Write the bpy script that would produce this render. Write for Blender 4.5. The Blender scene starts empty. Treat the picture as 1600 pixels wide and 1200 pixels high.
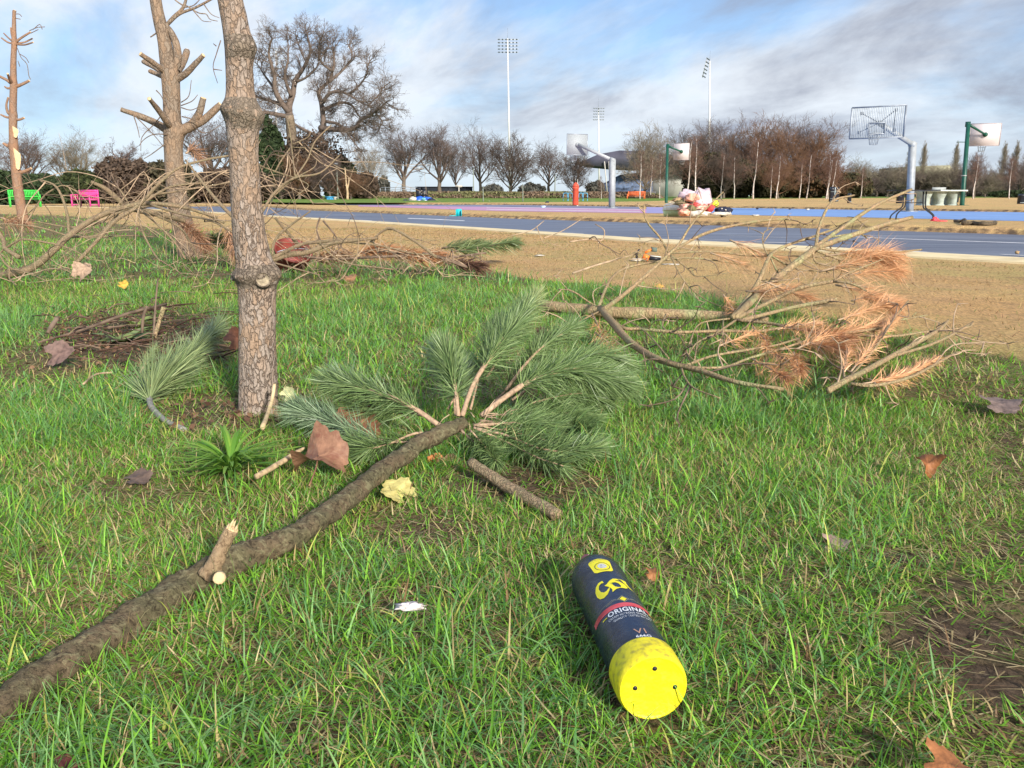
import bpy, bmesh, math, random
import numpy as np
from mathutils import Vector, Matrix, noise
C = bpy.context.scene
R = math.radians
rng = np.random.default_rng(7)
random.seed(7)
# ---------------------------------------------------------------- camera
F = 1294.0; PITCH = math.atan(294/1294.0); CAMH = 0.6
cam = bpy.data.objects.new('camera', bpy.data.cameras.new('camera')); C.collection.objects.link(cam)
cam.location = (0, 0, CAMH); cam.rotation_euler = (math.pi/2-PITCH, 0, 0)
cam.data.sensor_width = 36; cam.data.lens = F/1600*36; cam.data.clip_start = 0.02; cam.data.clip_end = 6000
C.camera = cam
# ---------------------------------------------------------------- light
SUN_EL, SUN_AZ = 24, 152          # degrees; azimuth from +Y clockwise (behind the camera, a little left/right)
sun = bpy.data.objects.new('sun', bpy.data.lights.new('sun', 'SUN')); C.collection.objects.link(sun)
sun.data.energy = 4.1; sun.data.angle = R(6); sun.data.color = (1, .92, .81)
_a = R(SUN_AZ); _e = R(SUN_EL)
SD = Vector((math.sin(_a)*math.cos(_e), math.cos(_a)*math.cos(_e), math.sin(_e)))
sun.rotation_euler = SD.to_track_quat('Z', 'Y').to_euler()
C.view_settings.view_transform = 'Standard'; C.view_settings.look = 'None'
C.view_settings.exposure = 0.74; C.view_settings.gamma = 1
W = bpy.data.worlds.new('World'); C.world = W; W.use_nodes = True
nt = W.node_tree; nt.nodes.clear()
def N(nt, t, **k):
    n = nt.nodes.new(t)
    for a, v in k.items():
        if a in n.inputs.keys() if isinstance(a, str) else False: n.inputs[a].default_value = v
        else: setattr(n, a, v)
    return n
def ramp(nt, stops, fac=None, interp='LINEAR'):
    n = nt.nodes.new('ShaderNodeValToRGB'); cr = n.color_ramp; cr.interpolation = interp
    while len(cr.elements) < len(stops): cr.elements.new(.5)
    for e, (p, c) in zip(cr.elements, stops):
        e.position = p; e.color = (c if len(c) == 4 else (*c, 1)) if hasattr(c, '__len__') else (c, c, c, 1)
    if fac is not None: nt.links.new(fac, n.inputs[0])
    return n.outputs[0]
def mix(nt, f, a, b, mode='MIX'):
    n = nt.nodes.new('ShaderNodeMix'); n.data_type = 'RGBA'; n.blend_type = mode
    for s, v in ((n.inputs[0], f), (n.inputs[6], a), (n.inputs[7], b)):
        if hasattr(v, 'type') and hasattr(v, 'links'): nt.links.new(v, s)
        elif hasattr(v, '__len__'): s.default_value = (*v[:3], 1)
        else: s.default_value = v
    return n.outputs[2]
def math_n(nt, op, a, b=0.0, clamp=False):
    n = nt.nodes.new('ShaderNodeMath'); n.operation = op; n.use_clamp = clamp
    for s, v in ((n.inputs[0], a), (n.inputs[1], b)):
        if hasattr(v, 'links'): nt.links.new(v, s)
        else: s.default_value = v
    return n.outputs[0]
sky = N(nt, 'ShaderNodeTexSky', sky_type='NISHITA', sun_disc=False)
sky.sun_elevation = R(SUN_EL); sky.sun_rotation = R(SUN_AZ); sky.air_density = 1.0; sky.dust_density = .6; sky.ozone_density = 2.0
tc = N(nt, 'ShaderNodeTexCoord')
sep = N(nt, 'ShaderNodeSeparateXYZ'); nt.links.new(tc.outputs['Generated'], sep.inputs[0])
X, Y, Z = sep.outputs
# clouds: a layer at constant height seen in perspective, sheared so streaks climb to the right
den = math_n(nt, 'ADD', math_n(nt, 'MAXIMUM', Z, 0.0), 0.36)
cx = math_n(nt, 'DIVIDE', X, den); cy = math_n(nt, 'DIVIDE', Y, den)
cy = math_n(nt, 'SUBTRACT', cy, math_n(nt, 'MULTIPLY', cx, -0.55))
cmb = N(nt, 'ShaderNodeCombineXYZ'); nt.links.new(cx, cmb.inputs[0]); nt.links.new(cy, cmb.inputs[1]); cmb.inputs[2].default_value = 3.7
def cloudnoise(scale, detail, off, dist=0.0, rough=.6):
    m = N(nt, 'ShaderNodeMapping'); nt.links.new(cmb.outputs[0], m.inputs[0]); m.inputs['Location'].default_value = off
    m.inputs['Scale'].default_value = (1.0, 1.0, 1.0)
    n = N(nt, 'ShaderNodeTexNoise'); nt.links.new(m.outputs[0], n.inputs['Vector'])
    n.inputs['Scale'].default_value = scale; n.inputs['Detail'].default_value = detail
    n.inputs['Roughness'].default_value = rough; n.inputs['Distortion'].default_value = dist
    return n.outputs[0]
veil = cloudnoise(1.7, 9, (6.1, 6.7, 0), .25, .57)
puff = cloudnoise(2.5, 10, (3.1, 7.7, 0), .30, .60)
# more grey cloud to the right of the view, clear blue patch in the middle and top left
bias = math_n(nt, 'ADD', math_n(nt, 'ADD', math_n(nt, 'MULTIPLY', X, 0.17), -.045), math_n(nt, 'MULTIPLY', math_n(nt, 'MULTIPLY', X, Z), .85))
hi = math_n(nt, 'MULTIPLY', math_n(nt, 'SUBTRACT', Z, .12), -0.9)
hi = math_n(nt, 'MINIMUM', hi, 0.05)
veil_f = ramp(nt, [(.38, .0), (.46, .35), (.54, .85), (.62, 1)], math_n(nt, 'ADD', math_n(nt, 'ADD', veil, .06), math_n(nt, 'MAXIMUM', hi, -.10)))
puff_f = ramp(nt, [(.40, 0.0), (.50, .22), (.58, .50), (.70, .95)], math_n(nt, 'ADD', puff, bias))
bg_blue = mix(nt, 1.0, sky.outputs[0], (.115, .125, .135), 'MULTIPLY')
tint = ramp(nt, [(0.0, (.50, .64, .78)), (.09, (.42, .62, .84)), (.22, (.28, .49, .84)), (.5, (.14, .32, .75)), (1, (.10, .22, .55))], Z)
blue = mix(nt, .75, bg_blue, tint)
veil_f = math_n(nt, 'MULTIPLY', veil_f, ramp(nt, [(.0, .35), (.09, .9), (.16, 1)], Z))
c1 = mix(nt, veil_f, blue, (.71, .755, .81))
puff_f = math_n(nt, 'MULTIPLY', puff_f, ramp(nt, [(.0, .2), (.06, 1)], Z))
c2 = mix(nt, puff_f, c1, (.29, .32, .40))
bgn = N(nt, 'ShaderNodeBackground'); nt.links.new(c2, bgn.inputs[0]); bgn.inputs[1].default_value = .76
wo = N(nt, 'ShaderNodeOutputWorld'); nt.links.new(bgn.outputs[0], wo.inputs[0])
# ---------------------------------------------------------------- geometry of the photograph's viewpoint -> places on the ground
cp, sp = math.cos(PITCH), math.sin(PITCH)
def ray(px, py):
    u = (px-800)/F; v = (600-py)/F
    return Vector((u, cp+v*sp, -sp+v*cp))
def P(px, py, z=0.0):
    d = ray(px, py); t = (z-CAMH)/d.z
    return Vector((d.x*t, d.y*t, z))
def PD(px, py, Y):
    d = ray(px, py); t = Y/d.y
    return Vector((d.x*t, Y, CAMH+d.z*t))
def depth(p):      # distance along the view axis
    p = np.asarray(p, float); return p[..., 1]*cp-(p[..., 2]-CAMH)*sp
def proj(x, y, z):   # world -> photo pixel (arrays allowed)
    z = z-CAMH
    dep = y*cp-z*sp; up = y*sp+z*cp
    return 800+F*x/dep, 600-F*up/dep
def gz(Y): return float(np.interp(Y, [60, 78, 105], [.14, .24, .42]))     # the park rises gently far away
# ---------------------------------------------------------------- mesh accumulator
class M:
    def __init__(s): s.v = []; s.f = []; s.n = 0; s.mi = []; s.col = []
    def add(s, v, f, mi=0, col=None):
        v = np.asarray(v, float).reshape(-1, 3)
        s.v.append(v); s.f += [tuple(i+s.n for i in q) for q in f]; s.mi += [mi]*len(f)
        c = np.ones((len(v), 3)) if col is None else np.broadcast_to(np.asarray(col, float), (len(v), 3))
        s.col.append(c); s.n += len(v)
    def box(s, c, d, rot=None, mi=0, col=None, bev=0.0):
        hx, hy, hz = d[0]/2, d[1]/2, d[2]/2
        v = np.array([(x, y, z) for z in (-hz, hz) for y in (-hy, hy) for x in (-hx, hx)], float)
        if rot is not None:
            Mx = np.array(rot if isinstance(rot, Matrix) else rot.to_matrix()); v = v@Mx.T
        v = v+np.array(c)
        s.add(v, [(0, 2, 3, 1), (4, 5, 7, 6), (0, 1, 5, 4), (2, 6, 7, 3), (0, 4, 6, 2), (1, 3, 7, 5)], mi, col)
    def tube(s, pts, rad, n=6, mi=0, col=None, cap=True, jit=0.0, seed=0):
        pts = np.asarray(pts, float); k = len(pts); rad = np.broadcast_to(np.asarray(rad, float), (k,))
        t = np.gradient(pts, axis=0); t /= np.linalg.norm(t, axis=1)[:, None]+1e-9
        ref = np.array([0, 0, 1.0]) if abs(t[:, 2]).mean() < .8 else np.array([1.0, 0, 0])
        a = np.cross(t, ref); a /= np.linalg.norm(a, axis=1)[:, None]+1e-9
        b = np.cross(t, a)
        an = np.arange(n)*2*math.pi/n
        rr = rad[:, None]*np.ones(n)
        if jit:
            for i in range(k):
                for j in range(n):
                    rr[i, j] *= 1+jit*noise.noise(Vector((pts[i][0]*0+i*.6, math.cos(an[j])*1.3+seed, math.sin(an[j])*1.3)))
        v = pts[:, None, :]+rr[:, :, None]*(np.cos(an)[None, :, None]*a[:, None, :]+np.sin(an)[None, :, None]*b[:, None, :])
        f = [(i*n+j, i*n+(j+1) % n, (i+1)*n+(j+1) % n, (i+1)*n+j) for i in range(k-1) for j in range(n)]
        if cap: f += [tuple(range(n))[::-1], tuple((k-1)*n+j for j in range(n))]
        s.add(v.reshape(-1, 3), f, mi, col)
    def sheet(s, A, B, mi=0, col=None):      # ruled strip between two polylines of equal length
        k = len(A); v = [tuple(p) for p in A]+[tuple(p) for p in B]
        s.add(v, [(i, i+1, k+i+1, k+i) for i in range(k-1)], mi, col)
    def lathe(s, prof, n=24, mi=0, org=(0, 0, 0), rot=None, col=None, cap=True):
        an = np.arange(n)*2*math.pi/n
        v = np.array([(r*math.cos(a), r*math.sin(a), z) for r, z in prof for a in an])
        if rot is not None: v = v@np.array(rot).T
        v = v+np.array(org)
        k = len(prof)
        f = [(i*n+j, i*n+(j+1) % n, (i+1)*n+(j+1) % n, (i+1)*n+j) for i in range(k-1) for j in range(n)]
        if cap: f += [tuple(range(n))[::-1], tuple((k-1)*n+j for j in range(n))]
        s.add(v, f, mi, col)
    def mesh(s, name, smooth=False):
        me = bpy.data.meshes.new(name)
        v = np.concatenate(s.v) if s.v else np.zeros((0, 3))
        me.vertices.add(len(v)); me.vertices.foreach_set('co', v.astype(np.float32).ravel())
        L = np.fromiter((len(q) for q in s.f), int, len(s.f))
        fl = np.fromiter((i for q in s.f for i in q), int, int(L.sum()))
        me.loops.add(len(fl)); me.loops.foreach_set('vertex_index', fl)
        me.polygons.add(len(L)); st = np.concatenate(([0], np.cumsum(L)[:-1])) if len(L) else L
        me.polygons.foreach_set('loop_start', st); me.polygons.foreach_set('loop_total', L)
        me.polygons.foreach_set('material_index', np.array(s.mi, int))
        if smooth: me.polygons.foreach_set('use_smooth', np.ones(len(L), bool))
        c = np.concatenate(s.col) if s.col else np.zeros((0, 3))
        at = me.color_attributes.new('Col', 'FLOAT_COLOR', 'POINT')
        at.data.foreach_set('color', np.c_[c, np.ones(len(c))].astype(np.float32).ravel())
        me.update(calc_edges=True); me.validate()
        return me
    def build(s, name, mat, parent=None, smooth=False, loc=None):
        me = s.mesh(name, smooth)
        for m in (mat if isinstance(mat, (list, tuple)) else [mat]): me.materials.append(m)
        return link(name, me, parent, loc)
def link(name, me, parent=None, loc=None):
    o = bpy.data.objects.new(name, me); C.collection.objects.link(o)
    if loc is not None: o.location = loc
    if parent is not None:
        o.parent = parent
        if loc is None: o.matrix_parent_inverse = Matrix.Identity(4); o.location = -Vector(parent.get('org', (0, 0, 0)))
    return o
def tag(o, label=None, cat=None, group=None, kind=None):
    if label: o['label'] = label
    if cat: o['category'] = cat
    if group: o['group'] = group
    if kind: o['kind'] = kind
    return o
def thing(name, label, cat, org, group=None):
    """Empty at the thing's base. Parts are built in world coordinates and shifted by -org in link()."""
    o = bpy.data.objects.new(name, None); C.collection.objects.link(o); o.empty_display_size = .1
    o.location = org; o['org'] = tuple(org); return tag(o, label, cat, group)
def rehome(o, org):      # single-mesh thing: put the origin at its base
    org = Vector(org); o.data.transform(Matrix.Translation(-org)); o.location = org; return o
def subpart(name, m, mat, part, smooth=False):
    o = m.build(name, mat, None, smooth); o.parent = part; return o
def copy_tree(o, parent=None):
    c = o.copy(); C.collection.objects.link(c)
    if parent is not None: c.parent = parent
    for ch in [x for x in o.children]: copy_tree(ch, c)
    return c
def smoothpath(pts, n=4):      # Catmull-Rom through points
    p = np.array([tuple(q) for q in pts], float)
    if len(p) < 3:
        t = np.linspace(0, 1, n+1)[:, None]; return p[0]*(1-t)+p[-1]*t
    q = np.vstack([2*p[0]-p[1], p, 2*p[-1]-p[-2]]); out = []
    for i in range(1, len(q)-2):
        for t in np.arange(n)/n:
            a, b, c, d = q[i-1], q[i], q[i+1], q[i+2]
            out.append(.5*((2*b)+(-a+c)*t+(2*a-5*b+4*c-d)*t*t+(-a+3*b-3*c+d)*t**3))
    out.append(p[-1]); return np.array(out)
# ---------------------------------------------------------------- materials
def mat(name, base=(.5, .5, .5), rough=.8, metal=0.0, var=.15, scale=8.0, bump=0.0, bscale=40.0, spec=.35, attr=False, trans=0.0, alpha=1.0, stretch=None, dark=None, coord='Object'):
    m = bpy.data.materials.new(name); m.use_nodes = True; t = m.node_tree; t.nodes.clear()
    o = N(t, 'ShaderNodeOutputMaterial'); b = N(t, 'ShaderNodeBsdfPrincipled'); t.links.new(b.outputs[0], o.inputs[0])
    b.inputs['Roughness'].default_value = rough; b.inputs['Metallic'].default_value = metal; b.inputs['Specular IOR Level'].default_value = spec
    c = N(t, 'ShaderNodeTexCoord'); mp = N(t, 'ShaderNodeMapping'); t.links.new(c.outputs[coord], mp.inputs[0])
    if stretch: mp.inputs['Scale'].default_value = stretch
    n = N(t, 'ShaderNodeTexNoise'); t.links.new(mp.outputs[0], n.inputs[0]); n.inputs['Scale'].default_value = scale; n.inputs['Detail'].default_value = 5
    d = dark or tuple(x*(1-2.2*var) for x in base); l = tuple(min(1, x*(1+1.6*var)) for x in base)
    col = ramp(t, [(.3, d), (.5, base), (.72, l)], n.outputs[0])
    if attr:
        a = N(t, 'ShaderNodeAttribute', attribute_name='Col'); col = mix(t, 1.0, col, a.outputs[0], 'MULTIPLY')
    t.links.new(col, b.inputs['Base Color'])
    if bump:
        n2 = N(t, 'ShaderNodeTexNoise'); t.links.new(mp.outputs[0], n2.inputs[0]); n2.inputs['Scale'].default_value = bscale; n2.inputs['Detail'].default_value = 6
        bn = N(t, 'ShaderNodeBump'); bn.inputs['Strength'].default_value = bump; bn.inputs['Distance'].default_value = .01
        t.links.new(n2.outputs[0], bn.inputs['Height']); t.links.new(bn.outputs[0], b.inputs['Normal'])
    if trans:
        tr = N(t, 'ShaderNodeBsdfTranslucent'); t.links.new(col, tr.inputs[0]); ms = N(t, 'ShaderNodeMixShader'); ms.inputs[0].default_value = trans
        t.links.new(b.outputs[0], ms.inputs[1]); t.links.new(tr.outputs[0], ms.inputs[2]); t.links.new(ms.outputs[0], o.inputs[0])
    if alpha < 1: b.inputs['Alpha'].default_value = alpha
    return m
# ================================================================ SETTING: ground, road, court
def curve(d): xs = sorted(d); return lambda px: float(np.interp(px, xs, [d[x] for x in xs]))
KN = curve({-500: 317.4, -200: 319.2, 0: 321.2, 200: 325.4, 330: 333, 415: 338.5, 560: 347.5, 800: 363.5, 1000: 378.5, 1300: 395.5, 1600: 413, 2100: 445})
KF = curve({-500: 317.2, -200: 319.0, 0: 320.9, 200: 324.9, 330: 331.5, 415: 337, 560: 345, 800: 359.8, 1000: 373.5, 1300: 388.5, 1600: 405, 2100: 434})
RF = curve({-500: 317.0, -200: 318.8, 0: 320.7, 200: 324.2, 330: 322.5, 415: 323.5, 480: 328.7, 700: 337.5, 800: 341.5, 1000: 348, 1180: 354.5, 1320: 358.3, 1600: 367, 2100: 385})
CN = curve({-500: 312.2, 0: 315, 330: 317, 500: 321, 640: 325, 780: 330, 1100: 334.5, 1180: 336.5, 1400: 341, 1600: 345.7, 2100: 357})
CF = curve({-500: 311.8, 0: 314.6, 330: 316.6, 500: 319.3, 640: 320, 800: 320.3, 1000: 323.5, 1180: 325.6, 1320: 327.8, 1600: 332, 2100: 340})
FG = curve({-500: 311.2, 0: 313.6, 330: 315.2, 500: 317, 800: 316.3, 1000: 315.5, 1100: 313.6, 1200: 313, 1330: 312.6, 1600: 312.2, 2100: 312})
ZR = -.07          # road level at its far side
cols = list(np.arange(-500, 2101, 20))
def hz(x, y):      # soft unevenness of the near lawn
    return .022*noise.noise(Vector((x*1.3, y*1.3, 1)))+.008*noise.noise(Vector((x*6, y*6, 4)))
def gm(name, zones):
    """Ground material. zones: 'lawn' soil/grass mat, 'dry' sandy mown turf."""
    m = bpy.data.materials.new(name); m.use_nodes = True; t = m.node_tree; t.nodes.clear()
    o = N(t, 'ShaderNodeOutputMaterial'); b = N(t, 'ShaderNodeBsdfPrincipled'); t.links.new(b.outputs[0], o.inputs[0]); b.inputs['Roughness'].default_value = .95
    b.inputs['Specular IOR Level'].default_value = .15
    g = N(t, 'ShaderNodeNewGeometry')
    def nz(s, d=6, st=(1, 1, 1), r=.6):
        mp = N(t, 'ShaderNodeMapping'); t.links.new(g.outputs['Position'], mp.inputs[0]); mp.inputs['Scale'].default_value = st
        n = N(t, 'ShaderNodeTexNoise'); t.links.new(mp.outputs[0], n.inputs[0]); n.inputs['Scale'].default_value = s; n.inputs['Detail'].default_value = d; n.inputs['Roughness'].default_value = r
        return n.outputs[0]
    big, mid, fine, strw = nz(.35), nz(2.2), nz(60, 8, (1, 1, 1), .75), nz(30, 4, (4, .8, 1), .7)
    dry = mix(t, ramp(t, [(.42, 0), (.56, 1)], big), (.84, .56, .24), (.64, .50, .20))
    dry = mix(t, ramp(t, [(.50, 0), (.62, .6)], nz(.5, 4)), dry, (.66, .36, .16)); dry = mix(t, ramp(t, [(.56, 0), (.66, .75)], nz(4, 6)), dry, (.36, .24, .12))
    dry = mix(t, ramp(t, [(.42, 0), (.62, .75)], mid), dry, (.80, .50, .25))
    dry = mix(t, ramp(t, [(.55, 0), (.75, .6)], nz(.9, 5)), dry, (.42, .42, .15))
    dry = mix(t, ramp(t, [(.40, .7), (.60, 0)], strw), dry, (.23, .145, .06))
    dry = mix(t, ramp(t, [(.56, 0), (.72, .45)], fine), dry, (.70, .52, .28))
    lawn = mix(t, ramp(t, [(.4, 0), (.6, 1)], mid), (.085, .065, .032), (.065, .085, .022))
    lawn = mix(t, ramp(t, [(.42, 0), (.60, 1)], fine), lawn, (.34, .26, .13))
    lawn = mix(t, ramp(t, [(.52, 0), (.62, .8)], nz(140, 6, (1, 1, 1), .8)), lawn, (.30, .23, .12)); lawn = mix(t, ramp(t, [(.36, .9), (.48, 0)], nz(90, 7, (1, 1, 1), .75)), lawn, (.03, .025, .012))
    mud = mix(t, ramp(t, [(.4, 0), (.65, 1)], fine), (.075, .05, .032), (.19, .135, .09))
    far = mix(t, ramp(t, [(.4, 0), (.6, 1)], nz(.6)), (.13, .22, .04), (.19, .27, .06))
    a = N(t, 'ShaderNodeAttribute', attribute_name='Col'); s = N(t, 'ShaderNodeSeparateColor'); t.links.new(a.outputs[0], s.inputs[0])
    edge = math_n(t, 'ADD', s.outputs[0], math_n(t, 'MULTIPLY', math_n(t, 'SUBTRACT', mid, .5), .9))
    c = mix(t, ramp(t, [(.42, 0), (.58, 1)], edge), lawn, dry)
    c = mix(t, ramp(t, [(.3, 0), (.75, 1)], math_n(t, 'ADD', s.outputs[1], math_n(t, 'MULTIPLY', math_n(t, 'SUBTRACT', nz(6), .5), 1.6))), c, mud)
    e2 = math_n(t, 'ADD', s.outputs[2], math_n(t, 'MULTIPLY', math_n(t, 'SUBTRACT', nz(.25), .5), .5))
    c = mix(t, ramp(t, [(.45, 0), (.55, 1)], e2), c, far)
    t.links.new(c, b.inputs['Base Color'])
    bn = N(t, 'ShaderNodeBump'); bn.inputs['Strength'].default_value = .9; bn.inputs['Distance'].default_value = .02
    t.links.new(math_n(t, 'ADD', fine, math_n(t, 'MULTIPLY', strw, .8)), bn.inputs['Height']); t.links.new(bn.outputs[0], b.inputs['Normal'])
    return m
GM = gm('turf_and_soil', None)
# where the green lawn ends and the dry turf begins, as photo-plane boundary turned into ground positions
LB = curve({-500: 330, 0: 334, 120: 338, 200: 352, 330: 362, 430: 392, 560: 404, 700: 412, 760: 425, 860: 440, 1000: 452, 1100: 468, 1200: 486, 1300: 505, 1400: 525, 1480: 540, 1560: 555, 1700: 575})
MUD = [(1500, 1005, 120, 45, .85), (1560, 1070, 75, 45, 1.0), (1450, 1000, 60, 22, .8), (1440, 985, 70, 35, .8), (1405, 880, 60, 16, .8), (1590, 960, 60, 40, .7), (230, 530, 170, 45, .75), (90, 560, 90, 25, .5),
       (820, 760, 150, 30, .7), (650, 830, 90, 40, .55), (330, 650, 110, 28, .7), (1260, 1180, 60, 30, .7), (500, 1150, 60, 30, .6), (760, 1000, 40, 26, .55), (230, 770, 120, 20, .5), (1360, 755, 30, 12, .8), (1590, 700, 45, 60, .6), (1575, 860, 50, 40, .65), (1480, 930, 60, 20, .7), (1250, 905, 45, 14, .6), (80, 880, 40, 16, .5), (420, 1010, 60, 20, .5), (880, 1150, 60, 20, .55), (1040, 905, 40, 30, .5), (650, 945, 60, 30, .4)]
def mudf(px, py):
    r = np.zeros_like(np.asarray(px, float))
    for cx, cy, rx, ry, s in MUD:
        d = ((px-cx)/rx)**2+((py-cy)/ry)**2; r = np.maximum(r, s*np.clip(1.5-d, 0, 1))
    return r
def dryf(px, py):       # 1 = dry turf, 0 = lawn
    b = np.interp(px, [-500, 0, 120, 200, 330, 430, 560, 700, 760, 860, 1000, 1100, 1200, 1300, 1400, 1480, 1560, 1700],
                  [330, 334, 338, 352, 362, 392, 404, 412, 425, 440, 452, 468, 486, 505, 525, 540, 555, 575])
    return np.clip(.5+(b-py)/np.maximum(12, (py-300)*.16), 0, 1)
# near ground: behind the camera to the kerb
v = []; cc = []; rows = 150; nc = len(cols)
for i, px in enumerate(cols):
    y1 = P(px, KN(px)).y
    yy = np.concatenate(([-4.0, -1.5], np.geomspace(.45, y1, rows-2)))
    u = (px-800)/F/cp*.9
    for y in yy:
        x = (y+6*(1-y/y1))*((px-800)/F)*1.0/(cp+ (600-KN(px))/F*sp)
        fade = 1 if y < 6 else max(0, 1-(y-6)/4)
        z = hz(x, y)*fade if .4 < y < y1*.97 else 0
        v.append((x, y, z))
        if y < .4: cc.append((0, .2, 0))
        else:
            qx, qy = proj(x, y, 0); cc.append((float(dryf(qx, qy)), float(mudf(qx, qy)), 0))
f = [(i*rows+j, (i+1)*rows+j, (i+1)*rows+j+1, i*rows+j+1) for i in range(nc-1) for j in range(rows-1)]
m = M(); m.add(v, f); m.col = [np.array(cc)]
KZ = 0.0
def band(m, f1, z1, f2, z2, n=6, col=(1, 0, 0), mi=0, xs=cols):
    A = [P(px, f1(px), z1) for px in xs]; B = [P(px, f2(px), z2) for px in xs]
    for k in range(n):
        t0, t1 = k/n, (k+1)/n
        m.sheet([a.lerp(b, t0) for a, b in zip(A, B)], [a.lerp(b, t1) for a, b in zip(A, B)], mi, col)
# under the road
def off(f, d): return lambda px: f(px)+d
A = [P(px, KN(px)) for px in cols]
kn_pts = A; kf_pts = [P(px, KF(px)) for px in cols]
rf_pts = [P(px, RF(px), ZR) for px in cols]
# verge beyond the road: foot at rf, a worn earth face rising to the top, then flat to the court
ups = [p+Vector((0, .10+.012*p.y, .115)) for p in rf_pts]
cn_pts = [P(px, CN(px), 0) for px in cols]
cf_pts = [P(px, CF(px), 0) for px in cols]
fg_pts = [P(px, FG(px), .14) for px in cols]
for q_ in fg_pts: q_.z = gz(q_.y)
m.sheet(kn_pts, [p+Vector((0, 0, -.25)) for p in kn_pts]); m.sheet([p+Vector((0, 0, -.25)) for p in kn_pts], [p+Vector((0, .0, -.18)) for p in rf_pts])
m.sheet([p+Vector((0, 0, -.18)) for p in rf_pts], rf_pts)
m.sheet(rf_pts, [a.lerp(b, .6)+Vector((0, 0, .012)) for a, b in zip(rf_pts, ups)], col=(1, .55, 0))
m.sheet([a.lerp(b, .6)+Vector((0, 0, .012)) for a, b in zip(rf_pts, ups)], ups, col=(1, .3, 0))
mid_ = [a.lerp(b, .5)+Vector((0, 0, .02)) for a, b in zip(ups, cn_pts)]
m.sheet(ups, mid_, col=(1, 0, 0)); m.sheet(mid_, cn_pts, col=(1, 0, 0))
m.sheet(cn_pts, cf_pts, col=(1, 0, 0))
# small sharp lip behind the court, then the sandy field and the far grass out to the horizon
lip = [p+Vector((0, .25, .09)) for p in cf_pts]
m.sheet(cf_pts, lip, col=(1, .6, 0))
prev = lip
for k in range(1, 6):
    cur = [Vector((a.x+(b.x-a.x)*k/5, a.y+(b.y-a.y)*k/5, .09+((gz(b.y)-.09)*k/5))) for a, b in zip(lip, fg_pts)]
    m.sheet(prev, cur, col=(1, .25 if k == 3 else 0, 0)); prev = cur
for s in (1.12, 1.25, 1.45, 1.8, 3, 6, 15, 45):
    cur = [Vector((b.x*s, max(b.y*s, b.y), gz(b.y*s))) for b in fg_pts]
    m.sheet(prev, cur, col=(1, 0, 1)); prev = cur
cur = [Vector((p.x*4, 6000, .42)) for p in prev]; m.sheet(prev, cur, col=(1, 0, 1))
g = tag(m.build('ground', GM, smooth=True), kind='structure')
# kerb, road with its lines, court
KB = mat('pale_kerb_stone', (.74, .61, .36), .9, var=.10, scale=3, bump=.4, bscale=60)
m = M(); up = Vector((0, 0, .018))
m.sheet([p+Vector((0, -.02, -.05)) for p in kn_pts], [p+up for p in kn_pts]); m.sheet([p+up for p in kn_pts], [p+up for p in kf_pts])
m.sheet([p+up for p in kf_pts], [p+Vector((0, .01, -.12)) for p in kf_pts])
tag(m.build('kerb', KB), kind='structure')
RM = bpy.data.materials.new('blue_grey_asphalt'); RM.use_nodes = True; t = RM.node_tree; b = t.nodes['Principled BSDF']
g_ = N(t, 'ShaderNodeNewGeometry')
def nz2(s, d, st=(1, 1, 1)):
    mp = N(t, 'ShaderNodeMapping'); t.links.new(g_.outputs['Position'], mp.inputs[0]); mp.inputs['Scale'].default_value = st; mp.inputs['Rotation'].default_value = (0, 0, R(-30))
    n = N(t, 'ShaderNodeTexNoise'); t.links.new(mp.outputs[0], n.inputs[0]); n.inputs['Scale'].default_value = s; n.inputs['Detail'].default_value = d; return n.outputs[0]
c = mix(t, ramp(t, [(.35, 0), (.65, 1)], nz2(.8, 5, (.25, 1.5, 1))), (.085, .10, .14), (.155, .175, .225))
c = mix(t, ramp(t, [(.5, 0), (.8, .5)], nz2(40, 6)), c, (.27, .28, .33))
t.links.new(c, b.inputs['Base Color']); t.links.new(ramp(t, [(.3, .38), (.7, .75)], nz2(1.2, 5, (.3, 1, 1))), b.inputs['Roughness'])
m = M(); a = [Vector((p.x, p.y, -.035)) for p in kf_pts]; m.sheet(a, rf_pts); tag(m.build('road', RM), kind='structure')
WP = mat('worn_white_paint', (.72, .72, .72), .7, var=.12, scale=5)
def zr(px, py):    # road surface height under a photo point
    t_ = (KF(px)-py)/(KF(px)-RF(px)); return -.035+(ZR+.035)*min(1, max(0, t_))+.004
m = M()
def rline(pts, w):
    A = []; B = []
    for px, py in pts:
        z = zr(px, py); A.append(P(px, py, z)); B.append(P(px, py, z)+Vector((.0, w, 0)))
    m.sheet(A, B)
rline([(1340, 370.5), (1410, 373.5), (1500, 376.5), (1600, 380), (1800, 388)], .16)
rline([(1180, 378.3), (1260, 380)], .10); rline([(1410, 392), (1455, 394.5)], .12); rline([(1570, 398), (1650, 402)], .12)
rline([(636, 341.3), (680, 343), (725, 345.3)], .45); rline([(600, 347), (630, 348.5)], .2); rline([(560, 344), (580, 345)], .2); rline([(700, 354), (745, 356.5)], .15); rline([(810, 361), (840, 362.5)], .1)
rline([(780, 358), (800, 359)], .12); rline([(880, 364), (912, 365)], .10); rline([(1060, 371.5), (1165, 376.5)], .04); rline([(1130, 367), (1230, 371.5)], .05)
tag(m.build('road_markings', WP), kind='structure')
def zone(name, col, x0, x1, fa, fb, var=.06):
    xs = [x0]+[c for c in cols if x0 < c < x1]+[x1]; m = M()
    A = [P(x, CN(x), .0) for x in xs]; B = [P(x, CF(x), .0) for x in xs]
    m.sheet([a.lerp(b, fa)+Vector((0, 0, .006)) for a, b in zip(A, B)], [a.lerp(b, fb)+Vector((0, 0, .006)) for a, b in zip(A, B)])
    tag(m.build(name, mat(name+'_paint', col, .6, var=var, scale=1.5, stretch=(.3, 1, 1))), kind='structure')
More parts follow.
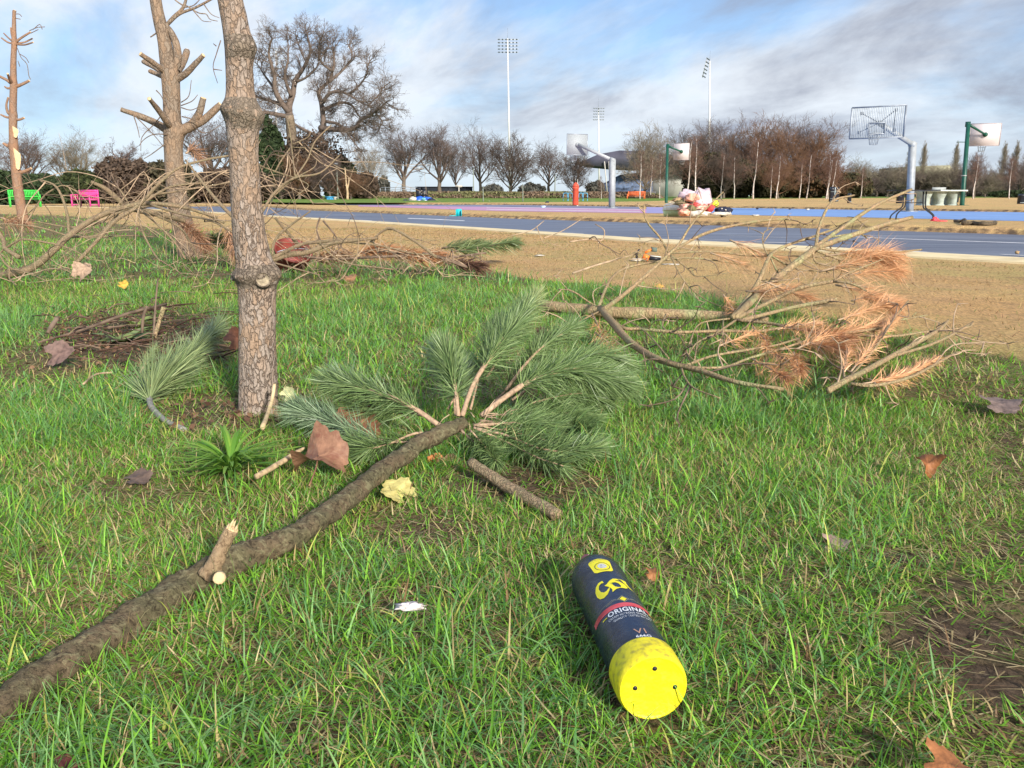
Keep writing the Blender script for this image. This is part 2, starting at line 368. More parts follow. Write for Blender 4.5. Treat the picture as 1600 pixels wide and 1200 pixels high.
zone('court_grey_purple', (.20, .21, .30), 500, 1000, .55, 1.0)
zone('court_pink', (.52, .27, .42), 560, 1010, 0, .55)
zone('court_lilac', (.32, .30, .55), 1010.0, 1050, 0, 1)
zone('court_blue', (.19, .33, .62), 1050.0, 2100, 0, 1, .10)
m = M(); xs = [760, 800, 850, 900, 950, 1000]; A = [P(x, CN(x)) for x in xs]; B = [P(x, CF(x)) for x in xs]
for f_ in (.12, .42): m.sheet([a.lerp(b, f_)+Vector((0, 0, .010)) for a, b in zip(A, B)], [a.lerp(b, f_+.05)+Vector((0, 0, .010)) for a, b in zip(A, B)])
tag(m.build('court_markings', WP), kind='structure')
# distant paved path in front of the trees on the right and the kerb line on the left
m = M(); PM = mat('grey_path', (.34, .31, .28), .9, scale=1)
m.sheet([P(x, 315.6+(x-600)*.001, .145) for x in (600, 800, 1000)], [P(x, 314.6+(x-600)*.001, .145) for x in (600, 800, 1000)])
m.sheet([P(x, 312.6, .145) for x in (1330, 1400, 1480)], [P(x, 311.6, .145) for x in (1330, 1400, 1480)])
tag(m.build('path', PM), kind='structure')
# ================================================================ GRASS
GRASS = bpy.data.materials.new('grass_blades'); GRASS.use_nodes = True; t = GRASS.node_tree; t.nodes.clear()
o_ = N(t, 'ShaderNodeOutputMaterial'); at = N(t, 'ShaderNodeAttribute', attribute_name='Col')
pb = N(t, 'ShaderNodeBsdfPrincipled'); t.links.new(at.outputs[0], pb.inputs['Base Color']); pb.inputs['Roughness'].default_value = .5; pb.inputs['Specular IOR Level'].default_value = .28
tr = N(t, 'ShaderNodeBsdfTranslucent'); t.links.new(at.outputs[0], tr.inputs[0])
ms = N(t, 'ShaderNodeMixShader'); ms.inputs[0].default_value = .33; t.links.new(pb.outputs[0], ms.inputs[1]); t.links.new(tr.outputs[0], ms.inputs[2]); t.links.new(ms.outputs[0], o_.inputs[0])
def vnoise(x, y, s, seed):      # cheap smooth value noise, vectorised
    r = np.random.default_rng(seed); T = r.random((64, 64))
    def one(x, y):
        xi = np.floor(x).astype(int); yi = np.floor(y).astype(int); fx = x-xi; fy = y-yi
        fx = fx*fx*(3-2*fx); fy = fy*fy*(3-2*fy)
        g = lambda a, b: T[a % 64, b % 64]
        return (g(xi, yi)*(1-fx)+g(xi+1, yi)*fx)*(1-fy)+(g(xi, yi+1)*(1-fx)+g(xi+1, yi+1)*fx)*fy
    return (one(x*s, y*s)+.5*one(x*s*2.1+7, y*s*2.1+3)+.25*one(x*s*4.3+1, y*s*4.3+9))/1.75
def blades(name, X_, Y_, L, Wd, az, lean, curl, col, z0=0.0, segs=3, parent=None, Z_=None):
    n = len(X_)
    if Z_ is None:
        Z_ = np.array([hz(a, b)*(1 if b < 6 else max(0, 1-(b-6)/4)) for a, b in zip(X_, Y_)])-.004
    k = segs; ts = np.linspace(0, 1, k+1)
    V = np.zeros((n, 2*k+1, 3)); dx, dy = np.cos(az), np.sin(az)
    ang = az+math.pi/2+rng.normal(0, .5, n); wx, wy = np.cos(ang), np.sin(ang)
    for i, t_ in enumerate(ts):
        th = lean+curl*t_
        # integrate roughly along the arc
        h = np.zeros(n); f_ = np.zeros(n)
        for q in np.linspace(0, t_, 4)[1:] if t_ > 0 else []:
            a_ = lean+curl*q; h += np.cos(a_)*t_/3; f_ += np.sin(a_)*t_/3
        px = X_+dx*f_*L; py = Y_+dy*f_*L; pz = Z_+z0+np.maximum(h*L, .002)
        w = Wd*(1-.75*t_**1.6)*.5
        if i < k:
            V[:, 2*i] = np.c_[px-wx*w, py-wy*w, pz]; V[:, 2*i+1] = np.c_[px+wx*w, py+wy*w, pz]
        else: V[:, 2*k] = np.c_[px, py, pz]
    nv = 2*k+1; base = (np.arange(n)*nv)[:, None]
    quads = np.array([[2*i, 2*i+1, 2*i+3, 2*i+2] for i in range(k-1)])
    Q = (base[:, :, None]+quads[None]).reshape(-1, 4); T = (base+np.array([2*k-2, 2*k-1, 2*k])[None]).reshape(-1, 3)
    me = bpy.data.meshes.new(name); me.vertices.add(n*nv); me.vertices.foreach_set('co', V.astype(np.float32).ravel())
    loops = np.concatenate([Q.ravel(), T.ravel()]); me.loops.add(len(loops)); me.loops.foreach_set('vertex_index', loops)
    tot = np.concatenate([np.full(len(Q), 4), np.full(len(T), 3)]); me.polygons.add(len(tot))
    me.polygons.foreach_set('loop_start', np.concatenate(([0], np.cumsum(tot)[:-1]))); me.polygons.foreach_set('loop_total', tot)
    me.polygons.foreach_set('use_smooth', np.ones(len(tot), bool))
    c = np.repeat(col[:, None, :], nv, 1); ca = me.color_attributes.new('Col', 'FLOAT_COLOR', 'POINT')
    ca.data.foreach_set('color', np.concatenate([c, np.ones((n, nv, 1))], 2).astype(np.float32).ravel())
    me.update(calc_edges=True); me.materials.append(GRASS)
    return link(name, me, parent)
def lerp3(a, b, t): return np.array(a)[None]*(1-t[:, None])+np.array(b)[None]*t[:, None]
def scatter(n, y0, y1, margin=1.35, pw=1.0):
    # uniform per area over the view wedge
    Yv = np.sqrt(rng.random(n)*(y1*y1-y0*y0)+y0*y0); U = (rng.random(n)*2-1)*.62*margin*1.02
    return (Yv+.9)*U, Yv
OCC = []     # discs (x, y, r) kept clear of tall grass: filled before this by the bottle etc.
def lawn(name, n, y0, y1, Lm, Wm, tuft=6, segs=3, seed=1):
    nt_ = n//tuft; tx, ty = scatter(nt_, y0, y1)
    x = np.repeat(tx, tuft)+rng.normal(0, .011, nt_*tuft); y = np.repeat(ty, tuft)+rng.normal(0, .011, nt_*tuft)
    ta = np.repeat(rng.random(nt_)*6.28, tuft)
    px, py = proj(x, y, 0)
    mud = mudf(px, py); dry = dryf(px, py)
    nv1 = vnoise(x+50, y+50, 1.7, 3); nv2 = vnoise(x+50, y+50, 5.5, 4); nv3 = vnoise(x+50, y+50, .9, 5)
    worn = np.clip((px-1380)/220, 0, 1)*np.clip((py-520)/60, 0, 1)
    thin = np.clip(np.clip((.50-nv1)/.2, 0, 1)*.30+np.clip((.40-nv2)/.15, 0, 1)*.22, 0, .8)*np.clip((9-y)/4, 0, 1)
    keep = rng.random(len(x)) < np.clip(1-mud*1.15-thin, .04, 1)*(1-dry)**1.5*(1-.25*worn)
    for (ox, oy, r_) in OCC: keep &= (x-ox)**2+(y-oy)**2 > r_*r_
    x, y, ta, mud, nv1, nv2, nv3, worn, px, py = [a[keep] for a in (x, y, ta, mud, nv1, nv2, nv3, worn, px, py)]
    k = len(x); r = rng.random(k)
    lush = np.clip((nv1-.38)/.3, 0, 1)*(1-worn)*(1-mud)
    tu = np.clip((nv2-.46)/.18, 0, 1); L = Lm*(.40+.50*rng.random(k)+(.55*lush+.95*tu)*rng.random(k))*(1-.5*worn)*(1-.45*mud); L *= np.where(rng.random(k) < .05, 1.7, 1)
    Wd = Wm*(.45+1.0*rng.random(k)**1.5); az = ta+rng.normal(0, 1.0, k)+ (nv3-.5)*4
    lean = np.abs(rng.normal(.58, .42, k))+.35*worn+.2*mud; curl = np.abs(rng.normal(1.0, .65, k))
    flat = rng.random(k) < (.20+.25*worn+.3*mud+.10*(1-lush)); lean = np.where(flat, 1.2+.25*rng.random(k), lean); curl = np.where(flat, .25*rng.random(k), curl)
    g1 = lerp3((.075, .21, .020), (.27, .56, .06), rng.random(k)**1.2)
    g2 = lerp3((.075, .22, .06), (.27, .47, .16), rng.random(k))
    st = lerp3((.36, .27, .12), (.62, .50, .25), rng.random(k)); br = lerp3((.17, .09, .045), (.30, .18, .09), rng.random(k)); yg = lerp3((.28, .36, .06), (.52, .52, .13), rng.random(k))
    c = np.where((rng.random(k) < .48+.9*(nv1-.5))[:, None], g2, g1)
    c = np.where((rng.random(k) < .05+.40*worn+.10*(1-lush))[:, None], yg, c)
    pd = .055+.26*worn+.35*mud+.06*(1-lush); q = rng.random(k)
    c = np.where((q < pd)[:, None], st, c); c = np.where((q < pd*.35)[:, None], br, c); c = np.where((flat & (rng.random(k) < .55))[:, None], np.where((rng.random(k) < .6)[:, None], st, br), c)
    c = c*(.88+.42*rng.random(k))[:, None]
    return blades(name, x, y, L, Wd, az, lean, curl, c, segs=segs)
# ================================================================ BARK
def bark(name, a, b, dark, sx=26, sz=9, crack=.9, coord='Object', patch=None):
    m = bpy.data.materials.new(name); m.use_nodes = True; t = m.node_tree; pb = t.nodes['Principled BSDF']; pb.inputs['Roughness'].default_value = .9; pb.inputs['Specular IOR Level'].default_value = .2
    tc = N(t, 'ShaderNodeTexCoord'); 
    def mapp(s):
        mp = N(t, 'ShaderNodeMapping'); t.links.new(tc.outputs[coord], mp.inputs[0]); mp.inputs['Scale'].default_value = s; return mp.outputs[0]
    wn = N(t, 'ShaderNodeTexNoise'); t.links.new(mapp((sx*.7, sx*.7, sz*.9)), wn.inputs[0]); wn.inputs['Scale'].default_value = 1.2; wn.inputs['Detail'].default_value = 4
    vadd = N(t, 'ShaderNodeVectorMath', operation='ADD'); vs = N(t, 'ShaderNodeVectorMath', operation='SCALE'); t.links.new(wn.outputs[1], vs.inputs[0]); vs.inputs['Scale'].default_value = 2.4
    t.links.new(mapp((sx, sx, sz)), vadd.inputs[0]); t.links.new(vs.outputs[0], vadd.inputs[1])
    v = N(t, 'ShaderNodeTexVoronoi', feature='DISTANCE_TO_EDGE'); t.links.new(vadd.outputs[0], v.inputs['Vector']); v.inputs['Scale'].default_value = 1.0
    v2 = N(t, 'ShaderNodeTexVoronoi'); t.links.new(vadd.outputs[0], v2.inputs['Vector']); v2.inputs['Scale'].default_value = 1.0
    n = N(t, 'ShaderNodeTexNoise'); t.links.new(mapp((sx*2.2, sx*2.2, sz*3)), n.inputs[0]); n.inputs['Scale'].default_value = 1.5; n.inputs['Detail'].default_value = 8; n.inputs['Roughness'].default_value = .7
    n3 = N(t, 'ShaderNodeTexNoise'); t.links.new(mapp((7, 7, 4)), n3.inputs[0]); n3.inputs['Scale'].default_value = 1; n3.inputs['Detail'].default_value = 4
    sc = N(t, 'ShaderNodeSeparateColor'); t.links.new(v2.outputs['Color'], sc.inputs[0])
    f = math_n(t, 'ADD', math_n(t, 'MULTIPLY', sc.outputs[0], .5), math_n(t, 'SUBTRACT', n3.outputs[0], .25))
    c = mix(t, ramp(t, [(.25, 0), (.75, 1)], f), a, b)
    c = mix(t, ramp(t, [(.3, .6), (.62, 0)], n.outputs[0]), c, dark)
    c = mix(t, ramp(t, [(.62, 0), (.8, .5)], n.outputs[0]), c, tuple(min(1, x*1.6) for x in a))
    fis = math_n(t, 'MULTIPLY', ramp(t, [(.0, crack), (.04, crack*.5), (.09, 0)], v.outputs['Distance']), ramp(t, [(.40, .12), (.58, 1)], n3.outputs[0]))
    c = mix(t, fis, c, dark)
    if patch: c = mix(t, ramp(t, [(.60, 0), (.68, .8)], n3.outputs[0]), c, patch)
    t.links.new(c, pb.inputs['Base Color'])
    h = math_n(t, 'ADD', ramp(t, [(0, 0), (.16, 1)], v.outputs['Distance']), math_n(t, 'MULTIPLY', n.outputs[0], .8))
    bn = N(t, 'ShaderNodeBump'); bn.inputs['Strength'].default_value = .8; bn.inputs['Distance'].default_value = .006; t.links.new(h, bn.inputs['Height']); t.links.new(bn.outputs[0], pb.inputs['Normal'])
    return m
PINE = bark('scaly_pine_bark', (.43, .30, .205), (.42, .35, .295), (.10, .07, .052), 70, 30, 1.0)
PINE2 = bark('young_pine_bark', (.34, .235, .155), (.29, .235, .18), (.09, .06, .042), 30, 12, .9)
PINE3 = bark('orange_pine_bark', (.36, .21, .13), (.30, .21, .155), (.15, .08, .05), 14, 7, .4)
BRANCH = bark('lichened_branch_bark', (.25, .20, .125), (.20, .18, .10), (.07, .052, .034), 170, 120, .35, patch=(.44, .40, .28))
def rough_bark(name, a, b, dark, fleck, lichen, s=60):
    m = bpy.data.materials.new(name); m.use_nodes = True; t = m.node_tree; pb = t.nodes['Principled BSDF']; pb.inputs['Roughness'].default_value = .9; pb.inputs['Specular IOR Level'].default_value = .2
    tc = N(t, 'ShaderNodeTexCoord')
    def nn(sc, d, r=.6, dist=0.0):
        n = N(t, 'ShaderNodeTexNoise'); t.links.new(tc.outputs['Object'], n.inputs[0]); n.inputs['Scale'].default_value = sc; n.inputs['Detail'].default_value = d; n.inputs['Roughness'].default_value = r; n.inputs['Distortion'].default_value = dist; return n.outputs[0]
    n1, n2, n3, n4 = nn(s, 10, .72, .6), nn(s*.16, 5), nn(s*1.7, 6, .7), nn(s*.45, 8, .65, 1.0)
    c = mix(t, ramp(t, [(.42, 0), (.58, 1)], n2), a, b); c = mix(t, ramp(t, [(.38, .9), (.52, 0)], n1), c, dark); c = mix(t, ramp(t, [(.53, 0), (.62, .75)], n4), c, lichen); c = mix(t, ramp(t, [(.64, 0), (.70, .9)], n3), c, fleck)
    t.links.new(c, pb.inputs['Base Color']); bn = N(t, 'ShaderNodeBump'); bn.inputs['Strength'].default_value = 1.0; bn.inputs['Distance'].default_value = .006
    t.links.new(math_n(t, 'ADD', n1, math_n(t, 'MULTIPLY', n4, .8)), bn.inputs['Height']); t.links.new(bn.outputs[0], pb.inputs['Normal']); return m
BRANCH = rough_bark('lichened_branch_bark', (.17, .128, .078), (.14, .125, .07), (.035, .026, .016), (.48, .36, .22), (.27, .245, .14), 130)
BRANCH2 = bark('brown_branch_bark', (.42, .30, .19), (.36, .30, .18), (.12, .08, .05), 90, 50, .4)
DEAD = bark('dead_branch_bark', (.48, .33, .19), (.42, .36, .19), (.20, .13, .08), 60, 26, .4, patch=(.40, .40, .20))
KNOT = bark('grey_knot_bark', (.33, .265, .20), (.27, .22, .17), (.07, .05, .035), 75, 60)
CUT = mat('fresh_cut_wood', (.72, .53, .30), .8, var=.12, scale=60, bump=.4, bscale=150)
CUTOLD = mat('weathered_cut_wood', (.36, .30, .21), .9, var=.2, scale=90, bump=.4, bscale=200)
TWIG = mat('dry_twig', (.40, .29, .19), .85, var=.25, scale=20)
TWIGD = mat('dark_twig', (.17, .12, .085), .85, var=.25, scale=20)
def trunk_mesh(m, px, w, Y, n=40, sub=10, lump=.05, knots=(), mi=0, kmi=None, seed=0.0, freq=9, amp=.03):
    """px: list of (x, y, width) down the photo, all at ground distance Y (Y may be per-point)."""
    pts = np.array([tuple(PD(a, b, Y)) for a, b, c in px]); rad = np.array([c/2/F*float(depth(p))*.97 for (a, b, c), p in zip(px, pts)])
    S = smoothpath(pts, sub); Rr = smoothpath(np.c_[rad, rad, rad], sub)[:, 0]
    k = len(S); V = np.zeros((k, n, 3)); an = np.arange(n)*2*math.pi/n; mis = []
    for i in range(k):
        for j in range(n):
            d = Vector((math.cos(an[j]), math.sin(an[j]), 0)); p = Vector(S[i]); r = Rr[i]
            q = p*freq+d*2.2+Vector((seed, 0, 0)); r *= 1+lump*noise.noise(q*.6)+amp*noise.noise(q*3.1)+amp*.6*noise.noise(q*7)
            for (kx, ky, dirx, s, hgt) in knots:      # lumps: photo centre, facing angle, strength, height px
                zc = PD(kx, ky, Y).z; dz = (p.z-zc)/(hgt/F*Y)
                if abs(dz) < 2: r += s*Rr[i]*math.exp(-dz*dz*2.2)*max(0, .35+.65*math.cos(an[j]-dirx))*(1+.35*noise.noise(q*2.2))
            V[i, j] = (p.x+d.x*r, p.y+d.y*r, p.z)
    f = [(i*n+j, i*n+(j+1) % n, (i+1)*n+(j+1) % n, (i+1)*n+j) for i in range(k-1) for j in range(n)]
    f = [q[::-1] for q in f]+[tuple(range(n)), tuple((k-1)*n+j for j in range(n))[::-1]]
    m.add(V.reshape(-1, 3), f, mi)
    if kmi is not None:
        zz = V[:, :, 2].mean(1); base = len(m.mi)-len(f)
        for i in range(k-1):
            for (kx, ky, dirx, s, hgt) in knots:
                if s > .1 and abs((zz[i]-PD(kx, ky, Y).z)/(hgt/F*Y)) < .75:
                    for j in range(n):
                        if math.cos(an[j]-dirx) > -.2 and noise.noise(Vector((i*.35, j*.35, 3))) > -.35-.3*0: m.mi[base+i*n+j] = kmi
def pxr(w, Y): return w/2/F*Y*1.0
def stub(m, pts, w0, w1, Y0, Y1, n=10, mi=0, cut=1, jit=.15, capmi=None):
    """cut branch traced from the photo; its end is a flat pale cut."""
    k = len(pts); P3 = [PD(a, b, Y0+(Y1-Y0)*i/(k-1)) for i, (a, b) in enumerate(pts)]
    S = smoothpath(P3, 4); rr = np.linspace(pxr(w0, Y0), pxr(w1, Y1), len(S)); m.tube(S, rr, n, mi, cap=False, jit=jit, seed=pts[0][0])
    d = S[-1]-S[-2]; d /= np.linalg.norm(d); e = S[-1]
    m.tube([e-d*.003, e+d*rr[-1]*.05, e+d*rr[-1]*.12], [rr[-1]*1.0, rr[-1]*.93, rr[-1]*.6], n, cut)
# ---- tree in the foreground
o = thing('pine_tree', 'nearest pine trunk with flaking pinkish bark and swollen grey knots, in foreground grass', 'tree', P(403, 642))
Y1 = P(403, 642).y
m = M()
prof = [(338, -260, 38), (348, -120, 39), (357, -20, 40), (366, 30, 42), (372, 70, 43), (374, 110, 42), (376, 145, 44), (378, 175, 49), (379, 205, 50), (381, 250, 47), (384, 300, 48), (388, 350, 51), (395, 395, 55), (401, 430, 60), (402, 475, 58), (402, 520, 58), (403, 575, 60), (403, 620, 60), (403, 646, 64), (403, 665, 74)]
kn = [(385, 74, -.5, .40, 22), (378, 170, -1.4, .30, 22), (404, 184, -.2, .36, 20), (348, 172, 3.5, .20, 18), (401, 432, -1.4, .16, 20), (436, 425, -.2, .26, 18), (366, 430, 3.5, .24, 12)]
trunk_mesh(m, prof, None, Y1, 56, 14, .05, kn, 0, 1, amp=.028)
m.build('trunk', [PINE, KNOT], o, True)
def scar(px, py, r, face, Y, name='branch_scar', ma=CUTOLD):
    m = M(); c = Vector(PD(px, py, Y)); d = Vector(face).normalized(); rr = r/F*Y
    rot = d.to_track_quat('Z', 'Y').to_matrix()
    m.lathe([(rr*1.35, -.02), (rr*1.38, -.002), (rr*1.2, .004), (rr*1.02, .003), (rr*.9, -.001), (rr*.5, .001), (.0005, .0015)], 20, 1, c, rot)
    m.mi = [1 if i < 3*20 else 0 for i in range(len(m.mi))]; m.mi[-2:] = [1, 0]
    m.build(name, [ma, KNOT], o, True)
rT = pxr(60, Y1)
scar(411, 437, 9.5, (.25, -1, -.05), Y1-rT*1.13); scar(365, 431, 6, (-.8, -.6, .25), Y1-rT*.35)
# ---- second tree, in the middle distance, pruned to stubs
Y2 = 8.3
o2 = thing('pine_tree', 'pruned pine with two whorls of sawn stubs, rising out of the branch pile', 'tree', PD(300, 405, Y2))
m = M()
trunk_mesh(m, [(228, -140, 16), (235, -60, 17), (243, 0, 18), (250, 35, 19.5), (257, 65, 21), (262, 95, 24), (266, 120, 28), (268, 150, 27), (269, 185, 27), (271, 212, 31), (271, 235, 29), (273, 270, 30), (277, 310, 31), (285, 350, 33), (296, 390, 36), (300, 412, 44)], None, Y2, 28, 6, .05,
           [(268, 115, 0, .10, 12), (272, 205, 0, .16, 14)], 0, None, 3.0, 3, .03)
m.build('trunk', [PINE2, CUT], o2, True)
def stubs(o, L, Y, name='stub', mats=None):
    for pts, w0, w1, dy in L:
        m = M(); stub(m, pts, w0, w1, Y, Y+dy); m.build(name, mats or [PINE2, CUT], o, True)
stubs(o2, [([(262, 116), (245, 102), (219, 84)], 9, 6.5, -.25), ([(262, 118), (246, 108), (224, 96)], 8, 6.5, .25), ([(262, 122), (248, 117), (234, 111)], 8, 6, .1),
           ([(276, 112), (286, 98), (292, 80)], 11, 9, .35), ([(274, 125), (290, 115), (305, 100), (318, 86)], 11, 6.5, -.1),
           ([(266, 207), (245, 193), (215, 180), (189, 171)], 13, 6.5, -.1), ([(268, 202), (260, 190), (246, 170), (233, 154)], 11, 6, -.45),
           ([(276, 208), (300, 196), (320, 186), (345, 163)], 17, 9, .0), ([(296, 198), (310, 180), (318, 153)], 13, 9, -.05),
           ], Y2)
m = M(); S = smoothpath([PD(*q, Y2) for q in [(270, 112), (277, 95), (276, 72), (268, 52), (259, 40)]], 5); m.tube(S, np.linspace(pxr(14, Y2), pxr(8, Y2), len(S)), 12, jit=.1)
for pts, w in [([(259, 41), (272, 26), (286, 12), (292, -10), (296, -60)], 6), ([(262, 38), (280, 22), (305, 12), (333, -3), (360, -22)], 5), ([(262, 41), (250, 48), (235, 58)], 3.5), ([(288, 10), (272, -2), (265, -20)], 2.5), ([(290, 8), (310, 20), (322, 22), (328, 30), (340, 33)], 2.2), ([(300, 14), (312, 28), (318, 33), (330, 34)], 1.8), ([(318, 6), (330, 22), (343, 28)], 1.8), ([(286, 12), (303, 8), (318, -8)], 2)]:
    S = smoothpath([PD(a, b, Y2) for a, b in pts], 4); m.tube(S, np.linspace(pxr(w, Y2), pxr(w*.5, Y2), len(S)), 6)
m.build('forked_limb', [PINE2], o2, True)
m = M(); rnd = random.Random(5)
for pts in [[(208, 178), (225, 195), (244, 215), (256, 230)], [(208, 178), (215, 200), (218, 215)], [(262, 210), (240, 210), (225, 218), (217, 228)], [(258, 225), (238, 240), (225, 248)], [(283, 160), (295, 150), (299, 125)], [(283, 165), (300, 158), (309, 148)], [(283, 168), (298, 172), (311, 167)], [(284, 182), (300, 186), (318, 195)], [(345, 63), (338, 85), (333, 105), (340, 130)], [(338, 72), (333, 68)], [(333, 108), (347, 110)], [(300, 196), (320, 208), (345, 196)], [(250, 183), (240, 195), (222, 214), (220, 236)], [(244, 141), (252, 150), (258, 165)]]:
    m = M(); S = smoothpath([PD(a, b, Y2-.1) for a, b in pts], 4); m.tube(S, np.linspace(pxr(1.7, Y2), pxr(.9, Y2), len(S)), 4); m.build('twig', [TWIGD], o2, True)
# ---- third tree far left
Y3 = P(38, 352).y
o3 = thing('pine_tree', 'thin pruned pine at far left with short stub whorls and torn bark patches', 'tree', P(38, 353))
m = M()
trunk_mesh(m, [(22, 17, 5), (22, 45, 6.5), (22, 70, 8), (21, 100, 9), (21, 140, 10.5), (20, 180, 11.5), (21, 220, 13), (24, 260, 14), (29, 300, 15), (35, 335, 16), (39, 356, 20)], None, Y3, 20, 5, .06, [(22, 68, 0, .25, 6), (21, 134, 0, .3, 7), (20, 183, 0, .3, 7), (20, 228, 3.1, .3, 7)], 0, None, 9, 2, .04)
m.build('trunk', [PINE3, CUT], o3, True)
stubs(o3, [([(22, 68), (12, 66), (2, 59)], 3, 2, 0), ([(22, 66), (14, 60), (6, 52)], 3, 1.8, .3), ([(22, 68), (32, 60), (48, 50)], 4, 2.5, 0), ([(23, 69), (38, 70), (52, 66)], 3, 2, -.2), ([(23, 68), (38, 66), (51, 60)], 3, 2, .2), ([(20, 62), (18, 52), (17, 43)], 3, 2.5, 0),
           ([(21, 134), (12, 126), (-3, 118)], 5, 3.5, 0), ([(20, 132), (15, 124), (12, 115)], 5, 3, -.3), ([(22, 136), (34, 132), (46, 126)], 5, 3.5, 0), ([(20, 137), (12, 138), (7, 135)], 4, 2, 0),
           ([(20, 183), (12, 175), (10, 164), (13, 152)], 4.5, 2.6, 0), ([(20, 184), (10, 183), (1, 179)], 4, 2.5, 0), ([(22, 186), (30, 187), (38, 184)], 4, 3, 0), ([(21, 229), (12, 228), (5, 224)], 6, 4, 0), ([(28, 270), (38, 268), (49, 263)], 6, 4, 0), ([(22, 20), (23, 16)], 5, 4.6, 0)], Y3, mats=[PINE3, CUT])
m = M()
for pts in [[(27, 75), (33, 90), (42, 100), (45, 118), (48, 124)], [(30, 84), (40, 90), (45, 98)], [(46, 48), (58, 43), (70, 42)], [(52, 46), (62, 38), (66, 46)], [(23, 22), (30, 22), (34, 26)], [(22, 28), (32, 30)], [(28, 95), (31, 104)], [(48, 52), (60, 46)]]:
    m = M(); S = smoothpath([PD(a, b, Y3) for a, b in pts], 3); m.tube(S, pxr(1.1, Y3), 4); m.build('twig', [TWIGD], o3)
for (x, y, rx, ry) in [(22, 206, 4, 9), (25, 248, 5, 17)]:
    m = M(); c = PD(x, y, Y3-pxr(13, Y3)*.97); a = np.arange(14)/14*6.283
    v = [(c.x+rx/F*Y3*math.cos(q)*(1+.25*math.sin(3*q)), c.y-.012*math.cos(q)**0+.07*abs(math.cos(q))**2, c.z+ry/F*Y3*math.sin(q)*(1+.2*math.cos(2*q+1))) for q in a]+[(c.x, c.y-.02, c.z)]
    m.add(v, [(i, (i+1) % 14, 14) for i in range(14)]); m.build('bark_wound', CUT, o3)
# ================================================================ BARE WINTER TREES
def tree_mesh(seed, kind):
    rd = random.Random(seed); T = M(); Cn = M()
    K = dict(round=dict(th=.20, r=.030, lim=8, el=(35, 80), L=.44, lev=5, kids=(6, 5, 5, 4), ratio=.56, wob=.22, up=.10, tw=.0011),
             oak=dict(th=.22, r=.045, lim=7, el=(25, 80), L=.40, lev=5, kids=(6, 6, 5, 4), ratio=.58, wob=.45, up=.04, tw=.0012),
             dense=dict(th=.10, r=.026, lim=11, el=(20, 85), L=.46, lev=5, kids=(7, 5, 5, 4), ratio=.55, wob=.25, up=.08, tw=.0015),
             poplar=dict(th=.08, r=.018, lim=46, el=(68, 82), L=.24, lev=4, kids=(6, 5, 3), ratio=.5, wob=.15, up=.15, tw=.0013),
             birch=dict(th=.25, r=.012, lim=16, el=(50, 76), L=.27, lev=4, kids=(6, 5, 3), ratio=.55, wob=.2, up=-.04, tw=.0010),
             gnarl=dict(th=.42, r=.045, lim=10, el=(-5, 70), L=.26, lev=5, kids=(5, 4, 4, 3), ratio=.6, wob=.8, up=.05, tw=.0016))[kind]
    h = .93 if kind in ('poplar', 'birch') else (K['th']+.18)
    n = 7; tp = [Vector((0, 0, -.01))]
    for i in range(1, n+1): tp.append(Vector((tp[-1].x+rd.gauss(0, .006), tp[-1].y+rd.gauss(0, .006), h*i/n)))
    fl = [K['r']*(1.5 if i == 0 else (1-.75*(i/n)**1.2 if kind in ('poplar', 'birch') else 1-.5*i/n)) for i in range(n+1)]
    if kind in ('round', 'dense', 'oak', 'gnarl'): fl[-1] = K['r']*.25
    T.tube(tp, fl, 9, jit=.12, seed=seed)
    def at(path, t): i = min(int(t*(len(path)-1)), len(path)-2); return path[i].lerp(path[i+1], t*(len(path)-1)-i)
    def grow(p, d, L, r, lev):
        k = 5 if lev <= 1 else 3; path = [p]; dd = d.copy()
        for i in range(k):
            dd = (dd+Vector((rd.gauss(0, 1), rd.gauss(0, 1), rd.gauss(0, .7)))*K['wob']*(.5 if lev else .35)+Vector((0, 0, K['up']))).normalized()
            path.append(path[-1]+dd*L/k)
        last = lev >= K['lev']-1
        Cn.tube(path, [max(K['tw']*.6, r*(1-.62*i/k)) for i in range(k+1)], 6 if lev == 0 else (4 if lev == 1 else 3), cap=False)
        if last: return
        nk = K['kids'][lev]
        for i in range(nk):
            t = .25+.75*(i+rd.random()*.8)/nk; t = min(t, 1)
            q = at(path, t); j = min(int(t*k), k-1); ax = (path[j+1]-path[j]).normalized()
            side = ax.cross(Vector((rd.gauss(0, 1), rd.gauss(0, 1), rd.gauss(0, 1)))).normalized()
            a = R(rd.uniform(22, 58)); nd = (ax*math.cos(a)+side*math.sin(a)).normalized()
            grow(q, nd, L*K['ratio']*rd.uniform(.75, 1.25), max(K['tw'], r*(1-.55*t)*.55), lev+1)
    for i in range(K['lim']):
        f_ = (i+rd.random())/K['lim']
        if kind in ('poplar', 'birch'):
            z = K['th']+(h-K['th'])*f_; L = K['L']*(1.05-.72*f_) if kind == 'birch' else K['L']*(.6+.8*math.sin(math.pi*min(1, f_+.15))**.7)*.7; el = R(rd.uniform(*K['el'])); r = K['r']*.30*(1.1-f_*.7)
        else:
            z = K['th']+(h-K['th'])*f_*.95; el = R(K['el'][0]+(K['el'][1]-K['el'][0])*f_+rd.uniform(-8, 8)); L = K['L']*rd.uniform(.85, 1.15)*(1.0 if f_ > .3 else .9); r = K['r']*.45
        az = i*2.4+rd.uniform(-.4, .4); p = at(tp, min(1, z/h)); grow(p, Vector((math.cos(az)*math.cos(el), math.sin(az)*math.cos(el), math.sin(el))), L, r, 0)
    a = np.concatenate(Cn.v); top = a[:, 2].max()
    for Q in (T, Cn): Q.v = [x/top for x in Q.v]
    return T.mesh('trunk', True), Cn.mesh('crown')
GREYB = mat('grey_brown_tree_bark', (.155, .125, .10), .95, var=.2, scale=3)
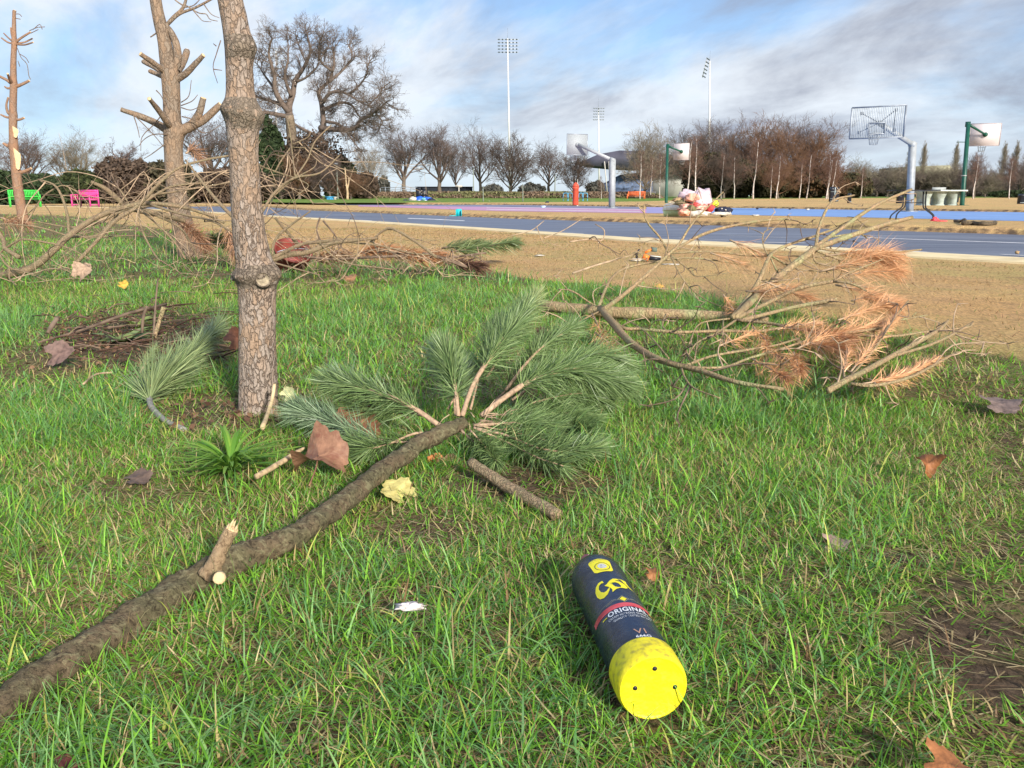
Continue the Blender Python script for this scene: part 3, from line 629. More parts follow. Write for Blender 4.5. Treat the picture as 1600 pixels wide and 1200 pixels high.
TW1 = mat('purple_grey_twigs', (.150, .112, .098), .95, var=.15, scale=1)
TW2 = mat('pale_olive_twigs', (.24, .20, .145), .95, var=.15, scale=1)
TW3 = mat('copper_brown_twigs', (.20, .112, .065), .95, var=.2, scale=1)
TW4 = mat('dark_twigs_of_dense_tree', (.11, .082, .066), .95, var=.2, scale=1)
OAKB = mat('oak_bark', (.20, .155, .11), .95, var=.25, scale=6, bump=.5)
BIRCHB = mat('white_birch_bark', (.60, .54, .49), .7, var=.2, scale=3, stretch=(1, 1, 6), dark=(.25, .2, .18))
TW5 = mat('red_brown_birch_twigs', (.17, .10, .075), .95, var=.15, scale=1)
BT = {}
def variants(kind, seeds, bm, cm):
    L = []
    for s in seeds:
        t_, c_ = tree_mesh(s, kind); L.append((t_, c_))
    BT[kind] = L
for kind, seeds in (('round', (11, 23, 37, 51)), ('dense', (3, 14, 29)), ('poplar', (5, 6)), ('birch', (8, 19)), ('gnarl', (2,)), ('oak', (61,))): variants(kind, seeds, None, None)
meshcache = {}
def colored(me, mt):
    k = (me.name, mt.name)
    if k not in meshcache:
        c = me.copy(); c.materials.clear(); c.materials.append(mt); meshcache[k] = c
    return meshcache[k]
def place_tree(name, kind, vi, px, Y, top, label, tw, bk=None, wf=1.0, group=None, rot=None, lean=(0, 0), cat='tree', base=None, extra=None):
    base = gz(Y) if base is None else base
    o = bpy.data.objects.new(name, None); C.collection.objects.link(o)
    x = PD(px, 306, Y).x; H = PD(px, top, Y).z-base
    o.location = (x, Y, base-.05); top = 306-(306-top)*1.06; H = PD(px, top, Y).z-base; wf = wf*(1.45 if kind in ('round', 'dense') else 1); o.scale = (H*wf, H*wf, H); o.rotation_euler = (lean[0], lean[1], rot if rot is not None else px*1.37)
    tag(o, label, cat, group)
    tm, cm = BT[kind][vi % len(BT[kind])]
    for nm, me in (('trunk', colored(tm, bk or GREYB)), ('crown', colored(cm, tw))):
        c = bpy.data.objects.new(nm, me); C.collection.objects.link(c); c.parent = o
    return o
G1 = 'bare trees along the far side of the park'
for i, (px, Y, top, kind, vi, wf, tw, lab) in enumerate([
    (-40, 80, 190, 'round', 0, 1.0, TW1, 'bare tree cut off by the left edge of the photo'),
    (48, 78, 193, 'round', 1, .95, TW1, 'bare spreading tree behind the green bench'),
    (122, 82, 196, 'round', 2, 1.0, TW2, 'pale bare tree with several slim stems behind the pink bench'),
    (330, 95, 175, 'round', 3, 1.1, TW1, 'bare tree between the pruned pine and the nearest trunk'),
    (575, 105, 215, 'round', 2, .8, TW2, 'thin bare tree just right of the big oak'),
    (634, 112, 194, 'round', 3, .95, TW1, 'round headed bare tree, first of the row right of the oak'),
    (687, 112, 193, 'round', 0, .9, TW1, 'round headed bare tree behind the dark container wall'),
    (712, 120, 212, 'round', 1, .6, TW1, 'small crooked bare tree between two rounder ones'),
    (752, 110, 186, 'round', 2, .72, TW1, 'tall narrow bare tree just left of the tallest floodlight'),
    (797, 106, 205, 'dense', 0, .72, TW4, 'dark densely twigged tree at the foot of the tallest floodlight'),
    (857, 110, 212, 'round', 1, .85, TW1, 'open bare tree left of the small silver basketball hoop'),
    (897, 104, 215, 'dense', 1, .62, TW4, 'low dark bare tree behind the small silver basketball hoop'),
    (1008, 100, 188, 'dense', 2, .72, TW2, 'domed pale brown tree behind the orange bench'),
    (1085, 112, 196, 'dense', 0, .75, TW4, 'dark tree behind the small green basketball post'),
    (1108, 118, 186, 'round', 0, .9, TW1, 'bare tree at the foot of the right hand floodlight'),
    (1150, 108, 176, 'dense', 1, .75, TW1, 'tall grey tree in the big clump behind the rubbish heap'),
    (1192, 104, 174, 'dense', 2, .75, TW3, 'copper brown tree in the middle of the big clump'),
    (1238, 106, 177, 'round', 3, .95, TW1, 'greyer tree rising near the right end of the big clump'),
    (1268, 100, 196, 'dense', 0, .80, TW3, 'copper brown tree sloping down the right end of the big clump'),
    (1130, 95, 225, 'dense', 2, .9, TW4, 'low dark tree under the big clump near the rubbish heap'),
    (1215, 92, 232, 'dense', 1, .9, TW3, 'low rusty tree in front of the big clump'),
    (1293, 96, 238, 'dense', 2, .8, TW3, 'low rusty tree ending the big clump by the double bin'),
    (1343, 120, 238, 'round', 2, .8, TW2, 'thin pale tree right of the double bin'),
    (1508, 118, 255, 'dense', 1, .9, TW1, 'small brown tree left of the green basketball post'),
    (1522, 104, 236, 'round', 0, .55, TW1, 'bare tree right of the green basketball post'),
    (1590, 110, 238, 'dense', 0, .85, TW1, 'bushy bare tree at the right edge of the photo'),
    (1650, 112, 240, 'dense', 1, .9, TW1, 'bushy bare tree beyond the right edge')]):
    place_tree('bare_tree', kind, vi, px, Y, top, lab, tw, wf=wf, group=G1)
place_tree('gnarled_tree', 'gnarl', 0, 197, 70, 218, 'short pollarded tree with a twisted crown above the brown thicket', TW1, wf=.95)
for px, top in ((1415, 228), (1437, 222), (1487, 222), (1561, 222), (1578, 222)):
    place_tree('poplar_tree', 'poplar', px, px, 170, top, 'slim pale poplar on the right horizon', TW2, wf=.7, group='poplars on the right horizon')
for i, px in enumerate(np.concatenate([np.arange(1318, 1680, 17), np.arange(-60, 20, 25)])):
    rd = random.Random(int(px)); place_tree('small_tree', 'dense', i, px, rd.uniform(125, 150), rd.uniform(250, 272), 'brown leafless tree in the low belt along the horizon', (TW1, TW2, TW1, TW4)[i % 4], wf=1.15, group='low trees along the horizon')
for px, Y, top, lean, lab in ((1000, 80, 235, .0, 'white birch directly behind the orange bench'), (1017, 88, 245, .01, 'slender birch right of the orange bench'), (1031, 84, 240, .0, 'birch just left of the small green basketball post'),
        (1072, 78, 212, .16, 'leaning white birch left of the rubbish heap'), (1088, 80, 208, .09, 'white birch rising behind the rubbish heap'), (1147, 82, 240, 0, 'faint birch right of the navy bag'), (1177, 80, 215, .0, 'tall white birch in front of the big clump'),
        (1204, 80, 255, 0, 'short white birch left of its taller neighbour'), (1213, 78, 238, 0, 'white birch with a bare lower stem in the middle of the clump'), (1249, 84, 250, 0, 'grey birch left of a brighter leaning one'), (1260, 78, 236, .05, 'bright birch leaning slightly right, left of the double bin'),
        (1291, 76, 245, -.05, 'left stem of the birch cluster behind the double bin'), (1294, 76.5, 238, .03, 'middle stem of the birch cluster behind the double bin'), (1298, 76, 242, .10, 'right stem of the birch cluster behind the double bin'),
        (1345, 84, 262, 0, 'thin birch right of the single dark bin'), (1521, 78, 240, .02, 'white birch right of the green basketball post'), (1577, 78, 246, .0, 'white birch near the right edge'),
        (940, 80, 275, -.08, 'short white birch by the stadium stand'), (1127, 84, 238, .02, 'birch above the yellow ball')):
    Y = Y*1.07; place_tree('birch_tree', 'birch', px, px, Y, top, lab, TW5, BIRCHB, wf=1.0 if px > 1060 else .9, group='white birches', lean=(0, lean))
for px, top, tw, lab in ((468, 236, TW3, 'brown twiggy tree under the left limbs of the oak'), (515, 232, TW1, 'grey brown twiggy tree at the right side of the oak trunk'), (548, 262, TW3, 'low brown tree beside the broken pale trunk'), (440, 250, TW1, 'bare tree just right of the nearest trunk under the oak')):
    place_tree('bare_tree', 'dense', px, px, 84, top, lab, tw, wf=.9, group=G1)
# ---- the great oak: limbs traced, twigs grown
YO = 88.0
oo = thing('oak_tree', 'huge old bare oak with twisting limbs and a broad crown left of centre', 'tree', PD(487, 309, YO))
T = M(); Cn = M(); ro = random.Random(4)
def opath(pts, dy): k = len(pts)-1; return smoothpath([PD(a, b, YO+dy*i/max(k, 1)) for i, (a, b) in enumerate(pts)], 4)
S = opath([(488, 312), (489, 296), (487, 275), (483, 255), (478, 235)], 0); T.tube(S, np.interp(np.linspace(0, 1, len(S)), [0, .15, .4, 1], [1.15, .82, .68, .5]), 14, jit=.3)
for pts, w0, w1, dy in [([(489, 296), (497, 306), (505, 312)], 12, 5, -1.2), ([(485, 300), (480, 308), (477, 312)], 12, 6, -.8)]:
    S = opath(pts, dy); T.tube(S, np.linspace(pxr(w0, YO), pxr(w1, YO), len(S)), 8)
S = opath([(468, 312), (462, 280), (458, 240), (455, 205), (452, 180)], -3); T.tube(S, np.linspace(.62, .42, len(S)), 10, jit=.2)
T.build('trunk', OAKB, oo, True)
limbs = [([(480, 240), (490, 225), (503, 205), (505, 185), (502, 160), (498, 145), (505, 135), (515, 125), (522, 100), (520, 75)], 11, 2.5, 2),
    ([(505, 160), (515, 146), (530, 143), (545, 148), (560, 158), (575, 165)], 6, 1.6, -4), ([(500, 200), (520, 202), (540, 203), (555, 200), (563, 188), (575, 182), (590, 172), (603, 160)], 9, 1.6, -5),
    ([(505, 172), (520, 165), (535, 160), (550, 165), (560, 180), (570, 192)], 6, 1.5, 4), ([(510, 190), (530, 195), (548, 215), (560, 232)], 5, 1.5, -3),
    ([(452, 182), (452, 165), (458, 145), (462, 125), (475, 105), (485, 80), (480, 55)], 12, 2, 2), ([(452, 175), (440, 160), (430, 140), (428, 115), (420, 85), (425, 60)], 10, 2, -2),
    ([(448, 165), (430, 160), (415, 155), (400, 150), (392, 140)], 7, 2, 4), ([(455, 150), (445, 120), (450, 95), (450, 65)], 6, 1.5, 0), ([(430, 140), (415, 120), (402, 100)], 5, 1.5, 2),
    ([(515, 128), (535, 110), (550, 90), (545, 70)], 4.5, 1.5, 3), ([(520, 112), (500, 95), (498, 70)], 4, 1.3, -3), ([(463, 128), (480, 120), (495, 105), (505, 85)], 4, 1.3, -2), ([(585, 174), (597, 190), (592, 200)], 3, 1.2, 0), ([(545, 148), (560, 135), (572, 118), (575, 100)], 4, 1.3, -2), ([(420, 200), (405, 188), (395, 186), (412, 176), (448, 182)][::-1], 7, 1.5, -4),
    ([(575, 165), (590, 150), (600, 135)], 2.5, 1.2, 1), ([(480, 100), (470, 80), (462, 55)], 3, 1.2, 3), ([(500, 215), (470, 200), (455, 190)], 6, 3, 3)]
def twigs(p, d, L, r, lev, out):
    k = 3; path = [p]; dd = d.copy()
    for i in range(k):
        dd = (dd+Vector((ro.gauss(0, 1), ro.gauss(0, 1), ro.gauss(0, .8)))*.22+Vector((0, 0, .05))).normalized(); path.append(path[-1]+dd*L/k)
    out.tube(path, [max(.0085, r*(1-.6*i/k)) for i in range(k+1)], 3, cap=False)
    if lev == 0: return
    for i in range(4):
        t_ = .3+.7*(i+ro.random())/4; j = min(int(t_*k), k-1); q = path[j].lerp(path[j+1], t_*k-j) if t_ < 1 else path[-1]; ax = (path[j+1]-path[j]).normalized()
        side = ax.cross(Vector((ro.gauss(0, 1), ro.gauss(0, 1), ro.gauss(0, 1)))).normalized(); a = R(ro.uniform(20, 55))
        twigs(q, ax*math.cos(a)+side*math.sin(a), L*.62*ro.uniform(.8, 1.2), r*.5, lev-1, out)
for pts, w0, w1, dy in limbs:
    S = opath(pts, dy); Cn.tube(S, np.linspace(pxr(w0, YO), pxr(w1, YO), len(S)), 7, jit=.15)
    cen = np.array(tuple(PD(490, 165, YO)))
    for i in range(3, len(S)):
        for q in range(1+(i % 3 == 0)) if i < len(S)-1 else range(4):
            ax = Vector(S[i]-S[i-1]).normalized(); o_ut = Vector(S[i]-cen); o_ut.y *= .3; o_ut.normalize()
            d = (ax*.6+o_ut*.55+Vector((ro.gauss(0, .6), ro.gauss(0, .9), ro.gauss(0, .6)))).normalized()
            twigs(Vector(S[i]), d, ro.uniform(.8, 1.6), .05, 3, Cn)
Cn.build('crown', mat('oak_twigs', (.155, .118, .095), .95, var=.15, scale=1), oo)
# ================================================================ LEAFY MASSES
LEAFM = bpy.data.materials.new('leafy_clumps'); LEAFM.use_nodes = True; t = LEAFM.node_tree; pb = t.nodes['Principled BSDF']; pb.inputs['Roughness'].default_value = .8; pb.inputs['Specular IOR Level'].default_value = .2
at = N(t, 'ShaderNodeAttribute', attribute_name='Col'); t.links.new(at.outputs[0], pb.inputs['Base Color'])
def leaves(name, cen, size, col, parent=None, asp=1.7):
    n = len(cen); a = rng.normal(size=(n, 3)); a /= np.linalg.norm(a, axis=1)[:, None]; b = np.cross(a, rng.normal(size=(n, 3))); b /= np.linalg.norm(b, axis=1)[:, None]
    s = (size*(.6+.8*rng.random(n)))[:, None]
    V = np.stack([cen-a*s*asp, cen+b*s, cen+a*s*asp, cen-b*s], 1).reshape(-1, 3)
    me = bpy.data.meshes.new(name); me.vertices.add(4*n); me.vertices.foreach_set('co', V.astype(np.float32).ravel()); me.loops.add(4*n); me.loops.foreach_set('vertex_index', np.arange(4*n))
    me.polygons.add(n); me.polygons.foreach_set('loop_start', np.arange(n)*4); me.polygons.foreach_set('loop_total', np.full(n, 4))
    ca = me.color_attributes.new('Col', 'FLOAT_COLOR', 'POINT'); ca.data.foreach_set('color', np.c_[np.repeat(col, 4, 0), np.ones(4*n)].astype(np.float32).ravel()); me.update(calc_edges=True); me.materials.append(LEAFM)
    return link(name, me, parent)
def blob_points(n, c, r, lump=.35, shell=.55):
    d = rng.normal(size=(n, 3)); d /= np.linalg.norm(d, axis=1)[:, None]; sd = rng.random(3)*10
    q = np.array([noise.noise(Vector(x*1.8+sd))+.6*noise.noise(Vector(x*4.5+sd)) for x in d]); rr = (shell+(1-shell)*rng.random(n)**.5)*(1+lump*q)
    return np.array(c)+d*np.array(r)*rr[:, None]
def bush(name, label, cat, pxc, Y, x0, x1, ytop, ybot, c0, c1, n, size, group=None, lump=.35, stems=True):
    base = Vector(PD(pxc, 306, Y)); base.z = .12
    o = thing(name, label, cat, base, group)
    a, b = PD(x0, ytop, Y), PD(x1, ybot, Y); cx_, cz = (a.x+b.x)/2, (a.z+b.z)/2; rx, rz = abs(b.x-a.x)/2, abs(a.z-b.z)/2
    n = int(n*2.4); size = size*.55; pts = blob_points(n, (cx_, Y, cz), (rx, min(rx, rz*1.4), rz), lump); pts[:, 2] = np.maximum(pts[:, 2], .1)
    leaves('foliage', pts, size, lerp3(c0, c1, rng.random(n)**1.3), o)
    if stems:
        m = M()
        for k in range(5): q = Vector((cx_+rx*random.uniform(-.4, .4), Y, cz+rz*.3)); m.tube([base+Vector((random.uniform(-.2, .2), 0, -.1)), base.lerp(q, .5)+Vector((random.uniform(-.3, .3), 0, 0)), q], [.12, .08, .03], 5)
        m.build('stem', GREYB, o)
    return o
DG = ((.018, .032, .014), (.05, .075, .03))
BB = ((.055, .040, .030), (.125, .088, .064))
bush('evergreen_tree', 'dark green conifer half hidden behind the nearest trunk, under the oak', 'tree', 420, 84, 403, 446, 196, 310, *DG, 5000, .28, lump=.5)
bush('evergreen_tree', 'dark evergreen at the foot of the oak on its right side', 'tree', 530, 92, 500, 555, 245, 312, *DG, 2600, .3, lump=.4)
bush('evergreen_tree', 'dark undergrowth tree left of the oak trunk', 'tree', 448, 86, 410, 482, 235, 312, (.03, .028, .016), (.075, .06, .035), 4500, .26, lump=.4)
bush('thicket', 'reddish brown ivy mass wrapped round the lower oak limbs', 'shrub', 480, 86.5, 432, 532, 212, 275, *BB, 2200, .16, lump=.8, stems=False)
bush('thicket', 'low brown shrubs beside the red shed', 'shrub', 560, 90, 540, 590, 272, 312, *BB, 2500, .22)
for i, (x0, x1, yt, cc_, lab) in enumerate([(-120, 30, 262, DG, 'dark hedge behind the green bench'), (20, 110, 272, DG, 'dark hedge between the two benches'), (95, 165, 268, ((.02, .03, .012), (.07, .085, .03)), 'dark hedge behind the pink bench'), (155, 240, 248, BB, 'brown thicket under the pollarded tree'), (225, 305, 252, ((.035, .035, .02), (.10, .085, .05)), 'olive brown shrub behind the pruned pine'), (300, 420, 262, BB, 'brown brush behind the nearest trunk')]):
    bush('hedge', lab, 'hedge', (x0+x1)/2, 60+i, x0-8, x1+8, yt, 322, *cc_, 4500, .16, lump=.3, stems=False)
for i, (x0, x1, yt, lab) in enumerate([(1078, 1125, 245, 'dark evergreen scrub behind the yellow ball'), (1115, 1170, 250, 'dark evergreen scrub in the middle of the clump'), (1165, 1230, 258, 'olive evergreen scrub between the birches'), (1225, 1300, 262, 'rusty evergreen scrub near the double bin'), (1298, 1350, 272, 'olive scrub behind the double bin')]):
    bush('evergreen_shrub', lab, 'shrub', (x0+x1)/2, 98, x0-6, x1+6, yt, 311, (.028, .028, .014), ((.075, .065, .03) if i != 3 else (.15, .08, .04)), 4200, .22, lump=.4, stems=False)
for i, (x, w, yt) in enumerate([(580, 22, 278), (600, 16, 277), (770, 30, 290), (830, 40, 288), (930, 26, 285), (1385, 50, 278), (1425, 50, 282), (1480, 60, 280), (1535, 50, 284), (1600, 60, 286), (1660, 60, 284), (1350, 40, 280)]):
    bush('distant_tree', 'hazy round dark tree low on the horizon', 'tree', x, 190, x-w/2, x+w/2, yt, 309, (.06, .065, .06), (.12, .11, .09), 700, .55, group='hazy trees low on the horizon', stems=False)
bush('evergreen_shrub', 'black green clipped hedge at the far right under the birches', 'hedge', 1570, 100, 1545, 1620, 298, 309, *DG, 1800, .16, lump=.1, stems=False)
# brown-leaved crowns: last copper leaves hanging in the big clump
for x, yt, w in ((1192, 190, 60), (1268, 212, 56), (1215, 235, 60), (1130, 195, 70), (1293, 243, 46)):
    pass
# rough grass bank in front of the tree row
m = M(); A = []; 
bank = [(545, 309, 301), (600, 309, 299), (660, 309.5, 300), (720, 310, 299), (800, 310, 300), (870, 310, 301), (930, 310, 302), (1000, 310, 301), (1040, 310, 304)]
pts = []
n = 30000; xs = rng.uniform(560, 1030, n); tt = rng.random(n); Yb = 99+rng.normal(0, 1.5, n); top = np.interp(xs, [545, 580, 700, 1000, 1040], [306, 300, 299, 299.5, 305])+1.5*vnoise(xs*.05, xs*0, 1, 9)
zb = np.array([PD(a, 309-(309-b)*c, d).z for a, b, c, d in zip(xs, top, tt, Yb)]); cen = np.c_[[PD(a, 306, d).x for a, d in zip(xs, Yb)], Yb-3*(1-tt), zb]
bn_ = vnoise(xs*.03, tt*2, 1, 21); col = np.where((bn_ < .5)[:, None], lerp3((.12, .12, .05), (.20, .19, .09), rng.random(n)), lerp3((.13, .09, .06), (.22, .155, .105), rng.random(n)))
bo = leaves('grass_bank', cen, .085, col); tag(bo, 'rough brown and green bank below the row of bare trees', 'bank', kind='stuff')
# ================================================================ COURT FURNITURE AND LITTER
GALV = mat('galvanised_steel', (.36, .385, .40), .55, .1, var=.08, scale=6)
GALVD = mat('dull_grey_steel', (.30, .33, .37), .5, .4, var=.1, scale=6)
GREEN = mat('dark_green_paint', (.010, .080, .055), .4, var=.12, scale=3)
PALE = mat('pale_pink_board', (.62, .56, .56), .6, var=.05, scale=2)
REDP = mat('red_painted_steel', (.60, .10, .07), .5)
BLACK = mat('black_metal', (.018, .02, .028), .45, var=.15)
def torus(m, c, r, w, n=20, mi=0, ax=None):
    a = np.arange(n+1)*2*math.pi/n; u = Vector((1, 0, 0)); v = Vector((0, 1, 0))
    m.tube([(c[0]+r*math.cos(q), c[1]+r*math.sin(q), c[2]) for q in a], w, 5, mi, cap=False)
def hoop(name, label, base, px_elbow, bc, bw, bh, armdir, Wd=.16, mt=GALV, board='slat', polemat=None, square=True, rimc=None, sh=GALVD):
    """base Vector, elbow Vector, bc board centre Vector, bw x bh board, armdir unit vector pole->board."""
    o = thing(name, label, 'basketball hoop', base, 'basketball hoops round the court')
    e = px_elbow; wd = Vector((-armdir.y, armdir.x, 0)).normalized()
    if wd.x < 0: wd = -wd
    m = M(); d = (e-base); up = d.normalized()
    if square:
        s = Wd; x_ = Vector((1, .35, 0)).normalized(); y_ = Vector((-.35, 1, 0)).normalized()
        V = [p+x_*a*s/2+y_*b*s/2 for p in (base-up*.1, e) for a, b in ((-1, -1), (1, -1), (1, 1), (-1, 1))]
        m.add([tuple(v) for v in V], [(0, 1, 5, 4), (1, 2, 6, 5), (2, 3, 7, 6), (3, 0, 4, 7), (0, 3, 2, 1), (4, 5, 6, 7)])
    else: m.tube([base-up*.1, base+up*.1, e], [Wd/2, Wd/2, Wd/2*.85], 12)
    m.build('pole', mt, o)
    m = M(); m.box(base+Vector((0, 0, .02)), (Wd*2.2, Wd*2.2, .04)); m.build('base_plate', sh, o)
    m = M(); back = bc-armdir*.10
    if square:
        a = back-e; L = a.length; q = a.to_track_quat('X', 'Z'); m.box(e.lerp(back, .5), (L, .12, .15), q); m.box(e, (.22, .2, .2), q)
    else: m.tube([e, e.lerp(back, .5), back], [.07, .055, .05], 10); m.lathe([(.12, -.12), (.12, .12)], 12, 0, e+armdir*.1)
    m.build('arm', mt, o)
    # board
    def bp(u, v, d=0): return bc+wd*u*bw/2+Vector((0, 0, 1))*v*bh/2-armdir*d
    m = M()
    if board == 'slat':
        for a, b in (((-1, -1), (1, -1)), ((1, -1), (1, 1)), ((1, 1), (-1, 1)), ((-1, 1), (-1, -1))): m.tube([bp(*a), bp(*b)], .028, 6)
        f_ = m.build('board_frame', sh, o)
        m = M()
        for k in range(31): u = -1+2*(k+.5)/31; m.box(bp(u, 0), (.026, .015, bh), Matrix.Rotation(math.atan2(wd.y, wd.x), 3, 'Z').to_quaternion())
        m.build('board_slats', mat('pale_slats', (.45, .49, .51), .6), o)
        m = M()
        for a, b in (((-.3, -.75), (-.3, -.05)), ((-.3, -.05), (.3, -.05)), ((.3, -.05), (.3, -.75)), ((.3, -.75), (-.3, -.75))): m.tube([bp(*a, -.03), bp(*b, -.03)], .022, 5)
        m.build('target_square', sh, o)
        m = M()
        for a in ((-.62, .62), (.62, .72), (.62, -.55), (-.68, -.62)): m.tube([back-armdir*.25 if a != (.62, -.55) else bp(.62, .72, .06), bp(*a, .03)], .022, 6); m.box(bp(*a, .03), (.11, .04, .11), Matrix.Rotation(math.atan2(wd.y, wd.x), 3, 'Z').to_quaternion())
        m.build('brace', sh, o)
    else:
        q = Matrix.Rotation(math.atan2(wd.y, wd.x), 3, 'Z').to_quaternion(); m.box(bc, (bw, .035, bh), q); m.build('backboard', board, o)
        m = M()
        for a, b in (((-1, -1), (1, -1)), ((1, -1), (1, 1)), ((1, 1), (-1, 1)), ((-1, 1), (-1, -1))): m.tube([bp(*a), bp(*b)], .026, 6)
        m.build('board_frame', GALVD if board is not PALE else mat('board_edge', (.34, .30, .31)), o)
        m = M(); m.tube([back-armdir*.03, back+armdir*.09], .11, 10); m.build('mounting_plate', mt, o)
    rc = Vector((bc.x, bc.y, bc.z-bh/2+.12))+armdir*.38 if rimc is None else rimc
    m = M(); torus(m, rc, .23, .016, 18); m.tube([rc-armdir*.23, rc-armdir*.38], .03, 6); rim = m.build('rim', REDP if board != 'slat' else GALV, o)
    m = M()
    for k in range(10): a = k*.628; m.tube([rc+Vector((math.cos(a)*.22, math.sin(a)*.22, 0)), rc+Vector((math.cos(a+.15)*.17, math.sin(a+.15)*.17, -.2)), rc+Vector((math.cos(a)*.13, math.sin(a)*.13, -.38))], .009, 3)
    torus(m, rc+Vector((0, 0, -.2)), .17, .007, 12); torus(m, rc+Vector((0, 0, -.38)), .13, .007, 12)
    n_ = subpart('net', m, GALV, rim)
    n_.location = (0, 0, 0)
    return o
b_ = P(1421, 331, 0); hoop('basketball_hoop', 'large silver basketball hoop with a see-through slatted board standing on blue court', b_, PD(1426, 226, b_.y), PD(1371, 191, b_.y-.9), 1.85, 1.10, Vector((-.55, -.83, 0)).normalized(), .20)
b_ = P(956, 325.5, 0); hoop('basketball_hoop', 'silver basketball hoop on pink court, its grey board seen from behind', b_, PD(957, 250, b_.y), PD(902, 226, b_.y+.8), 1.10, .98, Vector((-.35, .94, 0)).normalized(), .24, board=mat('grey_mesh_board', (.33, .36, .38), .6, var=.1, scale=30))
b_ = P(1041, 318, .1); hoop('basketball_hoop', 'dark green basketball post with a short pale board behind the rubbish heap', b_, PD(1043, 228, b_.y), PD(1065, 237, b_.y+.3), 1.0, 1.05, Vector((.35, .94, 0)).normalized(), .20, GREEN, PALE, square=False, sh=GREEN)
b_ = P(1503, 322, .1); o_ = hoop('basketball_hoop', 'dark green leaning basketball post with a pale pink board at far right', b_, PD(1513, 194, b_.y), PD(1539, 210.5, b_.y+.5), 1.36, 1.05, Vector((.3, .95, 0)).normalized(), .22, GREEN, PALE, square=False, sh=GREEN)
m = M(); c = PD(1499, 222, b_.y); torus(m, c, .13, .012, 14); m.tube([PD(1511, 222, b_.y), c], .02, 6); m.build('small_ring', GREEN, o_)
m = M(); c = PD(1506, 274.5, b_.y); m.lathe([(.13, -.02), (.13, .02)], 12, 0, c); m.build('pole_band', GALV, o_)
# ---- benches
def bench(label, px, Y, col, wid, rz, base=0.0, Hh=.9):
    o = thing('park_bench', label, 'bench', Vector((PD(px, 306, Y).x, Y, base)), 'painted park benches')
    o.rotation_euler = (0, 0, rz); o['org'] = (0, 0, 0); mt = mat('bench_paint', col, .55, var=.08, scale=5)
    w = wid/2
    def part(n, boxes):
        m = M()
        for c, d in boxes: m.box(c, d)
        x = m.build(n, mt, None); x.parent = o; return x
    part('seat', [((0, y, .43), (wid, .085, .03)) for y in (-.22, -.12, -.02, .08, .18)])
    part('backrest', [((0, .26, .88), (wid, .05, .09)), ((0, .25, .55), (wid, .04, .06))]+[((-w+wid*(k+.5)/19, .25, .71), (.045, .03, .30)) for k in range(19)])
    for s in (-1, 1):
        part('armrest', [((s*w, -.02, .66), (.08, .56, .035))]); part('leg', [((s*w, -.25, .33), (.07, .07, .66))]); part('leg', [((s*w, .25, .46), (.07, .07, .92))])
        part('side_rail', [((s*w, 0, .39), (.05, .5, .07)), ((s*w, 0, .12), (.045, .5, .05)), ((s*w, 0, .53), (.04, .03, .22)), ((s*w, .12, .53), (.04, .03, .22)), ((s*w, -.12, .53), (.04, .03, .22))])
    return o
bench('hot pink slatted wooden bench in front of the dark hedge', 132, 47, (.80, .075, .32), 1.72, R(-32))
bench('bright green wooden bench half hidden behind the thin pruned pine', 38, 47, (.07, .62, .09), 1.45, R(35))
bench('orange wooden bench on the grass below white birches', 994, 88, (.88, .19, .055), 1.75, R(-20), .13)
# ---- bins
def bin_(label, px, pyb, pyt, w, base, twin=False, stripes=True):
    b = P(px, pyb, base); h = PD(px, pyt, b.y).z-base; o = thing('litter_bin', label, 'litter bin', b, 'black litter bins'); o['org'] = (0, 0, 0)
    BM = mat('black_plastic', (.014, .018, .030), .35, var=.2)
    for s in ((-1, 1) if twin else (0,)):
        ww = w/2*.94 if twin else w; m = M(); n = 16; a = ww/2; x0 = s*w/4*1.03
        prof = [(0, .92), (.06, 1), (.78, 1), (.80, 1.04), (.88, 1.04), (.99, .75), (1, .4)]
        V = []; 
        for zz, sc_ in prof:
            for (i, j) in ((-1, -.8), (-.8, -1), (.8, -1), (1, -.8), (1, .8), (.8, 1), (-.8, 1), (-1, .8)): V.append((x0+i*a*sc_, j*a*sc_, zz*h))
        k = len(prof); m.add(V, [(i*8+j, i*8+(j+1) % 8, (i+1)*8+(j+1) % 8, (i+1)*8+j) for i in range(k-1) for j in range(8)]+[tuple(range(8))[::-1], tuple((k-1)*8+j for j in range(8))])
        x = m.build('bin_body', BM, None); x.parent = o
        m = M(); m.box((x0, -a*1.02, h*.83), (ww*.55, .02, h*.07)); x = m.build('opening', BLACK, None); x.parent = o
    if stripes:
        m = M(); a = (w/2*.94 if twin else w)/2
        for zz in ((.70, .26, .13) if twin else (.2,)): m.box((0, -a-.012, zz*h), (w, .015, .022))
        if twin: m.box((0, -a-.014, .5*h), (.045, .012, h*.95))
        x = m.build('pale_stripe', mat('bin_stripe', (.42, .50, .52)), None); x.parent = o
    return o
bin_('black double bin with pale stripes, by the birch cluster', 1302, 317, 292, .62, .11, True)
bin_('slim black bin just right of the double bin', 1326.5, 318.5, 302, .20, .11)
bin_('black bin left of the concrete table tennis table', 1404.5, 319, 305, .28, .11, stripes=False)
bin_('black bin between the concrete table and the green post', 1493, 318, 303, .26, .11, stripes=False)
bin_('black bin at the right edge of the photo', 1595, 320, 303, .32, .11)
b = P(899, 320.5, .06); o = thing('litter_bin', 'tall round red orange litter bin with a domed top, in front of blue cycle racks', 'litter bin', b); k_ = b.y/F
OR = mat('red_orange_plastic', (.58, .085, .045), .5)
m = M(); m.lathe([(4.3*k_, 0), (4.6*k_, .03), (4.6*k_, 24*k_), (5.0*k_, 24.5*k_), (5.0*k_, 27*k_)], 18, 0, b); m.build('bin_body', OR, o, True)
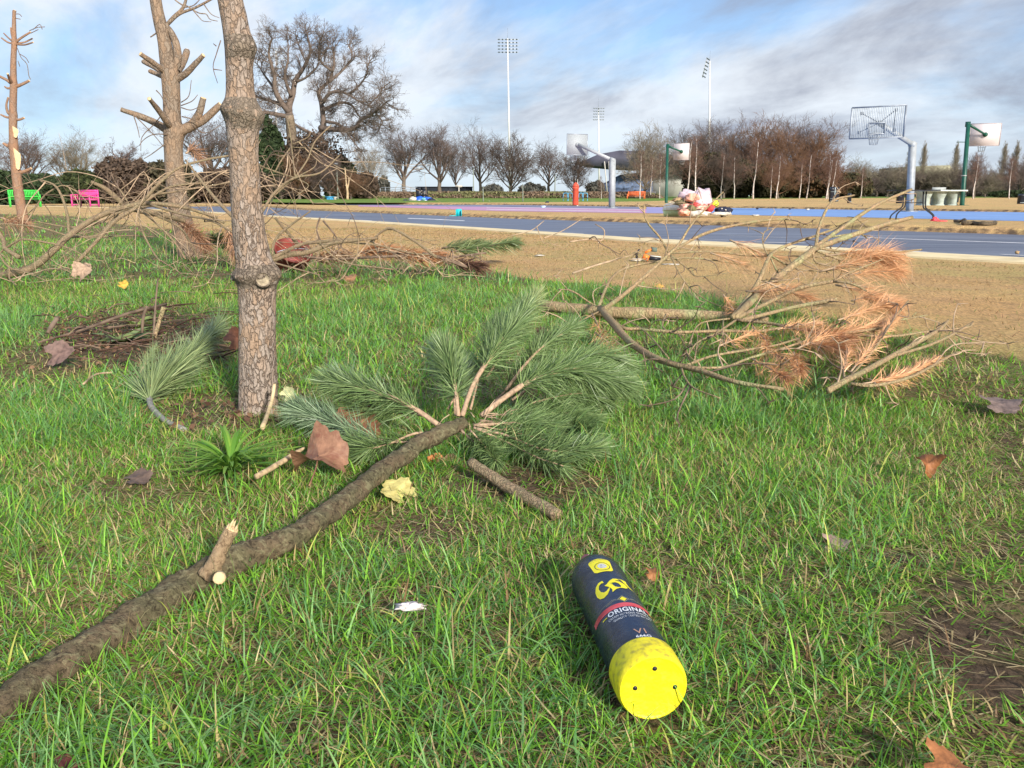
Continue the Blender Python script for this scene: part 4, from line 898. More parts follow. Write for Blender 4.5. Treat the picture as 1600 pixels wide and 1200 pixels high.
m = M(); m.lathe([(4.9*k_, 27*k_), (4.7*k_, 29*k_), (3.2*k_, 31.5*k_), (1.2*k_, 33.5*k_), (.6*k_, 34*k_)], 18, 0, b); m.build('domed_lid', OR, o, True)
# ---- blue cycle racks
for px, w in ((884, 8), (890.5, 8), (908, 7), (914, 8)):
    Y = 70; o = thing('cycle_stand', 'blue tube cycle stand beside the red orange bin', 'cycle stand', Vector((PD(px, 306, Y).x, Y, .13)), 'blue cycle stands'); x0, x1 = PD(px-w/2, 306, Y).x, PD(px+w/2, 306, Y).x; zt = PD(px, 302, Y).z
    m = M(); m.tube(smoothpath([(x0, Y, .1), (x0, Y, zt*.8), (x0+.06, Y, zt), (x1-.06, Y, zt), (x1, Y, zt*.8), (x1, Y, .1)], 3), .035, 6); m.build('hoop_rail', mat('blue_rail_paint', (.10, .32, .52)), o)
# ---- concrete table tennis table
Y = 43; CON = mat('pale_concrete', (.36, .42, .38), .9, var=.12, scale=6)
o = thing('table_tennis_table', 'pale concrete table tennis table on thick flared legs', 'table', Vector((PD(1470, 306, Y).x, Y, .11)))
xa, xb = PD(1438, 306, Y).x, PD(1500, 306, Y).x; zt = PD(1470, 297, Y).z
m = M(); m.box(((xa+xb)/2, Y, zt-.03), (xb-xa, 1.4, .07)); m.build('table_top', mat('worn_table_top', (.55, .60, .57), .8), o)
m = M(); m.box((PD(1466, 306, Y).x, Y, zt+.07), (.7, .03, .13)); m.build('net_plate', mat('grey_net_plate', (.34, .36, .35)), o)
for px in (1443, 1465, 1486):
    m = M(); x = PD(px, 306, Y).x
    for (z0, w0), (z1, w1) in zip([(.1, .44), (.2, .24), (.45, .24), (zt-.07, .55)], [(.2, .24), (.45, .24), (zt-.07, .55), (zt-.065, .56)]):
        m.add([(x+a*w/2, Y+b_2*.45, z) for z, w in ((z0, w0), (z1, w1)) for a, b_2 in ((-1, -1), (1, -1), (1, 1), (-1, 1))], [(0, 1, 5, 4), (1, 2, 6, 5), (2, 3, 7, 6), (3, 0, 4, 7)])
    m.build('leg', CON, o)
# ---- folding table standing on the verge
Y = P(1425, 343, .03).y
o = thing('folding_table', 'black folding table on thin bent tube legs, in front of the large silver hoop', 'table', P(1425, 343, .03))
def q(px, py, dy=0): return PD(px, py, Y+dy)
zt = q(1430, 297.5).z; m = M(); xa, xb = q(1397, 300).x, q(1463, 300).x; m.box(((xa+xb)/2, Y+.1, zt), (xb-xa, .62, .022)); m.build('table_top', BLACK, o)
for pts in ([(1412, 299), (1411, 318), (1408.5, 324), (1393, 336), (1390, 346)], [(1416, 299), (1415, 318), (1412, 325), (1402, 334), (1399.5, 344)], [(1443, 299), (1442.5, 322), (1446, 327), (1457, 336), (1457.5, 341)], [(1447.5, 299), (1446, 321), (1449, 327), (1458.5, 336), (1458, 342)]):
    m = M(); m.tube(smoothpath([q(a, b, .0) for a, b in pts], 4), .017, 6); m.build('leg', BLACK, o, True)
m = M(); m.tube([q(1411, 317), q(1443, 316.5)], .011, 6); m.build('cross_bar', BLACK, o)
# ---- crumpled cloth and rubbish
def crumple(m, c, r, amp=.35, fr=2.0, seed=0, mi=0, sub=3, col=None, flat=True):
    bm = bmesh.new(); bmesh.ops.create_icosphere(bm, subdivisions=sub, radius=1); v = []
    for x in bm.verts:
        p = x.co.copy(); k = 1+amp*noise.noise(p*fr+Vector((seed, seed*2, 0)))+amp*.7*noise.noise(p*fr*2.6+Vector((seed, 0, 9)))+amp*.35*abs(noise.noise(p*fr*6+Vector((seed, 3, 9))))
        v.append((c[0]+p.x*r[0]*k, c[1]+p.y*r[1]*k, max(c[2]+p.z*r[2]*k, .0 if flat else -9)))
    bm.verts.index_update(); f = [tuple(q.index for q in fc.verts) for fc in bm.faces]; bm.free(); m.add(v, f, mi, col)
def cm(name, c, var=.35, sc=9, rough=.8, dark=None, trans=0): return mat(name, c, rough, var=var, scale=sc, dark=dark, trans=trans)
FLORAL = cm('floral_cloth', (.58, .38, .30), .45, 14, dark=(.45, .06, .05)); SHEER = cm('sheer_pink_plastic', (.82, .66, .72), .10, 20, .3, trans=.3); OLIVE = cm('olive_cloth', (.16, .14, .065), .3, 12)
REDC = cm('red_cloth', (.50, .06, .055), .35, 8); WHITEC = cm('dirty_white_cloth', (.55, .52, .46), .2, 10); NAVY = cm('navy_fabric', (.018, .024, .055), .5, 20); TAN = cm('tan_cloth', (.40, .27, .14), .3, 10); PEACH = cm('peach_cloth', (.70, .36, .26), .3, 12)
Yr = 22.5
def cl(name, mt, px, py, rx, ry, label=None, par=None, amp=.4, seed=0, Y=None, dy=0.0):
    Y = Y or Yr; m = M(); c = PD(px, py, Y+dy); crumple(m, c, (rx/F*Y, min(rx, ry*1.5)/F*Y, ry/F*Y), amp, 1.9, seed)
    return m.build(name, mt, par, False)
for i, (nm, cat, mt, px, py, rx, ry, dy, lab) in enumerate([
    ('plastic_sheet', 'plastic sheet', SHEER, 1094, 315, 19, 18, .1, 'sheer pale pink plastic sheet bulging over the top of the rubbish heap'), ('plastic_sheet', 'plastic sheet', SHEER, 1074, 305, 13, 8, .2, 'smaller wrinkle of pale pink plastic at the upper left of the rubbish heap'),
    ('cloth', 'cloth', PEACH, 1083, 309, 11, 6, -.15, 'peach cloth tucked under the pink plastic sheet'), ('cloth', 'cloth', OLIVE, 1068, 317, 14, 5, 0, 'olive cloth sticking out at the upper left of the heap'), ('cloth', 'cloth', TAN, 1060, 313, 8, 4, .1, 'tan cloth at the left shoulder of the heap'),
    ('cloth', 'cloth', REDC, 1087, 322, 9, 5, -.25, 'red cloth in the middle of the heap'), ('cloth', 'cloth', FLORAL, 1072, 325, 11, 7, -.1, 'brown and white floral cloth in the heap above the peach fabric'), ('cloth', 'cloth', OLIVE, 1081, 327, 7, 6, -.35, 'dark olive cloth low in the heap'),
    ('cloth', 'cloth', FLORAL, 1095, 324, 10, 5, -.3, 'white and red floral cloth under the pink plastic'), ('cloth', 'cloth', PEACH, 1070, 332, 9, 5, -.4, 'peach red cloth beside the pet carrier'), ('cloth', 'cloth', REDC, 1108, 326, 7, 6, -.2, 'red cloth at the right end of the heap below the yellow ball'),
    ('cloth', 'cloth', WHITEC, 1092, 333.5, 16, 4, -.45, 'dirty white cloth spread along the foot of the heap'), ('cloth', 'cloth', WHITEC, 1126, 334, 15, 2.5, -.2, 'white cloth lying under the navy bag')]):
    o = tag(cl(nm, mt, px, py, rx, ry, seed=i*3.1, dy=dy), lab, cat, 'pieces of the rubbish heap'); rehome(o, (o.data.vertices[0].co.x, Yr, .06))
m = M(); c = PD(1117, 318.5, Yr); rr = 6/F*Yr; bm = bmesh.new(); bmesh.ops.create_icosphere(bm, subdivisions=3, radius=rr); bm.verts.index_update(); m.add([tuple(v.co+c) for v in bm.verts], [tuple(v.index for v in f.verts) for f in bm.faces], 0); bm.free()
yb = M(); 
for k in range(4): a0 = k*.8; yb.tube([c+Vector((math.cos(a)*math.cos(a0), math.sin(a)*math.cos(a0)*1, math.sin(a0+a*.6))).normalized()*rr*1.01 for a in np.linspace(-2.8, -.4, 8)], rr*.10, 5)
o = m.build('ball', mat('yellow_plastic_shell', (.75, .72, .05), .4), None, True); tag(o, 'small yellow and black ball on the right of the rubbish heap', 'ball'); p_ = yb.build('black_panel', BLACK, None); p_.parent = o; rehome(o, c); p_.location = -c
m = M(); crumple(m, PD(1130, 330, Yr), (13/F*Yr, .15, 6.5/F*Yr), .4, 1.8, 5); o = m.build('bag', NAVY); tag(o, 'crumpled navy bag with white marks on the right of the heap', 'bag'); rehome(o, PD(1130, 336, Yr)); 
m = M(); 
for px, py in ((1128, 326), (1134, 328), (1137, 333), (1141, 332)): crumple(m, PD(px, py, Yr-.17), (.022, .01, .02), .4, 2, px, sub=1)
x = m.build('white_marks', WHITEC); x.parent = o; x.location = -Vector(o.location)
# pet carrier
b = P(1051, 338, .05); k_ = b.y/F; o = thing('pet_carrier', 'pet carrier with pale green base and clear domed lid, left of the rubbish heap', 'pet carrier', b)
def rbox(m, z0, z1, w0, w1, d0, d1, mi=0, steps=1):
    V = []
    for z, w, d in ((z0, w0, d0), (z1, w1, d1)):
        for a, b2 in ((-1, -.75), (-.85, -1), (.85, -1), (1, -.75), (1, .75), (.85, 1), (-.85, 1), (-1, .75)): V.append((b.x+a*w/2, b.y+.2+b2*d/2, b.z+z))
    m.add(V, [(j, (j+1) % 8, 8+(j+1) % 8, 8+j) for j in range(8)]+[tuple(range(8))[::-1], tuple(range(8, 16))], mi)
m = M(); rbox(m, 0, 9*k_, 21*k_, 25*k_, .28, .34); m.build('carrier_base', cm('pale_green_plastic', (.62, .74, .38), .08, 5, .4), o)
m = M(); rbox(m, 9*k_, 10*k_, 26.5*k_, 26.5*k_, .36, .36); m.build('carrier_rim', cm('cream_plastic', (.70, .68, .50), .05, 5, .4), o)
m = M(); rbox(m, 10*k_, 16.5*k_, 25*k_, 22.5*k_, .34, .28); rbox(m, 16.5*k_, 19*k_, 22.5*k_, 15*k_, .28, .2); m.build('clear_lid', cm('cloudy_clear_plastic', (.85, .86, .80), .06, 15, .25), o)
m = M(); m.tube(smoothpath([(b.x-.08, b.y+.2, b.z+18.8*k_), (b.x-.05, b.y+.2, b.z+21*k_), (b.x+.05, b.y+.2, b.z+21*k_), (b.x+.08, b.y+.2, b.z+18.8*k_)], 3), .012, 6); m.build('handle', cm('cream_handle', (.6, .6, .5)), o)
# pile of bags by the dark post in the distance
Yd = 74
for i, (nm, mt, px, py, rx, ry, lab) in enumerate([('bag', cm('blue_plastic', (.02, .11, .62), .35, 3, .4), 656, 311, 9, 4, 'bright blue bag on the left of the distant heap'), ('bag', cm('blue_plastic_dark', (.03, .12, .55), .35, 3, .4), 668, 311.5, 8, 3.5, 'blue bag on the right of the distant heap'),
    ('bag', WHITEC, 645, 312, 6, 4, 'white bag leaning at the left end of the distant heap'), ('bag', cm('white_plastic', (.7, .75, .8), .15, 5), 661, 314, 9, 1.8, 'white plastic at the foot of the distant heap'), ('bag', NAVY, 674, 313, 6, 3, 'black bag at the right end of the distant heap'), ('bag', NAVY, 634, 314, 5, 2, 'dark bag fallen left of the distant heap'), ('bag', cm('teal_plastic', (.2, .55, .6), .2, 5), 662, 311, 3, 2, 'small teal bag between the two blue bags')]):
    o = cl(nm, mt, px, py, rx, ry, amp=.35, seed=i*2.2+1, Y=Yd-1-.1*i); tag(o, lab, 'bag', 'bags dumped round the distant dark bins'); rehome(o, (o.data.vertices[0].co.x, Yd, .1))
o = thing('bin_shelter', 'dark double bin with stickers standing among dumped blue bags', 'bin', Vector((PD(661, 306, Yd).x, Yd, .1))); k_ = Yd/F
for x in (655, 663.5):
    m = M(); p = PD(x, 302, Yd); m.box((p.x, Yd, .1+p.z/2+.28), (9*k_, .5, 19*k_*.95)); m.box((p.x, Yd, PD(x, 294.5, Yd).z), (9.6*k_, .55, 2.5*k_)); m.build('bin_body', BLACK, o)
m = M()
for a, b2 in ((656, 300), (659, 298), (663, 300), (659, 303), (663, 303), (663, 307)): p = PD(a, b2, Yd-.28); m.box(p, (.05, .01, .06))
m.build('sticker', WHITEC, o)
# dark container wall, shed, blue boxes
def slab(name, label, cat, x0, x1, yt, yb, Y, d, mt, trim=None):
    a, b = PD(x0, yt, Y), PD(x1, yb, Y); z0 = max(b.z, .05); o = thing(name, label, cat, Vector(((a.x+b.x)/2, Y, z0)))
    m = M(); m.box(((a.x+b.x)/2, Y+d/2, (a.z+z0)/2), (b.x-a.x, d, a.z-z0)); m.build('wall', mt, o)
    m = M(); m.box(((a.x+b.x)/2, Y+d/2, a.z+.04), (b.x-a.x+.2, d+.2, .08)); m.build('roof', trim or mt, o)
    m = M(); n = max(3, int((b.x-a.x)/1.2))
    for i in range(n): m.box((a.x+(b.x-a.x)*(i+.5)/n, Y-.03, (a.z+z0)/2), (.07, .05, a.z-z0-.1))
    m.build('ribs', trim or mt, o); return o
slab('container', 'long low black container wall behind the row of bare trees', 'container', 650, 737, 292.5, 309, 112, 2.5, cm('near_black_cladding', (.020, .024, .032), .2, .5), BLACK)
slab('shed', 'small red shed beside brown shrubs', 'shed', 563, 579, 292, 309, 98, 2, cm('dull_red_cladding', (.30, .045, .04), .2, 2), cm('dark_red_trim', (.15, .03, .03)))
slab('crate', 'bright blue crate on the grass near the oak trunk', 'crate', 510, 521, 308.5, 313, 80, .5, cm('blue_crate_plastic', (.05, .30, .60), .1, 2), cm('blue_crate_lid', (.08, .40, .70)))
slab('crate', 'small white crate right of the blue crate', 'crate', 522, 525, 309, 313, 80, .3, WHITEC)
# posts and lamp columns
def lamp_post(px, top, bot_, Y, label, w=.12, head=True, mt=None):
    mt = mt or cm('grey_green_column', (.22, .25, .21), .1, 2); b = Vector((PD(px, 306, Y).x, Y, .1)); t_ = PD(px, top, Y); o = thing('lamp_post', label, 'lamp post', b)
    m = M(); m.tube([b, (b.x, Y, t_.z*.3), (b.x, Y, t_.z)], [w, w*.6, w*.4], 8); m.build('post', mt, o)
    if head: m = M(); m.box((b.x, Y-.15, t_.z), (.3, .5, .14)); m.build('lamp_head', GALVD, o)
lamp_post(528, 256, 312, 84, 'grey lamp column in front of the dark conifers right of the oak')
lamp_post(740, 261, 309, 100, 'lamp column left of the tall narrow bare tree', head=True)
lamp_post(867, 272, 309, 100, 'thin lamp column left of the grey hoop board')
lamp_post(755, 290, 316, 66, 'short thin post on the grass left of the tallest floodlight', .06, False)
lamp_post(817, 287, 317, 66, 'short thin post on the grass right of the tallest floodlight', .06, False)
lamp_post(902, 280, 316, 68, 'thin white post behind the red orange bin', .05, False, WHITEC)
o = thing('sign', 'white arrow sign on a post before the black container wall', 'sign', Vector((PD(717, 306, 98).x, 98, .1))); p = PD(717, 291, 98)
m = M(); m.tube([(p.x, 98, .1), (p.x, 98, p.z)], .06, 6); m.build('post', WHITEC, o); m = M(); m.add([(p.x-.42, 97.95, p.z-.1), (p.x+.25, 97.95, p.z-.12), (p.x+.48, 97.95, p.z), (p.x+.25, 97.95, p.z+.14), (p.x-.42, 97.95, p.z+.12)]+[(p.x-.42, 98.0, p.z-.1), (p.x+.25, 98.0, p.z-.12), (p.x+.48, 98.0, p.z), (p.x+.25, 98.0, p.z+.14), (p.x-.42, 98.0, p.z+.12)], [(0, 1, 2, 3, 4), (9, 8, 7, 6, 5)]+[(i, 5+i, 5+(i+1) % 5, (i+1) % 5) for i in range(5)]); m.build('sign_board', WHITEC, o)
# railing
o = thing('railing', 'low grey railing between the red shed and the black container wall', 'fence', Vector((PD(615, 306, 104).x, 104, .1))); Yf = 104
m = M(); m.tube([PD(585, 293.5, Yf), PD(652, 292.5, Yf)], .04, 5); m.tube([PD(585, 297, Yf), PD(652, 296, Yf)], .03, 5); m.build('rails', GALVD, o)
for px in range(586, 652, 8): m = M(); m.tube([PD(px, 292, Yf), PD(px, 303, Yf)], .05, 5); m.build('post', GALVD, o)
# broken pale trunk
o = thing('tree_stump', 'tall pale broken trunk standing right of the oak', 'tree', Vector((PD(543, 306, 82).x, 82, .1))); m = M()
for pts, w in [([(543, 313), (543, 300), (541, 285), (539, 262)], (4.5, 1.5)), ([(543, 295), (545, 285), (545, 277)], (2.5, 1.5)), ([(542, 291), (539, 289)], (2, 1))]:
    S = smoothpath([PD(a, b2, 82) for a, b2 in pts], 3); m.tube(S, np.linspace(pxr(w[0], 82), pxr(w[1], 82), len(S)), 7)
m.build('trunk', cm('pale_dead_wood', (.45, .33, .20), .2, 4), o)
# ---- floodlights
FLP = mat('pale_steel_mast', (.62, .62, .62), .5, .2, var=.05); FLL = mat('dark_lamp_housing', (.075, .10, .11), .5)
def flood(label, px, top, bot_, Y, w, rack, cols_, rows_, turn=0.0, lean=0.0, pale=False):
    b = Vector((PD(px, 306, Y).x, Y, .1)); o = thing('floodlight_mast', label, 'floodlight', b, 'stadium floodlights'); k_ = Y/F
    x0, x1, y0, y1 = rack; c0 = PD((x0+x1)/2, (y0+y1)/2, Y); rw = (x1-x0)*k_/max(.35, math.cos(turn)); rh = (y1-y0)*k_; 
    tp = PD(px+lean, top, Y); m = M(); m.tube([b, b.lerp(Vector((tp.x, Y, tp.z)), .5), (tp.x, Y, tp.z)], [w*k_*.62, w*k_*.5, w*k_*.34], 10); m.build('mast', FLP, o)
    q = Matrix.Rotation(turn, 3, 'Z'); m = M()
    til = R(12)
    def rp(u, v, d=0): l = q@Vector((u*rw/2, -v*rh/2*math.tan(til)-d, 0)); return Vector((c0.x, Y, c0.z))+l+Vector((0, 0, v*rh/2))
    for j in range(rows_): v = -1+2*j/(rows_-1); m.tube([rp(-1, v), rp(1, v)], .10*k_*4, 4)
    m.tube([rp(0, -1.1, -.2), rp(0, 1.1, -.2)], .22*k_*3, 5); m.build('lamp_rack', FLP if not pale else GALV, o)
    me = None
    lm = M(); s = 1.05*k_*(1 if not pale else .8); lm.lathe([(s*.35, .7*s), (s*.8, .2*s), (s*1.25, -.5*s)], 8, 0, (0, 0, 0), Matrix.Rotation(R(62), 3, 'X')); base_me = lm.mesh('lamp'); base_me.materials.append(FLL if not pale else GALVD)
    for i in range(cols_):
        for j in range(rows_):
            l = bpy.data.objects.new('lamp', base_me); C.collection.objects.link(l); l.parent = o; l.location = rp(-1+2*(i+.5)/cols_, -1+2*j/(rows_-1), .25*k_*3)-b; l.rotation_euler = (0, 0, turn)
    m = M(); m.tube([(tp.x, Y, tp.z), (tp.x, Y, tp.z+14*k_)], .05*k_*3, 4); m.build('aerial', GALVD, o)
flood('tallest floodlight mast with dark lamps in five rows, left of centre of the sky', 797, 60, 308, 230, 3.0, (778, 809, 63, 80), 6, 5, lean=-4)
flood('small distant floodlight behind the silver hoop with the grey board', 936.5, 168, 308, 320, 2.4, (927, 944, 170, 186), 5, 5, lean=-1.5, pale=True)
flood('floodlight mast with its rack turned side-on above the big clump', 1108, 95, 308, 240, 3.0, (1098, 1107, 94, 118), 5, 6, R(66), lean=1, pale=False)
flood('floodlight seen through the branches of the oak', 432, 78, 308, 240, 3.0, (419, 446, 78, 104), 5, 5, lean=-1, pale=True)
# ---- stadium stand
Ys = 205
def prism(name, pts, Y, d, mt, par):
    a = [tuple(PD(x, y, Y)) for x, y in pts]; b = [(x, y+d, z) for x, y, z in a]; n = len(a); m = M()
    m.add(a+b, [tuple(range(n)), tuple(range(2*n-1, n-1, -1))]+[(i, n+i, n+(i+1) % n, (i+1) % n) for i in range(n)]); return m.build(name, mt, par)
o = thing('stadium_stand', 'stadium stand with a dark sweeping roof behind the silver and green hoops', 'stadium', Vector((PD(1010, 306, Ys).x, Ys, .1)))
prism('roof', [(905, 254), (935, 241), (968, 235), (1010, 236), (1060, 243), (1100, 256), (1060, 257), (1000, 264), (962, 262), (930, 259)], Ys-6, 14, cm('dark_roof_sheeting', (.07, .07, .10), .2, .3), o)
prism('side_wall', [(1018, 262), (1066, 252), (1108, 262), (1108, 308), (1018, 308)], Ys+1, 10, cm('pale_concrete_wall', (.42, .41, .38), .15, .3), o)
prism('seating', [(928, 297), (975, 272), (1020, 268), (1020, 304), (928, 304)], Ys, 9, cm('blue_grey_seats', (.10, .14, .24), .4, 1.2), o)
prism('terrace_wall', [(925, 300), (1025, 299), (1025, 308), (925, 308)], Ys-.5, 1, cm('dark_terrace', (.10, .10, .11), .3, 1), o)
for x0, x1 in ((944, 949), (951, 952.5)):
    prism('strut', [(x0, 252), (x0+1.2, 252), (x1+1.2, 308), (x1, 308)], Ys-7, .5, WHITEC, o)
o = thing('green_roofed_hall', 'low hall with a mossy green sloping roof on the right horizon', 'building', Vector((PD(1460, 306, 230).x, 230, .1)))
prism('roof', [(1424, 260), (1484, 258), (1497, 272), (1424, 272)], 230, 20, cm('mossy_roof', (.26, .25, .17), .25, .2), o)
prism('wall', [(1426, 272), (1496, 272), (1496, 308), (1426, 308)], 231, 18, cm('dull_brick', (.16, .13, .11)), o)
# ---- litter near the road
o = thing('plastic_box', 'small teal plastic box standing open on the verge beyond the road', 'box', P(717, 338, .03)); Y = P(717, 338, .03).y; k_ = Y/F; TEAL = cm('teal_box_plastic', (.02, .50, .55), .1, 5, .4); c = P(717, 338, .03)
m = M(); m.box(c+Vector((-.0, .05, 5.5*k_)), (8*k_, .02, 11*k_)); m.box(c+Vector((4*k_, 0, 5*k_)), (.02, .12, 9*k_)); m.box(c+Vector((-4*k_, 0, 5*k_)), (.02, .12, 10*k_)); m.build('box_body', TEAL, o); m = M(); m.box(c+Vector((-9*k_, -.05, .02)), (11*k_, .14, .015)); m.build('fallen_lid', TEAL, o)
m = M(); crumple(m, P(1461, 345, .05), (.07, .05, .07), .8, 2.5, 3); crumple(m, P(1470, 345.5, .05), (.13, .05, .018), .5, 2.5, 8); x = m.build('plastic_bag', cm('hot_pink_plastic', (.85, .08, .10), .2, 10, .4)); tag(x, 'bright red plastic bag caught on the right leg of the folding table', 'bag'); rehome(x, P(1461, 345, .05))
m = M(); S = smoothpath([P(1505, 348.5, .09), P(1520, 349, .08), P(1540, 350, .08), P(1555, 348.5, .08)], 4); m.tube(S, [.045]*len(S), 8, jit=.4); S = smoothpath([P(1492, 345, .07), P(1500, 346, .07), P(1507, 343, .12), P(1509, 349, .08)], 3); m.tube(S, [.03]*len(S), 7, jit=.4); x = m.build('log', cm('dark_rotten_wood', (.10, .075, .045), .4, 15)); tag(x, 'dark broken log lying on the verge right of the folding table', 'log'); rehome(x, P(1520, 350, .04))
# toys by the near kerb
Yt = P(1010, 408).y
def small(name, label, cat, builds):
    o = thing(name, label, cat, P(1010, 408)); 
    for n, mt, f in builds:
        m = M(); f(m); m.build(n, mt, o)
    return o
small('toy_digger', 'orange and grey plastic toy lying on the dry turf beyond the dead branch', 'toy', [
    ('orange_body', cm('orange_plastic', (.90, .22, .04), .1, 10, .4), lambda m: (m.box(PD(1009, 402, Yt), (.055, .05, .05), Matrix.Rotation(.4, 3, 'Y')), m.box(PD(1013, 392, Yt), (.07, .03, .018), Matrix.Rotation(-.45, 3, 'Y')))),
    ('grey_bucket', cm('dark_green_grey_plastic', (.09, .12, .10)), lambda m: m.box(PD(1022, 390, Yt), (.05, .05, .04), Matrix.Rotation(.1, 3, 'Y'))),
    ('black_tub', BLACK, lambda m: m.box(PD(1023, 404, Yt), (.10, .07, .035), Matrix.Rotation(.08, 3, 'Y'))), ('tub_lid', WHITEC, lambda m: m.box(PD(1024, 400.5, Yt), (.10, .07, .008), Matrix.Rotation(.12, 3, 'Y'))),
    ('black_lever', BLACK, lambda m: m.tube([PD(995, 405, Yt), PD(995, 396, Yt), PD(999, 389, Yt)], [.014, .012, .006], 6))])
m = M(); crumple(m, PD(994, 406, Yt), (.05, .03, .014), .6, 2.5, 4); x = m.build('wrapper', WHITEC); tag(x, 'crumpled white wrapper beside the orange toy', 'wrapper'); rehome(x, P(994, 408))
m = M(); crumple(m, P(1048, 413, .01), (.07, .04, .006), .5, 2.5, 7); x = m.build('wrapper', WHITEC); tag(x, 'flat white wrapper on dry turf right of the orange toy', 'wrapper'); rehome(x, P(1048, 413))
m = M(); crumple(m, P(843, 399, .01), (.05, .04, .006), .5, 2.5, 9); x = m.build('wrapper', WHITEC); tag(x, 'pale scrap lying alone on the dry turf left of the orange toy', 'wrapper'); rehome(x, P(843, 399))
for i, (px, py, w, mt, lab) in enumerate([(1262, 328, 5, WHITEC, 'white bag at the far edge of the blue court'), (1234, 327, 4, NAVY, 'black scrap at the far edge of the blue court, left of the white bag'), (1183, 326.5, 4, NAVY, 'small black scrap at the far court edge right of the navy bag'), (1180, 337.5, 12, WHITEC, 'flat white sheet at the near edge of the blue court'), (849, 324, 7, cm('pale_blue_plastic', (.35, .48, .75), .2, 5), 'pale blue sheet on the pink court'), (855, 317, 7, NAVY, 'dark flat scrap behind the pink court'), (765, 315.5, 4, WHITEC, 'white bag on the far verge left of the tallest floodlight'), (748, 316, 4, NAVY, 'dark scrap on the far verge left of a white bag'), (1589, 397.5, 7, TAN, 'brown scrap on the road at the right edge'), (902, 322, 2.5, WHITEC, 'white cup at the foot of the red orange bin'), (725, 314, 2, WHITEC, 'tiny white scrap on the grass right of the blue bags'), (831, 312, 2.5, WHITEC, 'tiny white scrap on the grass below the bare tree row'), (972, 310, 3, WHITEC, 'tiny white scrap left of the orange bench'), (470, 312, 2, WHITEC, 'tiny white scrap beside the oak foot')]):
    c = P(px, py, .12 if py < 320 else .03); k_ = c.y/F; m = M(); crumple(m, c+Vector((0, 0, .02)), (w/2*k_, w/2.5*k_, max(.015, (w*.28 if w < 10 else 1.2)*k_)), .5, 2.2, i, sub=2); x = m.build('litter', mt); tag(x, lab, 'litter'); rehome(x, c)
# ================================================================ CUT PINE BRANCHES
NEED = bpy.data.materials.new('pine_needles'); NEED.use_nodes = True; t = NEED.node_tree; pb = t.nodes['Principled BSDF']; pb.inputs['Roughness'].default_value = .45; pb.inputs['Specular IOR Level'].default_value = .4
at = N(t, 'ShaderNodeAttribute', attribute_name='Col'); t.links.new(at.outputs[0], pb.inputs['Base Color'])
def strips(name, B, D, Bd, L, Wd, col, parent=None, k=3, mt=None):
    n = len(B); ts = np.linspace(0, 1, k+1); S = np.cross(D, rng.normal(size=(n, 3))); S /= np.linalg.norm(S, axis=1)[:, None]+1e-9
    V = np.zeros((n, 2*k+1, 3))
    for i, t_ in enumerate(ts):
        p = B+D*(L*t_)[:, None]+Bd*(L*t_*t_)[:, None]; p[:, 2] = np.maximum(p[:, 2], .004); w = (Wd*(1-.7*t_**2)*.5)[:, None]*S
        if i < k: V[:, 2*i] = p-w; V[:, 2*i+1] = p+w
        else: V[:, 2*k] = p
    nv = 2*k+1; base = (np.arange(n)*nv)[:, None]; quads = np.array([[2*i, 2*i+1, 2*i+3, 2*i+2] for i in range(k-1)])
    Q = (base[:, :, None]+quads[None]).reshape(-1, 4); T = (base+np.array([2*k-2, 2*k-1, 2*k])[None]).reshape(-1, 3)
    me = bpy.data.meshes.new(name); me.vertices.add(n*nv); me.vertices.foreach_set('co', V.astype(np.float32).ravel())
    loops = np.concatenate([Q.ravel(), T.ravel()]); me.loops.add(len(loops)); me.loops.foreach_set('vertex_index', loops); tot = np.concatenate([np.full(len(Q), 4), np.full(len(T), 3)]); me.polygons.add(len(tot))
    me.polygons.foreach_set('loop_start', np.concatenate(([0], np.cumsum(tot)[:-1]))); me.polygons.foreach_set('loop_total', tot); me.polygons.foreach_set('use_smooth', np.ones(len(tot), bool))
    ca = me.color_attributes.new('Col', 'FLOAT_COLOR', 'POINT'); ca.data.foreach_set('color', np.concatenate([np.repeat(col[:, None, :], nv, 1), np.ones((n, nv, 1))], 2).astype(np.float32).ravel()); me.update(calc_edges=True); me.materials.append(mt or NEED)
    return link(name, me, parent)
def needles(par, S, n, L, W, c0, c1, t0=.3, ang=(22, 60), droop=0.0, tuft=.25, wild=.06):
    k = len(S); t_ = t0+(1-t0)*rng.random(n)**(1-tuft); i = np.minimum((t_*(k-1)).astype(int), k-2); f_ = t_*(k-1)-i
    B = S[i]*(1-f_)[:, None]+S[i+1]*f_[:, None]; A = S[i+1]-S[i]; A /= np.linalg.norm(A, axis=1)[:, None]+1e-9
    s = np.cross(A, rng.normal(size=(n, 3))); s /= np.linalg.norm(s, axis=1)[:, None]+1e-9
    a = np.radians(rng.uniform(ang[0], ang[1], n))*(1-.30*t_**2); D = A*np.cos(a)[:, None]+s*np.sin(a)[:, None]
    Bd = A*.16-s*.05+rng.normal(size=(n, 3))*wild+np.array([0, 0, -droop]); Ln = L*(.65+.5*rng.random(n))*(1-.25*t_**4)
    o = strips('needles', B, D, Bd, Ln, W*(.8+.4*rng.random(n)), lerp3(c0, c1, rng.random(n))*(.8+.4*rng.random(n))[:, None], None)
    o.parent = par; return o
GN = ((.07, .13, .04), (.22, .31, .115)); GB = ((.10, .165, .085), (.25, .34, .20)); BN = ((.48, .24, .11), (.80, .46, .24)); GY = ((.16, .22, .08), (.32, .36, .15))
def path3(pts, Ys, Zs=None, n=5, hmin=.045):
    k = len(pts); Ys = np.interp(np.linspace(0, 1, k), np.linspace(0, 1, len(Ys)), Ys)
    return smoothpath([(lambda q: q if q.z > hmin else P(a, b, hmin))(PD(a, b, y)) for (a, b), y in zip(pts, Ys)], n)
